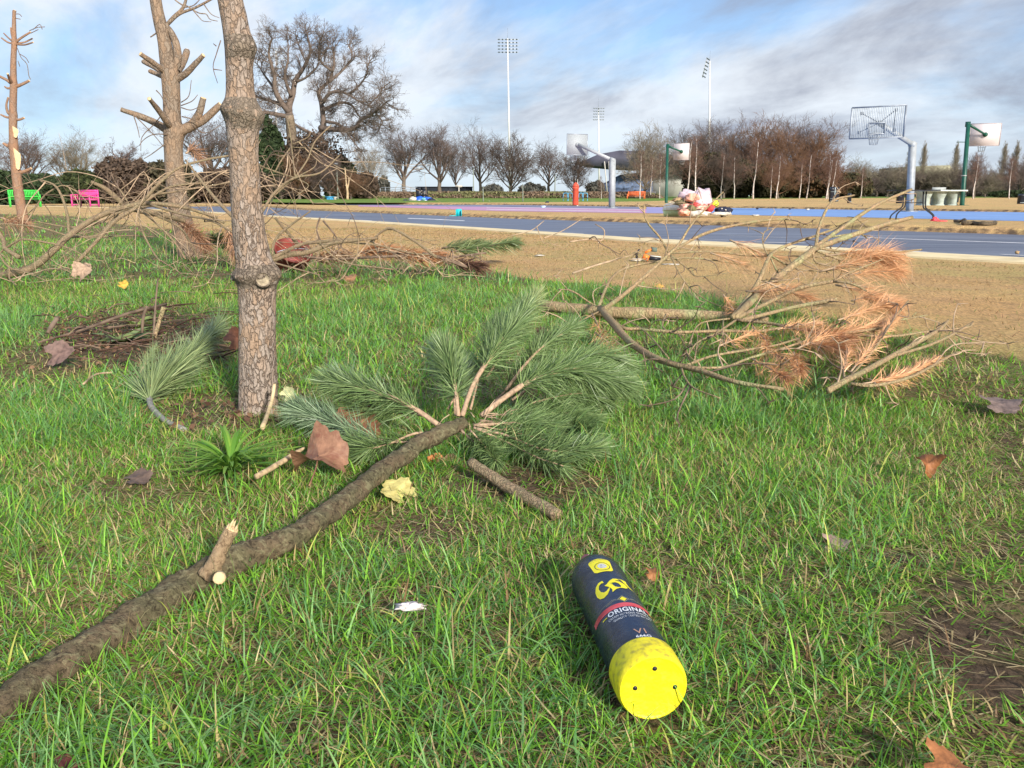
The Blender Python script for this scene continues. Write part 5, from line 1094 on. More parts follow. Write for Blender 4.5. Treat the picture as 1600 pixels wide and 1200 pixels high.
def gpath(pts, hs, n=5):     # resting at given heights above the ground
    k = len(pts); hs = np.interp(np.linspace(0, 1, k), np.linspace(0, 1, len(hs)), hs); return smoothpath([P(a, b, h) for (a, b), h in zip(pts, hs)], n)
def W(px_w, S):   # photo width -> radii along the path
    d = depth(S); return np.interp(np.linspace(0, 1, len(S)), np.linspace(0, 1, len(px_w)), px_w)/2/F*d
def limb(name, S, w, mt, par=None, n=9, jit=.12, seed=0, cap=True):
    m = M(); m.tube(S, W(w, S), n, jit=jit, seed=seed, cap=cap); o = m.build(name, mt, None, True)
    if par is not None: o.parent = par
    return o
def root(name, label, cat, group=None):
    o = bpy.data.objects.new(name, None); C.collection.objects.link(o); return tag(o, label, cat, group)
# ---- the long branch across the foreground, with its fan of green shoots
o = root('pine_branch', 'thick lichened branch crossing the foreground, ending in a fan of green needles', 'branch')
S = gpath([(-120, 1180), (-40, 1130), (60, 1065), (150, 1008), (250, 942), (320, 900), (395, 866), (450, 842), (500, 812), (560, 765), (620, 718), (662, 690), (695, 674), (724, 660)], [.022, .020, .020, .022, .030, .042, .06, .07], 10)
Sm = S.copy()
for i in range(len(S)): S[i] += np.array([noise.noise(Vector((i*.21, 1, 0)))*.004, 0, noise.noise(Vector((i*.17, 5, 0)))*.005])
m = M(); n_ = 26; wd = W([56, 57, 56, 53, 51, 50, 40, 36, 32, 28, 26, 25, 20], S); m.tube(S, wd, n_, jit=.30, seed=2)
bark_o = m.build('main_stem', BRANCH, None, True); bark_o.parent = o
st = gpath([(327, 900), (337, 878), (350, 850), (361, 828)], [.038, .06, .085, .105], 6); limb('broken_stub', st, [36, 25, 20, 22], rough_bark('torn_stub_bark', (.46, .33, .20), (.36, .25, .15), (.14, .09, .05), (.62, .47, .28), (.40, .30, .18), 150), o, 16, .30)
m = M(); e = st[-1]; d = st[-1]-st[-3]; d /= np.linalg.norm(d)
r_ = W([21], st)[-1]
for k in range(22):
    a = k*2.4; ra = (.15+.75*(k/22)**.5); q = np.array([math.cos(a), 0, 0])*r_*ra+np.cross(d, [1, 0, 0])*math.sin(a)*r_*ra; hh = .002+.012*random.random()**2*(1.6 if math.cos(a) < 0 else .5); m.tube([e+q*.9-d*.012, e+q*.95+d*hh*.5, e+q*.9+d*hh], [r_*.30, r_*.24, r_*.05], 4)
p_ = m.build('splintered_end', CUT, None); p_.parent = o
m = M(); c = P(341, 903, .072); m.lathe([(.0092, -.012), (.0088, 0), (.0065, .002), (.0004, .0025)], 11, 0, c, Vector((.25, -1, .35)).to_track_quat('Z', 'Y').to_matrix()); m.v[0] = m.v[0]-np.array([0, -.003, .002]); p_ = m.build('cut_knot', CUT, None); p_.parent = o
Yb = 1.93
for i, (pts, Ys, w, nn, L, cc_, t0, lab) in enumerate([
    ([(690, 668), (650, 640), (600, 617), (548, 603), (512, 598)], [1.93, 1.98, 2.06], [9, 8, 5], 620, .062, GN, .28, None),
    ([(640, 655), (590, 622), (550, 600), (520, 590)], [2.0, 2.12], [4, 3], 380, .062, GB, .35, None),
    ([(665, 690), (610, 690), (560, 678), (505, 655), (462, 640)], [1.90, 1.98], [4, 3], 520, .062, GB, .42, None),
    ([(680, 680), (650, 677), (610, 692), (575, 700), (548, 690)], [1.88, 1.86], [5, 3], 300, .055, GN, .35, None),
    ([(716, 650), (712, 610), (704, 575), (695, 545)], [1.96, 2.12], [7, 6, 4], 520, .065, GN, .30, None),
    ([(712, 650), (706, 600), (690, 560), (684, 540)], [2.0, 2.25], [4, 3], 300, .06, GB, .4, None),
    ([(722, 650), (740, 600), (765, 560), (790, 525), (808, 505), (822, 480)], [1.96, 2.35], [8, 7, 4], 850, .068, GN, .40, None),
    ([(760, 590), (800, 530), (820, 495), (838, 462)], [2.25, 2.6], [4, 3], 420, .062, GY, .5, None),
    ([(752, 650), (790, 620), (830, 595), (885, 577), (930, 585), (975, 600)], [1.95, 2.15], [9, 8, 4], 950, .068, GN, .42, None),
    ([(800, 625), (850, 590), (900, 560), (950, 555), (985, 575)], [2.1, 2.35], [4, 3], 520, .066, GN, .3, None),
    ([(790, 610), (820, 570), (850, 540), (880, 520), (900, 510)], [2.1, 2.5], [5, 3], 480, .065, GN, .35, None),
    ([(740, 665), (790, 662), (830, 662), (865, 672)], [1.92, 1.95], [6, 4], 420, .06, GN, .25, None),
    ([(750, 658), (800, 662), (850, 664), (890, 665), (925, 680)], [1.98, 2.08], [6, 3], 460, .062, GN, .4, None),
    ([(745, 670), (790, 680), (840, 700), (890, 706), (935, 700)], [1.88, 1.9], [5, 3], 420, .055, GN, .4, None),
    ([(720, 672), (740, 690), (760, 700)], [1.88, 1.86], [5, 3], 180, .045, GN, .2, None),
    ([(740, 668), (790, 690), (840, 715), (880, 728)], [1.84, 1.84], [4, 2], 200, .055, GN, .15, None), ([(745, 665), (800, 675), (860, 690), (900, 700)], [1.9, 1.95], [3, 2], 260, .055, GN, .2, None), ([(760, 650), (820, 645), (880, 645), (930, 655)], [2.0, 2.05], [3, 2], 420, .055, GN, .2, None), ([(735, 672), (760, 700), (775, 720)], [1.83, 1.82], [3, 2], 200, .045, GN, .15, None),
    ([(735, 640), (745, 600), (755, 560), (770, 520), (785, 500)], [2.1, 2.45], [4, 3], 420, .062, GN, .35, None), ([(770, 630), (800, 600), (830, 560), (855, 530)], [2.1, 2.4], [4, 3], 420, .06, GN, .25, None),
    ([(830, 630), (870, 620), (910, 615), (950, 625)], [2.05, 2.15], [3, 2], 420, .06, GN, .2, None), ([(700, 640), (720, 600), (730, 575)], [2.05, 2.2], [3, 2], 260, .055, GB, .3, None),
    ([(660, 650), (620, 640), (580, 640), (545, 632)], [1.98, 2.05], [3, 2], 360, .055, GN, .2, None), ([(850, 600), (900, 590), (950, 590), (990, 605)], [2.15, 2.2], [3, 2], 380, .055, GN, .2, None)]):
    S = path3(pts, Ys, n=5); sh = limb('green_shoot', S, w, mat('tan_shoot_bark', (.42, .29, .19), .8, var=.2, scale=90, bump=.3, bscale=200) if i == 0 else bpy.data.materials['tan_shoot_bark'], o, 7, .15)
    needles(sh, S, int(nn*1.7), L*1.32, .0018, *cc_, t0=t0*.75, ang=(28, 88), droop=.05)
m = M(); c = PD(845, 523, 2.45)
for k in range(26):
    a = k*2.4; d = Vector((math.cos(a)*.6, -.2, .3+math.sin(a)*.6)); m.tube([c, c+d*.018, c+d*.03], [.003, .0025, .0006], 4)
p_ = m.build('dead_bud_cluster', cm('purple_brown_bud', (.13, .065, .06)), None); p_.parent = o
m = M()
rd = random.Random(3)
for k in range(30):
    c = PD(rd.uniform(700, 800), rd.uniform(645, 690), 1.93); d = Vector((rd.gauss(0, 1), rd.gauss(0, .6), rd.gauss(0, .6))).normalized(); m.tube([c, c+d*.02+Vector((0, 0, .004)), c+d*.04], [.0016, .0012, .0006], 4)
p_ = m.build('dead_twiglets', TWIG, None); p_.parent = o; p_['kind'] = 'stuff'
# ---- short sawn stick
S = gpath([(735, 722), (765, 742), (800, 765), (835, 785), (872, 806)], [.045, .02, .010], 6)
o = root('stick', 'short brown stick running down-right from the green needles into the grass', 'branch'); limb('stem', S, [15, 18, 21, 20], BRANCH2, o, 16, .2); 
# ---- fallen sprig at the left
o = root('pine_sprig', 'green pine sprig with a bent grey stem lying left of the nearest trunk', 'branch')
S = gpath([(290, 672), (255, 655), (235, 632), (238, 612), (262, 588), (300, 550), (345, 505)], [.01, .02, .04, .07, .09], 5); a_ = limb('stem', S, [8, 10, 9, 5, 3], mat('grey_stem_bark', (.25, .24, .22), .8, var=.2, scale=90), o, 8)
needles(a_, S, 2600, .165, .0027, (.11, .17, .06), (.28, .34, .15), t0=.36, ang=(12, 55), droop=.03, wild=.10)
S = gpath([(215, 590), (232, 560), (245, 540)], [.02, .06, .05], 5); b_ = limb('side_shoot', S, [4, 3], TWIG, o, 6); needles(b_, S, 300, .05, .0017, *GY, t0=.2)
# ---- the dead branch on the right
def dead(o, pts, Ys, w, mt=DEAD, n=8, name='limb', jit=.12):
    S = path3(pts, Ys, n=4, hmin=.09); return S, limb(name, S, w, mt, o, n, jit, pts[0][0]*.1)
o = root('dead_pine_branch', 'big fallen pine branch with rusty dead needles lying between lawn and dry turf', 'branch')
S = path3([(838, 474), (860, 479), (900, 483), (960, 488), (1020, 490), (1080, 492), (1150, 496), (1200, 500)], [4.35, 4.1, 3.95], n=6); limb('main_stem', S, [14, 17, 18, 19, 17, 15, 10], DEAD, o, 16, .15)
DL = [  # points, Y range, widths
    ([(938, 482), (958, 505), (985, 535), (1030, 562), (1090, 578), (1150, 597), (1225, 608)], [3.95, 3.1, 2.72], [11, 12, 11, 9, 5]),
    ([(955, 500), (975, 513), (1000, 514), (1060, 519), (1130, 517), (1180, 518), (1235, 512), (1290, 520)], [3.85, 3.5], [6, 5, 4]),
    ([(1070, 572), (1110, 557), (1160, 548), (1210, 540), (1250, 528)], [3.0, 3.2], [4.5, 4, 3]), ([(1070, 574), (1130, 574), (1170, 560), (1230, 542), (1290, 522)], [3.0, 3.15], [4.5, 4, 3]),
    ([(1065, 576), (1070, 590), (1085, 607), (1125, 622)], [2.95, 2.75], [4, 3, 2]), ([(940, 480), (925, 475), (895, 455), (872, 452)], [3.9, 4.0], [3, 2]), ([(940, 485), (900, 505), (880, 520)], [3.8, 3.5], [3, 1.5]),
    ([(945, 482), (975, 460), (1010, 430), (1045, 397), (1062, 380), (1085, 345), (1130, 300)], [4.0, 4.5], [7, 6.5, 4, 2]), ([(935, 480), (952, 440), (975, 420), (1020, 410), (1080, 403), (1160, 413)], [4.1, 4.6], [5, 4.5, 3, 2]),
    ([(1045, 395), (1030, 370), (1010, 345), (1006, 322), (1012, 318)], [4.5, 4.6], [3.5, 3, 1.5]), ([(1007, 325), (1000, 321)], [4.6, 4.6], [2, 1]), ([(1045, 396), (1090, 370), (1130, 356), (1190, 345), (1235, 343), (1262, 352)], [4.5, 4.9], [5, 5, 3.5, 1.5]), ([(1045, 396), (1110, 393), (1180, 400), (1240, 400), (1300, 404)], [4.5, 4.7], [3, 3, 2]),
    ([(1046, 397), (1075, 420), (1090, 432), (1140, 426)], [4.5, 4.3], [3, 2, 1]), ([(1048, 400), (1070, 440), (1105, 470), (1150, 485)], [4.4, 4.0], [2.5, 2, 1.2]), ([(975, 425), (985, 400), (1005, 390)], [4.3, 4.4], [2, 1.2]), ([(1085, 430), (1080, 420)], [4.3, 4.3], [2, 1]),
    ([(1145, 495), (1165, 470), (1185, 440), (1200, 405), (1205, 397)], [3.95, 4.3], [8, 7, 6]), ([(1203, 398), (1225, 385), (1270, 370), (1320, 352), (1355, 342)], [4.3, 4.8], [5, 4, 2.5]), ([(1200, 400), (1192, 380), (1195, 362), (1215, 355)], [4.3, 4.5], [2.5, 1.8, 1]), ([(1203, 400), (1215, 425), (1222, 428)], [4.3, 4.2], [3, 2]), ([(1205, 400), (1240, 418), (1280, 424), (1300, 421)], [4.3, 4.3], [3, 2.5, 1.5]),
    ([(1150, 495), (1180, 465), (1220, 430), (1255, 403), (1275, 388)], [3.95, 4.35], [12, 12, 11]), ([(1275, 388), (1330, 368), (1385, 350), (1425, 340)], [4.35, 4.8], [9, 8, 6]), ([(1275, 385), (1310, 360), (1370, 320), (1424, 296)], [4.35, 5.0], [6, 6, 4]), ([(1275, 385), (1280, 355), (1300, 315), (1335, 305)], [4.35, 4.8], [5.5, 4.5, 2.5]),
    ([(1278, 388), (1320, 393), (1380, 395), (1440, 390)], [4.35, 4.5], [4, 3.5, 2.5]), ([(1270, 393), (1275, 410), (1300, 417)], [4.3, 4.2], [3.5, 2.5, 1.5]), ([(1276, 392), (1320, 408), (1360, 420), (1405, 425)], [4.3, 4.3], [4, 3.5, 3]), ([(1300, 370), (1340, 365), (1355, 372)], [4.5, 4.6], [3, 2]),
    ([(1155, 495), (1200, 473), (1250, 450), (1300, 440), (1305, 438)], [3.95, 3.9], [6, 6, 5]), ([(1305, 440), (1335, 445), (1380, 470), (1400, 480)], [3.9, 3.7], [4, 3, 2]), ([(1305, 438), (1330, 425), (1380, 405)], [3.9, 4.1], [3, 2]), ([(1160, 500), (1200, 490), (1250, 478), (1308, 468)], [3.9, 3.8], [6, 6, 7]),
    ([(1150, 500), (1200, 505), (1260, 515), (1320, 520), (1380, 512)], [3.9, 3.4], [5, 5, 4]), ([(1150, 500), (1120, 520), (1090, 535), (1075, 555)], [3.9, 3.2], [4, 3, 2]), ([(1140, 498), (1095, 505), (1080, 530), (1085, 545)], [3.9, 3.5], [3, 2, 1]), ([(1130, 500), (1130, 520), (1135, 548)], [3.8, 3.6], [2.5, 1.5]),
    ([(1040, 492), (1035, 510), (1050, 520), (1070, 523)], [3.95, 3.7], [3, 2]), ([(1085, 565), (1090, 530), (1088, 520)], [3.0, 3.4], [2.5, 1.5]), ([(1045, 560), (1010, 520), (975, 497)], [3.2, 3.8], [2.5, 2]),
    ([(1295, 610), (1320, 595), (1345, 583), (1400, 553), (1460, 520), (1475, 508), (1482, 500)], [2.72, 3.1, 3.35], [10, 10, 8, 6, 3]), ([(1330, 600), (1370, 602), (1420, 590), (1460, 570), (1490, 553), (1500, 550)], [2.75, 2.95], [6, 5, 3]), ([(1320, 595), (1318, 570), (1325, 550)], [2.8, 2.9], [4, 3]), ([(1322, 595), (1345, 570), (1370, 540), (1395, 500), (1420, 470)], [2.8, 3.4], [4, 3.5, 3]),
    ([(1350, 525), (1400, 525), (1450, 518), (1510, 512), (1520, 503)], [3.3, 3.5], [4, 3.5, 3]), ([(1400, 555), (1450, 540), (1490, 522), (1518, 505)], [3.15, 3.4], [5, 4.5, 4]), ([(1405, 500), (1435, 495), (1450, 492)], [3.5, 3.6], [3, 2]), ([(1425, 495), (1432, 488)], [3.5, 3.5], [2, 2])]
SS = []
for pts, Ys, w in DL:
    S, l = dead(o, pts, Ys, w); SS.append((S, l))
rd = random.Random(12)
# small side twigs springing from the limbs, part of each limb's own growth
tm = {}
for S, l in SS:
    if len(S) < 9: continue
    m = M()
    for k in range(max(2, len(S)//4)):
        i = rd.randint(2, len(S)-2); p = Vector(S[i]); ax = Vector(S[i+1]-S[i]).normalized(); sd_ = ax.cross(Vector((rd.gauss(0, 1), rd.gauss(0, 1), rd.gauss(0, 1)))).normalized(); L = rd.uniform(.05, .22)
        d = (ax*.7+sd_*.8).normalized(); q = p+d*L*.5; e = q+(d+Vector((rd.gauss(0, .4), rd.gauss(0, .4), rd.uniform(-.6, .3)))).normalized()*L*.5; e.z = max(e.z, .02)
        m.tube(smoothpath([p, q, e], 3), np.linspace(.0032, .0014, 7), 4)
        for kk in range(3): m.tube([e, e+Vector((rd.gauss(0, .02), rd.gauss(0, .02), rd.gauss(0, .02)))], [.0025, .001], 4)
    x = m.build('side_twigs', TWIG if rd.random() < .6 else TWIGD, None); x.parent = o; x['kind'] = 'stuff'
# rusty needle sprays
for pts, Ys, nn, L, t0 in [
    ([(1290, 400), (1340, 395), (1375, 405), (1400, 420)], [4.3, 4.25], 420, .13, .1), ([(1280, 425), (1330, 410), (1370, 395), (1400, 400)], [4.2, 4.2], 380, .12, .1), ([(1320, 430), (1360, 425), (1400, 424)], [4.2, 4.2], 160, .12, .1),
    ([(1305, 445), (1350, 455), (1385, 470), (1395, 480)], [3.9, 3.8], 330, .11, .05), ([(1310, 500), (1340, 490), (1375, 478), (1395, 475)], [3.7, 3.7], 420, .10, .05), ([(1330, 470), (1360, 465), (1392, 478)], [3.8, 3.75], 260, .09, .0),
    ([(1245, 545), (1290, 525), (1335, 515), (1385, 505)], [3.2, 3.5], 700, .10, .05), ([(1230, 512), (1280, 520), (1330, 530)], [3.5, 3.5], 380, .11, .0), ([(1215, 515), (1240, 508), (1280, 505)], [3.6, 3.6], 220, .08, .0),
    ([(1260, 535), (1290, 540), (1320, 545)], [3.1, 3.15], 300, .09, .0), ([(1330, 580), (1350, 555), (1375, 525), (1400, 495)], [2.85, 3.3], 480, .075, .1), ([(1318, 590), (1320, 568), (1328, 548)], [2.8, 2.9], 140, .07, .1),
    ([(1345, 600), (1390, 592), (1430, 578), (1465, 560)], [2.75, 2.9], 620, .06, .1), ([(1200, 548), (1225, 560), (1250, 575)], [3.0, 3.0], 160, .09, .0), ([(1175, 560), (1210, 580), (1230, 590)], [2.95, 2.9], 200, .08, .0), ([(1240, 550), (1245, 565), (1250, 580)], [3.0, 2.95], 160, .08, .0),
    ([(1195, 440), (1240, 458), (1262, 465)], [4.0, 3.9], 150, .12, .0), ([(1110, 395), (1140, 405), (1160, 412)], [4.5, 4.5], 70, .12, .0), ([(1140, 375), (1190, 395), (1220, 405)], [4.6, 4.5], 110, .14, .0), ([(1130, 460), (1140, 475), (1150, 490)], [4.0, 4.0], 120, .11, .0), ([(1165, 455), (1200, 455), (1240, 450)], [4.1, 4.0], 150, .10, .0), ([(925, 490), (935, 510), (940, 530)], [3.8, 3.7], 90, .10, .0), ([(1125, 540), (1150, 530), (1180, 520)], [3.6, 3.6], 120, .09, .0), ([(1175, 510), (1195, 530), (1200, 545)], [3.6, 3.4], 170, .09, .0), ([(930, 520), (950, 535), (960, 550)], [3.3, 3.2], 90, .07, .0)]:
    S = path3(pts, Ys, n=4, hmin=.09); sh = limb('rusty_shoot', S, [3, 2], TWIG, o, 5); needles(sh, S, int(nn*1.35), L*1.0, .0018, *BN, t0=t0, ang=(12, 62), droop=.10, wild=.15)
# ---- tangle of bare branches on the left
def tangle(name, label, mains, extra, seed, region=None, zmax=.8, mt=(BRANCH2, TWIG, TWIGD), group='branches of the left hand pile'):
    o = root(name, label, 'branch', group); rd = random.Random(seed); SS = []
    for pts, Ys, w in mains: S = path3(pts, Ys, n=5); limb('limb', S, w, mt[0], o, 8); SS.append(S)
    for kk in range(int(extra*.62)):
        S = rd.choice(SS); i = rd.randint(int(len(S)*.25), len(S)-2); p = Vector(S[i]); ax = Vector(S[i+1]-S[i]).normalized()
        L = rd.uniform(.5, 1.7)*(p.y/8)*min(1, zmax*1.6); sd_ = Vector((rd.gauss(0, 1), rd.gauss(0, .6), rd.gauss(.15, .7))).normalized(); d = (ax*rd.uniform(.2, 1)+sd_).normalized()
        pts = [p]; 
        for j in range(5):
            d = (d+Vector((rd.gauss(0, .2), rd.gauss(0, .2), rd.gauss(-.10, .18)))).normalized(); q = pts[-1]+d*L/5
            if q.z < .03: q.z = .03+rd.random()*.02; d.z = abs(d.z)*.2
            if q.z > zmax: q.z = zmax-rd.random()*.1; d.z = -abs(d.z)*.5
            pts.append(q)
        r0 = rd.uniform(.0022, .0062)*p.y/7; m = M(); m.tube(smoothpath(pts, 3), np.linspace(r0, r0*.35, 16), 5)
        for j in (2, 3, 4, 5):
            q = pts[j]; e = q+Vector((rd.gauss(0, 1), rd.gauss(0, .6), rd.gauss(0, .8))).normalized()*L*.25; e.z = max(e.z, .02); mid = q.lerp(e, .5)+Vector((0, 0, rd.uniform(-.03, .05))); m.tube(smoothpath([q, mid, e], 3), np.linspace(r0*.5, r0*.25, 7), 4)
        x = m.build('side_branch', rd.choice((mt[1], mt[1], mt[2])), None); x.parent = o
    return o
tangle('bare_branch', 'long arched bare branch rising from the left edge towards the pruned pine', [
    ([(-60, 445), (0, 432), (50, 418), (85, 390), (108, 368), (150, 340), (200, 322), (240, 318), (290, 325), (340, 340)], [6.0, 6.2, 6.6], [12, 11, 10, 8, 6, 4]), ([(108, 368), (104, 330), (88, 292), (60, 280)], [6.3, 6.5], [4.5, 4, 2]), ([(105, 370), (150, 368), (170, 350), (185, 335)], [6.3, 6.4], [3.5, 2.5]), ([(105, 370), (150, 371), (200, 368), (240, 370)], [6.3, 6.2], [2.5, 1.5]),
    ([(105, 368), (60, 355), (10, 350), (-30, 352)], [6.2, 6.1], [2.5, 2, 1.5]), ([(88, 293), (70, 305), (55, 325), (45, 345)], [6.5, 6.5], [2.5, 2]), ([(88, 293), (100, 290), (120, 300), (140, 320)], [6.5, 6.5], [2, 1.5])], 22, 1)
tangle('bare_branch', 'straight olive branch slanting up to the right in front of the arched one', [([(118, 412), (150, 378), (180, 345), (215, 322), (250, 285), (280, 262), (320, 250), (360, 243)], [5.9, 6.6], [5.5, 6, 5.5, 4, 3]), ([(290, 250), (320, 290), (350, 325), (385, 358)], [6.0, 5.6], [3, 5, 6]), ([(235, 320), (285, 335), (330, 345), (372, 368)], [6.4, 6.0], [4, 3]), ([(215, 325), (222, 360), (240, 395), (250, 408)], [6.2, 5.9], [3.5, 3, 2])], 26, 2)
tangle('bare_branch', 'dark crooked branch at the left edge with forking twigs', [([(-10, 350), (5, 375), (8, 388), (30, 402)], [5.8, 5.6], [6, 6, 7]), ([(8, 388), (25, 378), (40, 374), (100, 385), (140, 404)], [5.7, 5.6], [4, 3, 2]), ([(8, 388), (0, 398), (15, 418), (40, 425), (75, 440)], [5.7, 5.5], [3, 3, 2]), ([(15, 418), (15, 435), (25, 445)], [5.6, 5.5], [3, 2])], 10, 3, mt=(BRANCH2, TWIG, TWIGD))
tangle('bare_branch', 'thick grey log with twiggy offshoots lying deep in the branch pile', [([(142, 284), (165, 295), (185, 312), (205, 325), (250, 335), (290, 345)], [7.0, 7.3], [5, 8, 10, 8]), ([(205, 325), (190, 300), (180, 290)], [7.0, 7.1], [3, 2]), ([(200, 322), (240, 305), (270, 300), (330, 290), (360, 285)], [7.0, 7.2], [4, 3, 2]), ([(230, 330), (280, 355), (300, 385), (310, 405)], [7.2, 7.2], [4, 3])], 30, 4)
tangle('bare_branch', 'sprawling twiggy branch under the pruned pine, reaching behind the nearest trunk', [([(215, 325), (260, 318), (310, 330), (350, 348)], [6.8, 6.7], [5, 4]), ([(220, 320), (250, 300), (275, 290), (330, 285)], [6.8, 7.0], [4, 3]), ([(215, 325), (240, 345), (270, 375), (290, 405)], [6.6, 6.4], [4, 3]), ([(210, 322), (180, 335), (150, 350), (110, 355), (50, 345)], [6.6, 6.6], [4, 2])], 34, 5)
for i, (pts, Ys, nn, lab) in enumerate([([(275, 345), (305, 365), (322, 385)], [7.5, 7.4], 800, 'rust brown dead pine spray at the foot of the pruned pine'), ([(355, 355), (362, 375), (368, 395)], [7.0, 7.0], 400, 'rust brown dead spray just left of the nearest trunk'), ([(0, 340), (20, 345), (40, 350)], [8, 8], 350, 'pale brown dead spray at the foot of the thin left pine'), ([(290, 240), (300, 235), (312, 245)], [8.0, 8.0], 160, 'orange dead tuft hanging beside the pruned pine trunk')]):
    S = path3(pts, Ys, n=4); sh = limb('pine_spray', S, [3, 2], TWIG, None, 5); tag(sh, lab, 'branch', 'dead sprays in the left hand pile'); needles(sh, S, int(nn*.8), .14, .005, (.26, .13, .075), (.46, .27, .16), t0=.0, droop=.15, wild=.25, ang=(15, 85))
o = root('pine_branch', 'small dark green pine branch tucked behind the pruned pine, by the nearest trunk', 'branch'); S = path3([(318, 378), (340, 375), (355, 380)], [7.8, 7.6], n=4); a_ = limb('stem', S, [3, 2], TWIGD, o, 5); needles(a_, S, 700, .16, .006, (.04, .075, .02), (.12, .16, .06), t0=0, droop=.1)
# ---- spray of bare twigs right of the nearest trunk and the brush along the lawn edge
tangle('bare_branch', 'bare branch fanning out at head height right of the nearest trunk', [([(410, 330), (430, 300), (460, 278), (500, 270), (530, 243)], [4.4, 4.9], [4.5, 3.5, 2]), ([(420, 312), (445, 290), (461, 277)], [4.5, 4.7], [4, 4]), ([(461, 278), (430, 268), (405, 258)], [4.7, 4.6], [3, 2]), ([(461, 278), (480, 250), (490, 225), (500, 212), (518, 195)], [4.7, 5.0], [2.5, 2]), ([(461, 278), (490, 262), (495, 250)], [4.7, 4.8], [2, 1.2]), ([(455, 225), (458, 250), (461, 275)], [4.9, 4.7], [2, 2.5]), ([(461, 278), (482, 290), (463, 306)], [4.7, 4.6], [2, 1.5]), ([(456, 225), (450, 190), (452, 192)], [4.9, 5.0], [2, 1.5]), ([(456, 228), (440, 250), (430, 268)], [4.9, 4.8], [2.5, 2]), ([(456, 226), (480, 215), (486, 205)], [4.9, 4.9], [2, 1]), ([(456, 230), (500, 232)], [4.9, 4.9], [1.5, 1])], 14, 6, zmax=.85, group='branches right of the nearest trunk')
tangle('bare_branch', 'thick pale olive branch reaching right from the nearest trunk over the red bucket', [([(422, 407), (450, 398), (480, 394), (520, 380), (560, 375), (590, 372)], [5.4, 6.0], [9, 9, 6, 4]), ([(425, 403), (470, 382), (500, 378), (540, 374), (585, 376)], [5.4, 6.2], [6, 5, 3]), ([(425, 400), (430, 375), (450, 355), (485, 330)], [5.3, 5.4], [4, 4, 2]), ([(426, 410), (470, 422), (500, 430)], [5.2, 5.0], [3, 2]), ([(580, 376), (600, 360), (615, 358), (650, 378), (682, 402)], [6.1, 6.0], [3, 4, 5]), ([(583, 376), (590, 395), (600, 415)], [6.1, 5.9], [2.5, 1.5]), ([(500, 380), (520, 400), (545, 412), (615, 421)], [5.7, 5.6], [3, 2.5]), ([(430, 340), (455, 370), (470, 385)], [5.8, 5.9], [4, 6]), ([(545, 378), (600, 385), (640, 395), (670, 398)], [6, 6], [3, 2])], 50, 7, zmax=.36, group='branches right of the nearest trunk')
tangle('bare_branch', 'low dark brush strewn along the edge of the lawn', [([(470, 400), (520, 405), (580, 402), (640, 400), (700, 402), (760, 395)], [6.5, 6.6], [4, 4, 3]), ([(680, 400), (730, 418), (700, 405), (660, 395)], [6.2, 6.2], [4, 3]), ([(500, 340), (495, 360), (505, 385)], [6.5, 6.5], [3, 2]), ([(505, 345), (525, 370), (530, 390)], [6.5, 6.5], [3, 2])], 46, 8, zmax=.22, mt=(TWIGD, TWIG, TWIGD), group='branches right of the nearest trunk')
for i, (pts, Ys, nn, c_, lab) in enumerate([([(560, 395), (590, 390), (620, 392)], [6.8, 6.7], 700, ((.34, .15, .07), (.55, .28, .13)), 'heap of rust brown needles under the pale olive branch'), ([(620, 395), (650, 398), (690, 400)], [6.6, 6.5], 500, ((.34, .15, .07), (.55, .28, .13)), 'rust brown needles at the tip of the brush heap'), ([(480, 405), (510, 400), (540, 398)], [6.6, 6.6], 350, ((.30, .16, .08), (.5, .28, .14)), 'brown needles right of the red bucket'),
    ([(710, 393), (740, 388), (790, 380), (803, 378)], [7.2, 7.4], 650, ((.07, .12, .04), (.2, .25, .1)), 'low green pine sprig on dry turf right of the brush'), ([(690, 388), (720, 382), (752, 380)], [7.4, 7.4], 380, ((.09, .13, .05), (.22, .26, .11)), 'small green sprig at the tip of the brush heap'), ([(700, 408), (730, 412), (750, 415)], [6.3, 6.2], 300, ((.10, .05, .035), (.25, .13, .08)), 'dark brown flattened spray at the lawn edge')]):
    S = path3(pts, Ys, n=4); sh = limb('pine_spray', S, [3, 2], TWIGD, None, 5); tag(sh, lab, 'branch', 'sprays right of the nearest trunk'); needles(sh, S, nn, .15, .005, *c_, t0=.0, droop=.22)
# thin sprays on the dry turf by the kerb
tangle('bare_branch', 'thin reddish pine twig lying by the kerb in front of the road', [([(800, 368), (830, 360), (850, 345)], [6.5, 6.8], [1.6, 1]), ([(890, 378), (920, 374), (940, 376), (944, 360), (930, 350)], [6.4, 6.6], [2.5, 2, 1.5]), ([(850, 372), (880, 360), (915, 338)], [6.4, 6.8], [1.5, 1]), ([(895, 427), (930, 415), (965, 405)], [5.2, 5.4], [3.5, 2.5])], 5, 9, zmax=.3, mt=(TWIG, TWIG, TWIGD))
# ---- brown brush patch at the left, upright sticks
o = root('brush', 'low heap of dark twigs on bare soil left of the green sprig', 'brush'); rd = random.Random(21); m = M(); m2 = M()
for k in range(150):
    px, py = rd.gauss(200, 75), rd.gauss(525, 26); p = P(px, py, rd.uniform(.01, .05)); a = rd.gauss(.25, 1.1); L = rd.uniform(.04, .26); d = Vector((math.cos(a), math.sin(a)*.8, rd.uniform(-.08, .18))); e = p+d*L; e.z = max(e.z, .008); q = p.lerp(e, .5)+Vector((rd.gauss(0, .01), 0, rd.uniform(0, .02)))
    (m if k % 2 else m2).tube(smoothpath([p, q, e], 2), [rd.uniform(.0012, .0035)]*5, 4)
for mm, mt, nm in ((m, cm('dark_red_brown_twigs', (.085, .045, .03)), 'dark_twigs'), (m2, cm('grey_brown_twigs', (.16, .11, .075)), 'pale_twigs')): x = mm.build(nm, mt, None); x.parent = o; x['kind'] = 'stuff'
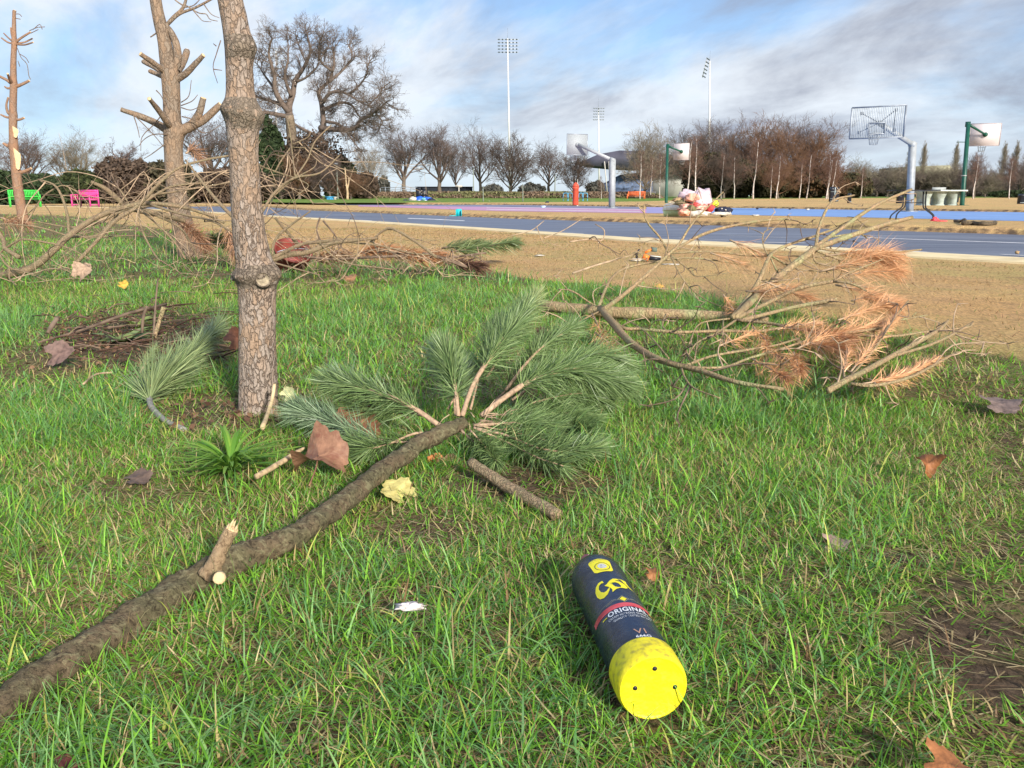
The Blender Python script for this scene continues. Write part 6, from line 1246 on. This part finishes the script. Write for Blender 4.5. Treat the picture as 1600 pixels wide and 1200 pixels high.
for i, (pts, Ys, w, mt, lab) in enumerate([([(247, 434), (243, 475), (240, 525)], [3.5, 3.42], [2.5, 3, 4], TWIGD, 'thin dark stick standing upright in the brown patch'), ([(256, 480), (248, 505), (241, 528)], [3.35, 3.35], [7, 6, 7], DEAD, 'pale short stick leaning beside the upright dark one'), ([(230, 478), (224, 495), (222, 520)], [3.4, 3.38], [4, 5, 4], TWIGD, 'crooked brown stick left of the upright dark one'),
    ([(90, 497), (82, 508), (75, 520)], [3.5, 3.4], [7, 8, 6], TWIGD, 'knobbly dark stub at the left of the brown patch'), ([(60, 535), (130, 515), (200, 490), (260, 475)], [3.2, 3.9], [3, 5, 4], TWIGD, 'long dark branch lying across the brown patch'), ([(429, 600), (425, 625), (417, 650), (410, 668)], [2.18, 2.1], [5, 6, 7, 8], cm('straw_stalk', (.55, .42, .24), .15, 40), 'pale broken stalk standing at the foot of the nearest trunk'), ([(400, 745), (430, 728), (462, 708), (475, 700)], [1.75, 1.82], [9, 9, 8, 4], cm('split_pale_stalk', (.52, .38, .22), .25, 60), 'split pale stalk lying over the large brown leaf'),
    ([(130, 600), (150, 585), (175, 582)], [2.6, 2.7], [3, 3], TWIG, 'small pale twig in the grass left of the sprig')]):
    S = path3(pts, Ys, n=4); x = limb('stick', S, w, mt, None, 8, .2); tag(x, lab, 'stick'); rehome(x, S[-1])
# ---- dead straw mats on the worn patches
def straw(n, seed):
    r = np.random.default_rng(seed); px = []; py = []; 
    for cx, cy, rx, ry, s in MUD+[(870, 735, 120, 30, 1), (610, 860, 90, 50, .6), (320, 662, 110, 22, 2.2), (1500, 700, 120, 150, .7), (1180, 990, 90, 50, .4), (820, 830, 130, 30, .5), (1420, 820, 100, 60, .5), (1540, 600, 70, 80, .8)]:
        k = int(n*s*rx*ry/(9000 if not (cx > 1400 and cy > 900) else 40000)); px.append(r.normal(cx, rx*.6, k)); py.append(r.normal(cy, ry*.7, k))
    px = np.concatenate(px); py = np.clip(np.concatenate(py), 440, 1240); pos = np.array([tuple(P(a, b, 0)) for a, b in zip(px, py)]); return pos
pos = straw(260, 5); k = len(pos); q = rng.random(k)
c = np.where((q < .62)[:, None], lerp3((.34, .25, .12), (.66, .54, .30), rng.random(k)), np.where((q < .82)[:, None], lerp3((.13, .075, .04), (.28, .17, .09), rng.random(k)), lerp3((.12, .20, .04), (.26, .34, .09), rng.random(k))))
x = blades('dead_grass', pos[:, 0], pos[:, 1], .03+.05*rng.random(k), .0014+.0012*rng.random(k), rng.random(k)*6.28, 1.25+.3*rng.random(k), .25*rng.random(k), c, z0=.006, segs=3); tag(x, 'flattened straw and dead grass on the worn patches', 'dead grass', kind='stuff')

pp = np.array([tuple(P(a, b, 0)) for a, b in zip(rng.normal(195, 85, 900), rng.normal(530, 26, 900).clip(470, 600))]+[tuple(P(a, b, 0)) for a, b in zip(rng.normal(340, 60, 110), rng.normal(655, 14, 110))]); pp[:, 2] = .006+.02*rng.random(len(pp))
x = leaves('leaf_litter', pp, .0055, lerp3((.06, .03, .02), (.22, .13, .08), rng.random(len(pp)))); tag(x, 'scattered dark brown leaf crumbs on the bare patches', 'leaf litter', kind='stuff')
# ================================================================ GAS BOTTLE IN THE GRASS
RB = .0405
A0 = P(1017, 1062, RB+.006); tip = P(922, 884, RB-.002); ax = (tip-Vector(A0)); ax.z = -.0; 
# base centre seen at photo (1018,1066); body points away to the upper left
base = P(1021, 1076, RB+.004); 
base.z = RB+.004
dirn = (P(914, 866, RB)-base); dirn.z = .0; dirn.normalize(); dirn = (dirn+Vector((0, 0, -.02))).normalized()
LEN = .366
o = thing('gas_bottle', 'dark navy gas bottle with yellow base and yellow logo lying in the grass', 'gas bottle', Vector((base.x, base.y, 0)))
zx = dirn; xx = zx.cross(Vector((0, 0, 1))).normalized(); yy = xx.cross(zx).normalized()     # xx right, yy up
if yy.z < 0: yy = -yy
ROT = Matrix((xx, -yy if False else yy, zx)).transposed()
roll = R(14)     # label centre rolled a little towards the left of the top
def onb(ang, s, lift=0.0, r=RB):   # ang from the top, positive to the right seen from the base end looking along zx ; s along axis from base
    a = ang; return base+zx*s+(xx*math.sin(a)+yy*math.cos(a))*(r+lift)
def lat(prof, name, mt, n=64, cap=True):
    m = M(); V = [tuple(base+zx*s+(xx*math.sin(a)+yy*math.cos(a))*r) for r, s in prof for a in np.arange(n)*2*math.pi/n]; k = len(prof)
    f = [(i*n+j, (i+1)*n+j, (i+1)*n+(j+1) % n, i*n+(j+1) % n) for i in range(k-1) for j in range(n)]
    if cap: f += [tuple(range(n)), tuple((k-1)*n+j for j in range(n))[::-1]]
    m.add(V, f); return m.build(name, mt, o, True)
NB = bpy.data.materials.new('scuffed_navy_film'); NB.use_nodes = True; t = NB.node_tree; pb = t.nodes['Principled BSDF']; g_ = N(t, 'ShaderNodeTexCoord')
def tn(s, d, st=(1, 1, 1), r=.6):
    mp = N(t, 'ShaderNodeMapping'); t.links.new(g_.outputs['Object'], mp.inputs[0]); mp.inputs['Scale'].default_value = st; n = N(t, 'ShaderNodeTexNoise'); t.links.new(mp.outputs[0], n.inputs[0]); n.inputs['Scale'].default_value = s; n.inputs['Detail'].default_value = d; n.inputs['Roughness'].default_value = r; return n.outputs[0]
c = mix(t, ramp(t, [(.4, 0), (.65, 1)], tn(18, 5)), (.006, .011, .028), (.013, .025, .060)); c = mix(t, ramp(t, [(.66, 0), (.74, .7)], tn(130, 8, (1, 1, 1), .8)), c, (.16, .21, .28)); c = mix(t, ramp(t, [(.66, 0), (.72, .6)], tn(45, 8)), c, (.13, .12, .09))
t.links.new(c, pb.inputs['Base Color']); t.links.new(ramp(t, [(.35, .16), (.65, .40)], tn(60, 5)), pb.inputs['Roughness'])
bn = N(t, 'ShaderNodeBump'); bn.inputs['Strength'].default_value = .5; bn.inputs['Distance'].default_value = .0015; t.links.new(tn(170, 6), bn.inputs['Height']); t.links.new(bn.outputs[0], pb.inputs['Normal'])
YEL = mat('yellow_plastic_cap', (.80, .70, .012), .42, var=.05, scale=90, bump=.15, bscale=240, spec=.4, dark=(.60, .52, .03)); YELS = mat('scuffed_yellow_cap_side', (.74, .64, .02), .5, var=.10, scale=120, bump=.1, bscale=300, dark=(.42, .36, .04)); YPR = mat('yellow_print', (.85, .76, .02), .5, var=.05, scale=60)
# body with fine lathe rings near both ends
prof = [(RB*.5, .032)]; 
SH = .092
for s in np.linspace(.034, LEN-SH, 110):
    ring = .0005*max(0, math.sin(s*2*math.pi/.0042)) if (s < .080 or s > LEN-.105) else 0; prof.append((RB*.985+ring, s))
def shoulder(u): return .0125+(RB*.985-.0125)*(1-u**2.3)**.8      # u = 0 at the shoulder, 1 at the neck
for k in range(1, 17): u = k/16; prof.append((shoulder(u)+.0003*math.sin(k*2.7), LEN-SH+u*.062))
lat(prof, 'body', NB)
lat([(.0125, LEN-.032), (.0125, LEN-.014), (.0105, LEN-.012), (.0105, LEN-.001), (.008, LEN)], 'valve', mat('dusty_pink_valve', (.55, .17, .17), .6), 20)
RC = RB*1.05
lat([(RB*.985, .043), (RC*.995, .0425), (RC, .041), (RC*1.0, .012), (RC*.985, .006), (RC*.955, .0022), (RC*.925, .0002)], 'cap_side', YELS, 96, cap=False)
capf = lat([(RC*.925, .0002), (RC*.90, .0), (RC*.87, .0012), (RC*.85, .0016), (RC*.35, .0022), (.0005, .0022)], 'cap_face', YEL, 96, cap=False)
for x_, y_ in ((.03, .80*.72), (-.50, .03*1), (.62, -.02)):
    x_, y_ = x_*RC, y_*RC; m = M(); c = base+xx*x_+yy*y_+zx*.0012; m.add([tuple(c+xx*.0026*math.cos(a)+yy*.0026*math.sin(a)-zx*.0004) for a in np.arange(14)*.4488]+[tuple(c+xx*.0026*math.cos(a)+yy*.0026*math.sin(a)+zx*.004) for a in np.arange(14)*.4488], [tuple(range(14)), tuple(range(14, 28))[::-1]]+[(i, 14+i, 14+(i+1) % 14, (i+1) % 14) for i in range(14)]); m.build('screw_hole', BLACK, o)
# printed marks: flat outlines bent round the body.  u = across (right +), v = along the body (towards the valve +), metres
def wrap_bm(bm, s0, lift, a0, name, mt):
    xs_ = [v.co.x for v in bm.verts]
    if not xs_: return
    for x in np.arange(min(xs_), max(xs_), .0025): bmesh.ops.bisect_plane(bm, geom=bm.verts[:]+bm.edges[:]+bm.faces[:], plane_co=(x, 0, 0), plane_no=(1, 0, 0))
    m = M(); bm.verts.index_update()
    def rad(s):
        if s > LEN-SH: return shoulder(min(1, (s-(LEN-SH))/.062))
        return RB*.985
    m.add([tuple(onb(v.co.x/RB+a0, s0+v.co.y, lift+.0004+v.co.z*0, rad(s0+v.co.y))) for v in bm.verts], [tuple(q.index for q in f.verts) for f in bm.faces]); bm.free(); return m.build(name, mt, o)
def poly(loops):
    cu = bpy.data.curves.new('outline', 'CURVE'); cu.dimensions = '2D'; cu.fill_mode = 'BOTH'
    for L in loops:
        sp_ = cu.splines.new('POLY'); sp_.points.add(len(L)-1); sp_.use_cyclic_u = True
        for p, (x, y) in zip(sp_.points, L): p.co = (x, y, 0, 1)
    return curve_bm(cu)
def curve_bm(cu):
    ob = bpy.data.objects.new('outline', cu); C.collection.objects.link(ob); dg = bpy.context.evaluated_depsgraph_get(); ev = ob.evaluated_get(dg); me = ev.to_mesh(); bm = bmesh.new(); bm.from_mesh(me); ev.to_mesh_clear(); bpy.data.objects.remove(ob); bpy.data.curves.remove(cu); bmesh.ops.triangulate(bm, faces=bm.faces[:]); return bm
def word(txt, size, s0, a0, name, mt, lift=.0, sx=1.0, bold=.0):
    cu = bpy.data.curves.new('word', 'FONT'); cu.body = txt; cu.size = size; cu.align_x = 'CENTER'; cu.resolution_u = 3; cu.offset = bold; cu.space_character = 1.12
    bm = curve_bm(cu)
    for v in bm.verts: v.co.x *= sx
    return wrap_bm(bm, s0, lift, a0, name, mt)
AC = R(2)
WHT = mat('white_print', (.72, .75, .78), .55, var=.15, scale=200); REDB = mat('faded_red_band', (.62, .085, .10), .45, var=.3, scale=40, dark=(.45, .02, .03)); GOLD = mat('pale_gold_line', (.36, .34, .20), .5)
def el(cx, cy, rx, ry, n=28, rot=0): return [(cx+rx*math.cos(a)*math.cos(rot)-ry*math.sin(a)*math.sin(rot), cy+rx*math.cos(a)*math.sin(rot)+ry*math.sin(a)*math.cos(rot)) for a in np.arange(n)*2*math.pi/n]
def U(L, k=.001): return [(x*k, y*k) for x, y in L]
# emblem: yellow rounded square, ring and silver oval
sE = .257
wrap_bm(poly([U([(-14, -19), (-10.5, -23), (10.5, -23), (14, -19), (16.5, 13), (13, 18), (0, 21), (-13, 18), (-16.5, 13)])]), sE, .0, AC-R(7), 'emblem', YPR)
wrap_bm(poly([el(1.0e-3, -6e-3, 11.2e-3, 13.2e-3), el(1.0e-3, -6e-3, 10.3e-3, 12e-3)]), sE, .0003, AC-R(7), 'emblem_ring', NB)
wrap_bm(poly([el(1.0e-3, -5e-3, 6.6e-3, 8e-3)]), sE, .0003, AC-R(7), 'emblem_oval', mat('silver_print', (.55, .55, .52), .5, var=.3, scale=300))
# three joined letters
sL = .186
Cc = U([(-12, 12.5), (-11.5, 8.5), (-15, 9.2), (-19, 7), (-21, 2.5), (-20.2, -2.5), (-17, -5.6), (-13, -5), (-8.5, -1.5), (-6.5, 1), (-9, -5), (-14, -10.5), (-20, -13), (-25, -11.5), (-27.5, -6), (-27, 1), (-23.5, 7.5), (-18, 11.5)])
Dd = U([(-12.5, 3.5), (-9, 5), (-3, 10), (2, 13), (8, 13.2), (10.5, 11), (6, 10.2), (3, 9.5), (10, 8.5), (15.5, 5), (17.5, 0), (14, -2.5), (6, -3), (0, -5), (-7, -9.5), (-5.5, -5), (-7.5, -.5), (-10.5, 2)])
Dh = U([(-1.5, 6), (3, 6.6), (7, 4.5), (8.5, .5), (6.5, -2), (3, -2), (0, -1), (-2, 2)])
Ll = U([(9.5, 14), (17, 13), (20.5, 12.5), (19.5, 9), (21, 3), (22.5, 1.5), (29, -3.5), (31, -5), (27, -2.2), (20, .5), (17.5, 4.5), (14.5, 9), (13, 12)])
K2 = lambda L: [(x*1.08, y*1.75) for x, y in L]
for L_ in ([Cc], [Dd, Dh], [Ll]): wrap_bm(poly([K2(q) for q in L_]), sL, .0, AC-R(2), 'logo_letter', YPR)
m_ = .1475
wrap_bm(poly([U([(-5, 0), (0, 6.2), (5, 0), (0, -6.2)])]), m_, .0, AC, 'diamond', YPR)
for L in ([(-8, 0), (0, 9), (8, 0), (0, -9)],):
    wrap_bm(poly([U(L), U([(x*.88, y*.86) for x, y in L])]), m_, .0, AC, 'diamond_outline', GOLD)
def stripe(pts, w, s0, a0, name, mt):
    a = U([(x, y+w/2) for x, y in pts]); b = U([(x, y-w/2) for x, y in pts])[::-1]; return wrap_bm(poly([a+b]), s0, 0, a0, name, mt)
for s_ in (-1, 1):
    stripe([(s_*9, 1), (s_*15, 1.5), (s_*20, -2), (s_*30, -4), (s_*40, -7)][::s_], .5, m_, AC, 'flourish_line', GOLD); stripe([(s_*7, -2), (s_*13, -.5), (s_*18, -4), (s_*26, -6)][::s_], .5, m_, AC, 'flourish_line', GOLD)
stripe([(x, 0) for x in np.linspace(-56, 50, 40)], 10.5, .1315, AC, 'red_band', REDB)
word('ORIGINAL', .0150, .1140, AC-R(2), 'word_original', WHT, 0, .74, .0004)
word('CREAM NITROUS OXIDE GAS', .0066, .1060, AC, 'small_print', WHT, 0, .66); word('QUALITY TESTED EU GAS', .0064, .0985, AC, 'small_print', WHT, 0, .64)
for s_ in (-1, 1): wrap_bm(poly([U([(-4, -1), (4, -1), (4, 1), (-4, 1)])]), (.124 if s_ > 0 else .118), 0, AC+s_*R(50), 'yellow_dash', YPR)
word('VI', .0175, .0555, AC-R(1), 'word_numeral', mat('copper_print', (.45, .26, .18), .5), 0, 1.0); word('666G', .0085, .0465, AC, 'weight_mark', WHT, 0, .95, .0003)
OCC += [(base.x+dirn.x*LEN*k, base.y+dirn.y*LEN*k, .036) for k in np.linspace(.03, 1, 16)]
# ================================================================ LEAVES AND WEEDS
def leaf(label, c, size, col, tilt, yaw, curl=.25, lobes=5, name='maple_leaf', stem=True, seed=0, dark=None, group='fallen leaves in the grass'):
    rd = random.Random(seed); n = 60; out = []
    for i in range(n):
        a = i/n*2*math.pi; r = .70+.17*abs(math.cos(a*lobes/2))**1.0+.05*math.cos(3*lobes*a+1)*abs(math.cos(a*lobes/2))+rd.uniform(-.02, .02)
        if abs(a-math.pi) < .35: r *= .55
        out.append((math.cos(a)*r, math.sin(a)*r))
    V = []; rings = 6
    for k in range(rings+1):
        for x, y in out:
            u, v = x*k/rings, y*k/rings; z = curl*(u*u+v*v)*.9*math.cos(2*math.atan2(v, u)+seed)+curl*.5*(u*u)+.06*noise.noise(Vector((u*3, v*3, seed)))-.05*abs(math.sin(math.atan2(v, u)*lobes/2))*(u*u+v*v)**.5*curl*3
            V.append((u*size/2, v*size/2, z*size/2))
    f = [(k*n+j, k*n+(j+1) % n, (k+1)*n+(j+1) % n, (k+1)*n+j) for k in range(rings) for j in range(n)]
    mt = mat('leaf_blade', col, .55, var=.22, scale=55, bump=.3, bscale=150, dark=dark, trans=.12)
    m = M(); m.add(V, f); x = m.build('leaf_blade' if stem else name, mt, None, True)
    if stem:
        o = root(name, label, 'leaf', group); x.parent = o; s = M(); s.tube(smoothpath([(-.0*size, 0, 0), (-.35*size, .02*size, .0), (-.75*size, .1*size, -.02*size)], 4), [size*.012]*9, 5); y = s.build('leaf_stalk', mt, None); y.parent = o
    else: o = x; tag(o, label, 'leaf', group)
    o.rotation_mode = 'ZYX'; o.location = c; o.rotation_euler = (tilt[0], tilt[1], yaw); return o
leaf('large curled reddish brown leaf left of the green needle fan', P(497, 712, .05), .150, (.27, .14, .085), (R(14), R(-8)), R(100), .8, seed=1, dark=(.20, .08, .05))
leaf('brown leaf standing partly hidden behind the left green shoots', PD(555, 668, 2.0), .15, (.24, .10, .055), (R(60), R(5)), R(60), .4, seed=2, dark=(.13, .05, .03))
leaf('pale yellow leaf under the thick branch', P(622, 766, .02), .085, (.52, .46, .17), (R(24), R(12)), R(140), .25, seed=3, dark=(.40, .33, .10))
leaf('small orange brown leaf tucked beneath the node of the thick branch', PD(682, 722, 1.80), .05, (.48, .19, .07), (R(70), 0), R(80), .8, seed=4, stem=False)
leaf('dark brown leaf scrap under the node of the thick branch', PD(705, 728, 1.80), .07, (.20, .12, .07), (R(65), 0), R(20), .7, seed=14, stem=False)
leaf('small yellow leaf far back on the lawn left of the trunk', P(192, 444, .06), .075, (.62, .38, .06), (R(45), R(10)), R(10), .4, seed=5, stem=False)
leaf('small curled rust coloured leaf on the right side of the lawn', P(1449, 724, .04), .06, (.30, .12, .045), (R(45), R(5)), R(10), .9, seed=6, stem=False)
leaf('flat grey brown leaf near the right edge', P(1562, 630, .03), .13, (.20, .145, .125), (R(12), 0), R(0), .2, seed=7, stem=False)
leaf('brown leaf lying at the bottom right corner', P(1480, 1192, .03), .06, (.32, .13, .05), (R(10), R(10)), R(-20), .3, seed=8, stem=False)
leaf('dark red leaf at the bottom left corner', P(95, 1198, .02), .04, (.16, .045, .045), (R(10), 0), R(0), .2, seed=9, stem=False)
leaf('small dark brown leaf standing in the grass below the sprig', PD(205, 678, 2.1), .07, (.22, .13, .09), (R(70), 0), R(10), .4, seed=10, stem=False)
leaf('flat dark leaf in the grass left of the broad leaved weed', P(215, 746, .02), .07, (.13, .09, .07), (R(15), 0), R(30), .2, seed=11, stem=False)
leaf('reddish brown leaf just left of the nearest trunk at ground level', PD(368, 528, 2.9), .10, (.28, .11, .06), (R(75), 0), R(40), .4, seed=12, stem=False)
leaf('pale leaf behind the right side of the nearest trunk', PD(450, 615, 2.25), .05, (.55, .55, .28), (R(70), 0), R(40), .4, seed=13, stem=False)
leaf('brown leaf at the left of the brown twig patch', PD(92, 552, 2.9), .12, (.19, .12, .10), (R(50), 0), R(20), .4, seed=15, stem=False)
leaf('curled tan leaf under the arched branch in the lawn', PD(128, 424, 5.7), .17, (.42, .29, .20), (R(60), 0), R(60), .6, seed=16, stem=False)
leaf('faint orange leaf on the dry turf above the dead branch', P(1028, 447, .02), .09, (.72, .40, .10), (R(10), 0), R(0), .2, seed=17, stem=False)
leaf('brown leaf in the grass just below the brush heap', P(545, 434, .03), .13, (.36, .19, .10), (R(30), 0), R(0), .4, seed=18, stem=False)
leaf('small brown leaf right of the gas bottle top', P(1020, 895, .02), .03, (.30, .13, .05), (R(30), 0), R(0), .5, seed=19, stem=False)
leaf('faded leaf half buried in the grass right of centre', P(1305, 848, .02), .055, (.34, .24, .19), (R(20), 0), R(0), .3, seed=20, stem=False)
m = M(); crumple(m, P(641, 948, .035), (.017, .006, .005), .9, 2.5, 2); x = m.build('paper_scrap', mat('grey_white_paper', (.62, .56, .55), .9, var=.2, scale=100)); tag(x, 'small crumpled grey white paper scrap left of the gas bottle', 'paper'); rehome(x, P(641, 950))
def rosette(label, c, n, L, w, cols_, seed, cat='weed', up=.5):
    o = root('broad_leaved_weed', label, cat); o.location = c; rd = random.Random(seed)
    for i in range(n):
        a = rd.random()*6.28; l = L*rd.uniform(.55, 1.1); el_ = rd.uniform(.15, 1.2)*up+.1; m = M(); V = []; K = 7; ww = w*rd.uniform(.7, 1.2)
        for k in range(K+1):
            t_ = k/K; r_ = l*t_*math.cos(el_*(1-.4*t_)); z = l*(math.sin(el_)*t_-.55*math.sin(el_)*t_*t_); hw = ww*math.sin(math.pi*min(1, t_*.9+.06))**.8*.5
            for s_ in (-1, 0, 1): V.append((math.cos(a)*r_-math.sin(a)*hw*s_, math.sin(a)*r_+math.cos(a)*hw*s_, max(z, .004)+(.0 if s_ else -.2*hw)))
        m.add(V, [(k*3+j, k*3+j+1, k*3+4+j, k*3+3+j) for k in range(K) for j in range(2)], 0, np.array(cols_[0])+(np.array(cols_[1])-np.array(cols_[0]))*rd.random()); x = m.build('leaf', GRASS, None, True); x.parent = o
    return o
rosette('bright green clump of strap leaved weed left of the large brown leaf', P(362, 738, 0), 120, .17, .009, ((.10, .26, .03), (.28, .46, .07)), 1, up=1.15)
rosette('dull green broad leaves in the brown twig patch', P(195, 535, .01), 22, .14, .035, ((.10, .17, .04), (.30, .38, .14)), 2, up=.7)
rosette('green leafy sprout beside the leaning pale stick', P(215, 515, .01), 16, .12, .03, ((.22, .32, .06), (.42, .48, .16)), 3, up=1.0)
OCC += [(P(362, 735).x, P(362, 735).y, .05)]

# ---- red bucket lying under the pale olive branch
c = P(455, 429, 0); o = thing('bucket', 'red plastic bucket lying behind the nearest trunk under the pale olive branch', 'bucket', c); k_ = c.y/F
REDK = mat('weathered_red_plastic', (.21, .045, .035), .5, var=.3, scale=8, dark=(.12, .02, .015))
rot = Vector((.35, -.45, .80)).normalized().to_track_quat('Z', 'Y').to_matrix(); q = Vector((PD(455, 406, c.y+.10)))
m = M(); m.lathe([(.001, -.11), (20*k_, -.11), (23*k_, -.10), (28*k_, .08), (30*k_, .085), (30*k_, .10), (27.5*k_, .10), (26*k_, .06), (18*k_, -.06), (.001, -.07)][::-1], 28, 0, q, rot, cap=False); m.build('bucket_body', REDK, o, True)
m = M(); a = np.linspace(0, math.pi, 12); m.tube([q+Vector(rot@Vector((29*k_*math.cos(t_), -.02, .09+29*k_*math.sin(t_)*.25))) for t_ in a], .004, 5); m.build('handle', GALVD, o)
def lawn_all():
    a = lawn('near', 215000, .50, 2.3, .052, .0025, 7, 4)
    b = lawn('mid', 270000, 2.25, 5.5, .060, .0037, 6, 3)
    c_ = lawn('far', 175000, 5.4, 12, .062, .0078, 6, 2)
    d = lawn('edge', 50000, 11.8, 28, .07, .018, 6, 2)
    # short dry stubble over the sandy turf
    n = 150000; x, y = scatter(n, 2.6, 16); px, py = proj(x, y, 0); dry = dryf(px, py)
    keep = (rng.random(n) < np.clip(dry*1.4, 0, 1)) & (py > np.interp(px, cols, [KN(q) for q in cols])+1) & (rng.random(n) < np.clip(y/9, .35, 1))
    x, y, px, py = x[keep], y[keep], px[keep], py[keep]; k = len(x)
    tw = np.clip((px-1300)/250, 0, 1)*(y < 5.5)
    gn = vnoise(x+50, y+50, .7, 11)+.12*tw; c = np.where((rng.random(k) < np.clip((gn-.46)*2.2, .04, .8))[:, None], lerp3((.16, .19, .05), (.30, .30, .09), rng.random(k)), lerp3((.42, .27, .11), (.66, .46, .22), rng.random(k)))
    c = np.where((rng.random(k) < .15)[:, None], lerp3((.22, .12, .05), (.34, .2, .1), rng.random(k)), c)
    e = blades('stubble', x, y, (.016+.02*rng.random(k))*(1+.3*tw), .0022+.00065*y, rng.random(k)*6.28, .6+.8*rng.random(k), .3*rng.random(k), c, segs=2)
    # matted thatch between the tufts: short flattened blades, dead and green
    def thatch(n, y0, y1, L, w):
        x, y = scatter(n, y0, y1); px, py = proj(x, y, 0); kp = dryf(px, py) < .5; md = mudf(px, py); kp &= rng.random(n) > md*1.0
        for (ox, oy, r_) in OCC: kp &= (x-ox)**2+(y-oy)**2 > r_*r_
        x, y, px, py = x[kp], y[kp], px[kp], py[kp]; k = len(x); nn = vnoise(x+50, y+50, 1.7, 3); q = rng.random(k)+(nn-.5)*.6
        c = np.where((q < .23)[:, None], lerp3((.38, .29, .13), (.66, .55, .30), rng.random(k)), np.where((q < .38)[:, None], lerp3((.15, .085, .04), (.32, .2, .1), rng.random(k)), lerp3((.08, .24, .02), (.27, .52, .05), rng.random(k))))
        return blades('thatch', x, y, L*(.5+.8*rng.random(k)), w*(.6+.8*rng.random(k)), rng.random(k)*6.28, np.where(rng.random(k) < .6, 1.15+.4*rng.random(k), .4+.7*rng.random(k)), .4*rng.random(k), c, z0=.003, segs=2)
    t1 = thatch(210000, .5, 2.4, .032, .0022); t2 = thatch(160000, 2.4, 6.0, .04, .0036)
    for t_, l in ((t1, 'matted short thatch and young blades in the foreground lawn'), (t2, 'matted thatch in the middle of the lawn')): t_.name = 'thatch'; tag(t_, l, 'grass', kind='stuff')
    ms_ = [a, b, c_, d, e]
    for o, nm in zip(ms_, ('grass',)*4+('dry_grass',)):
        o.name = nm; o.data.name = nm; tag(o, kind='stuff')
    for o, l in zip(ms_, ('long bright green grass blades in the foreground', 'tufted green grass around the fallen branches', 'green lawn reaching back to the dry turf', 'distant strip of lawn under the branch pile', 'short straw coloured stubble on the sandy turf')): tag(o, l, 'grass')
lawn_all()
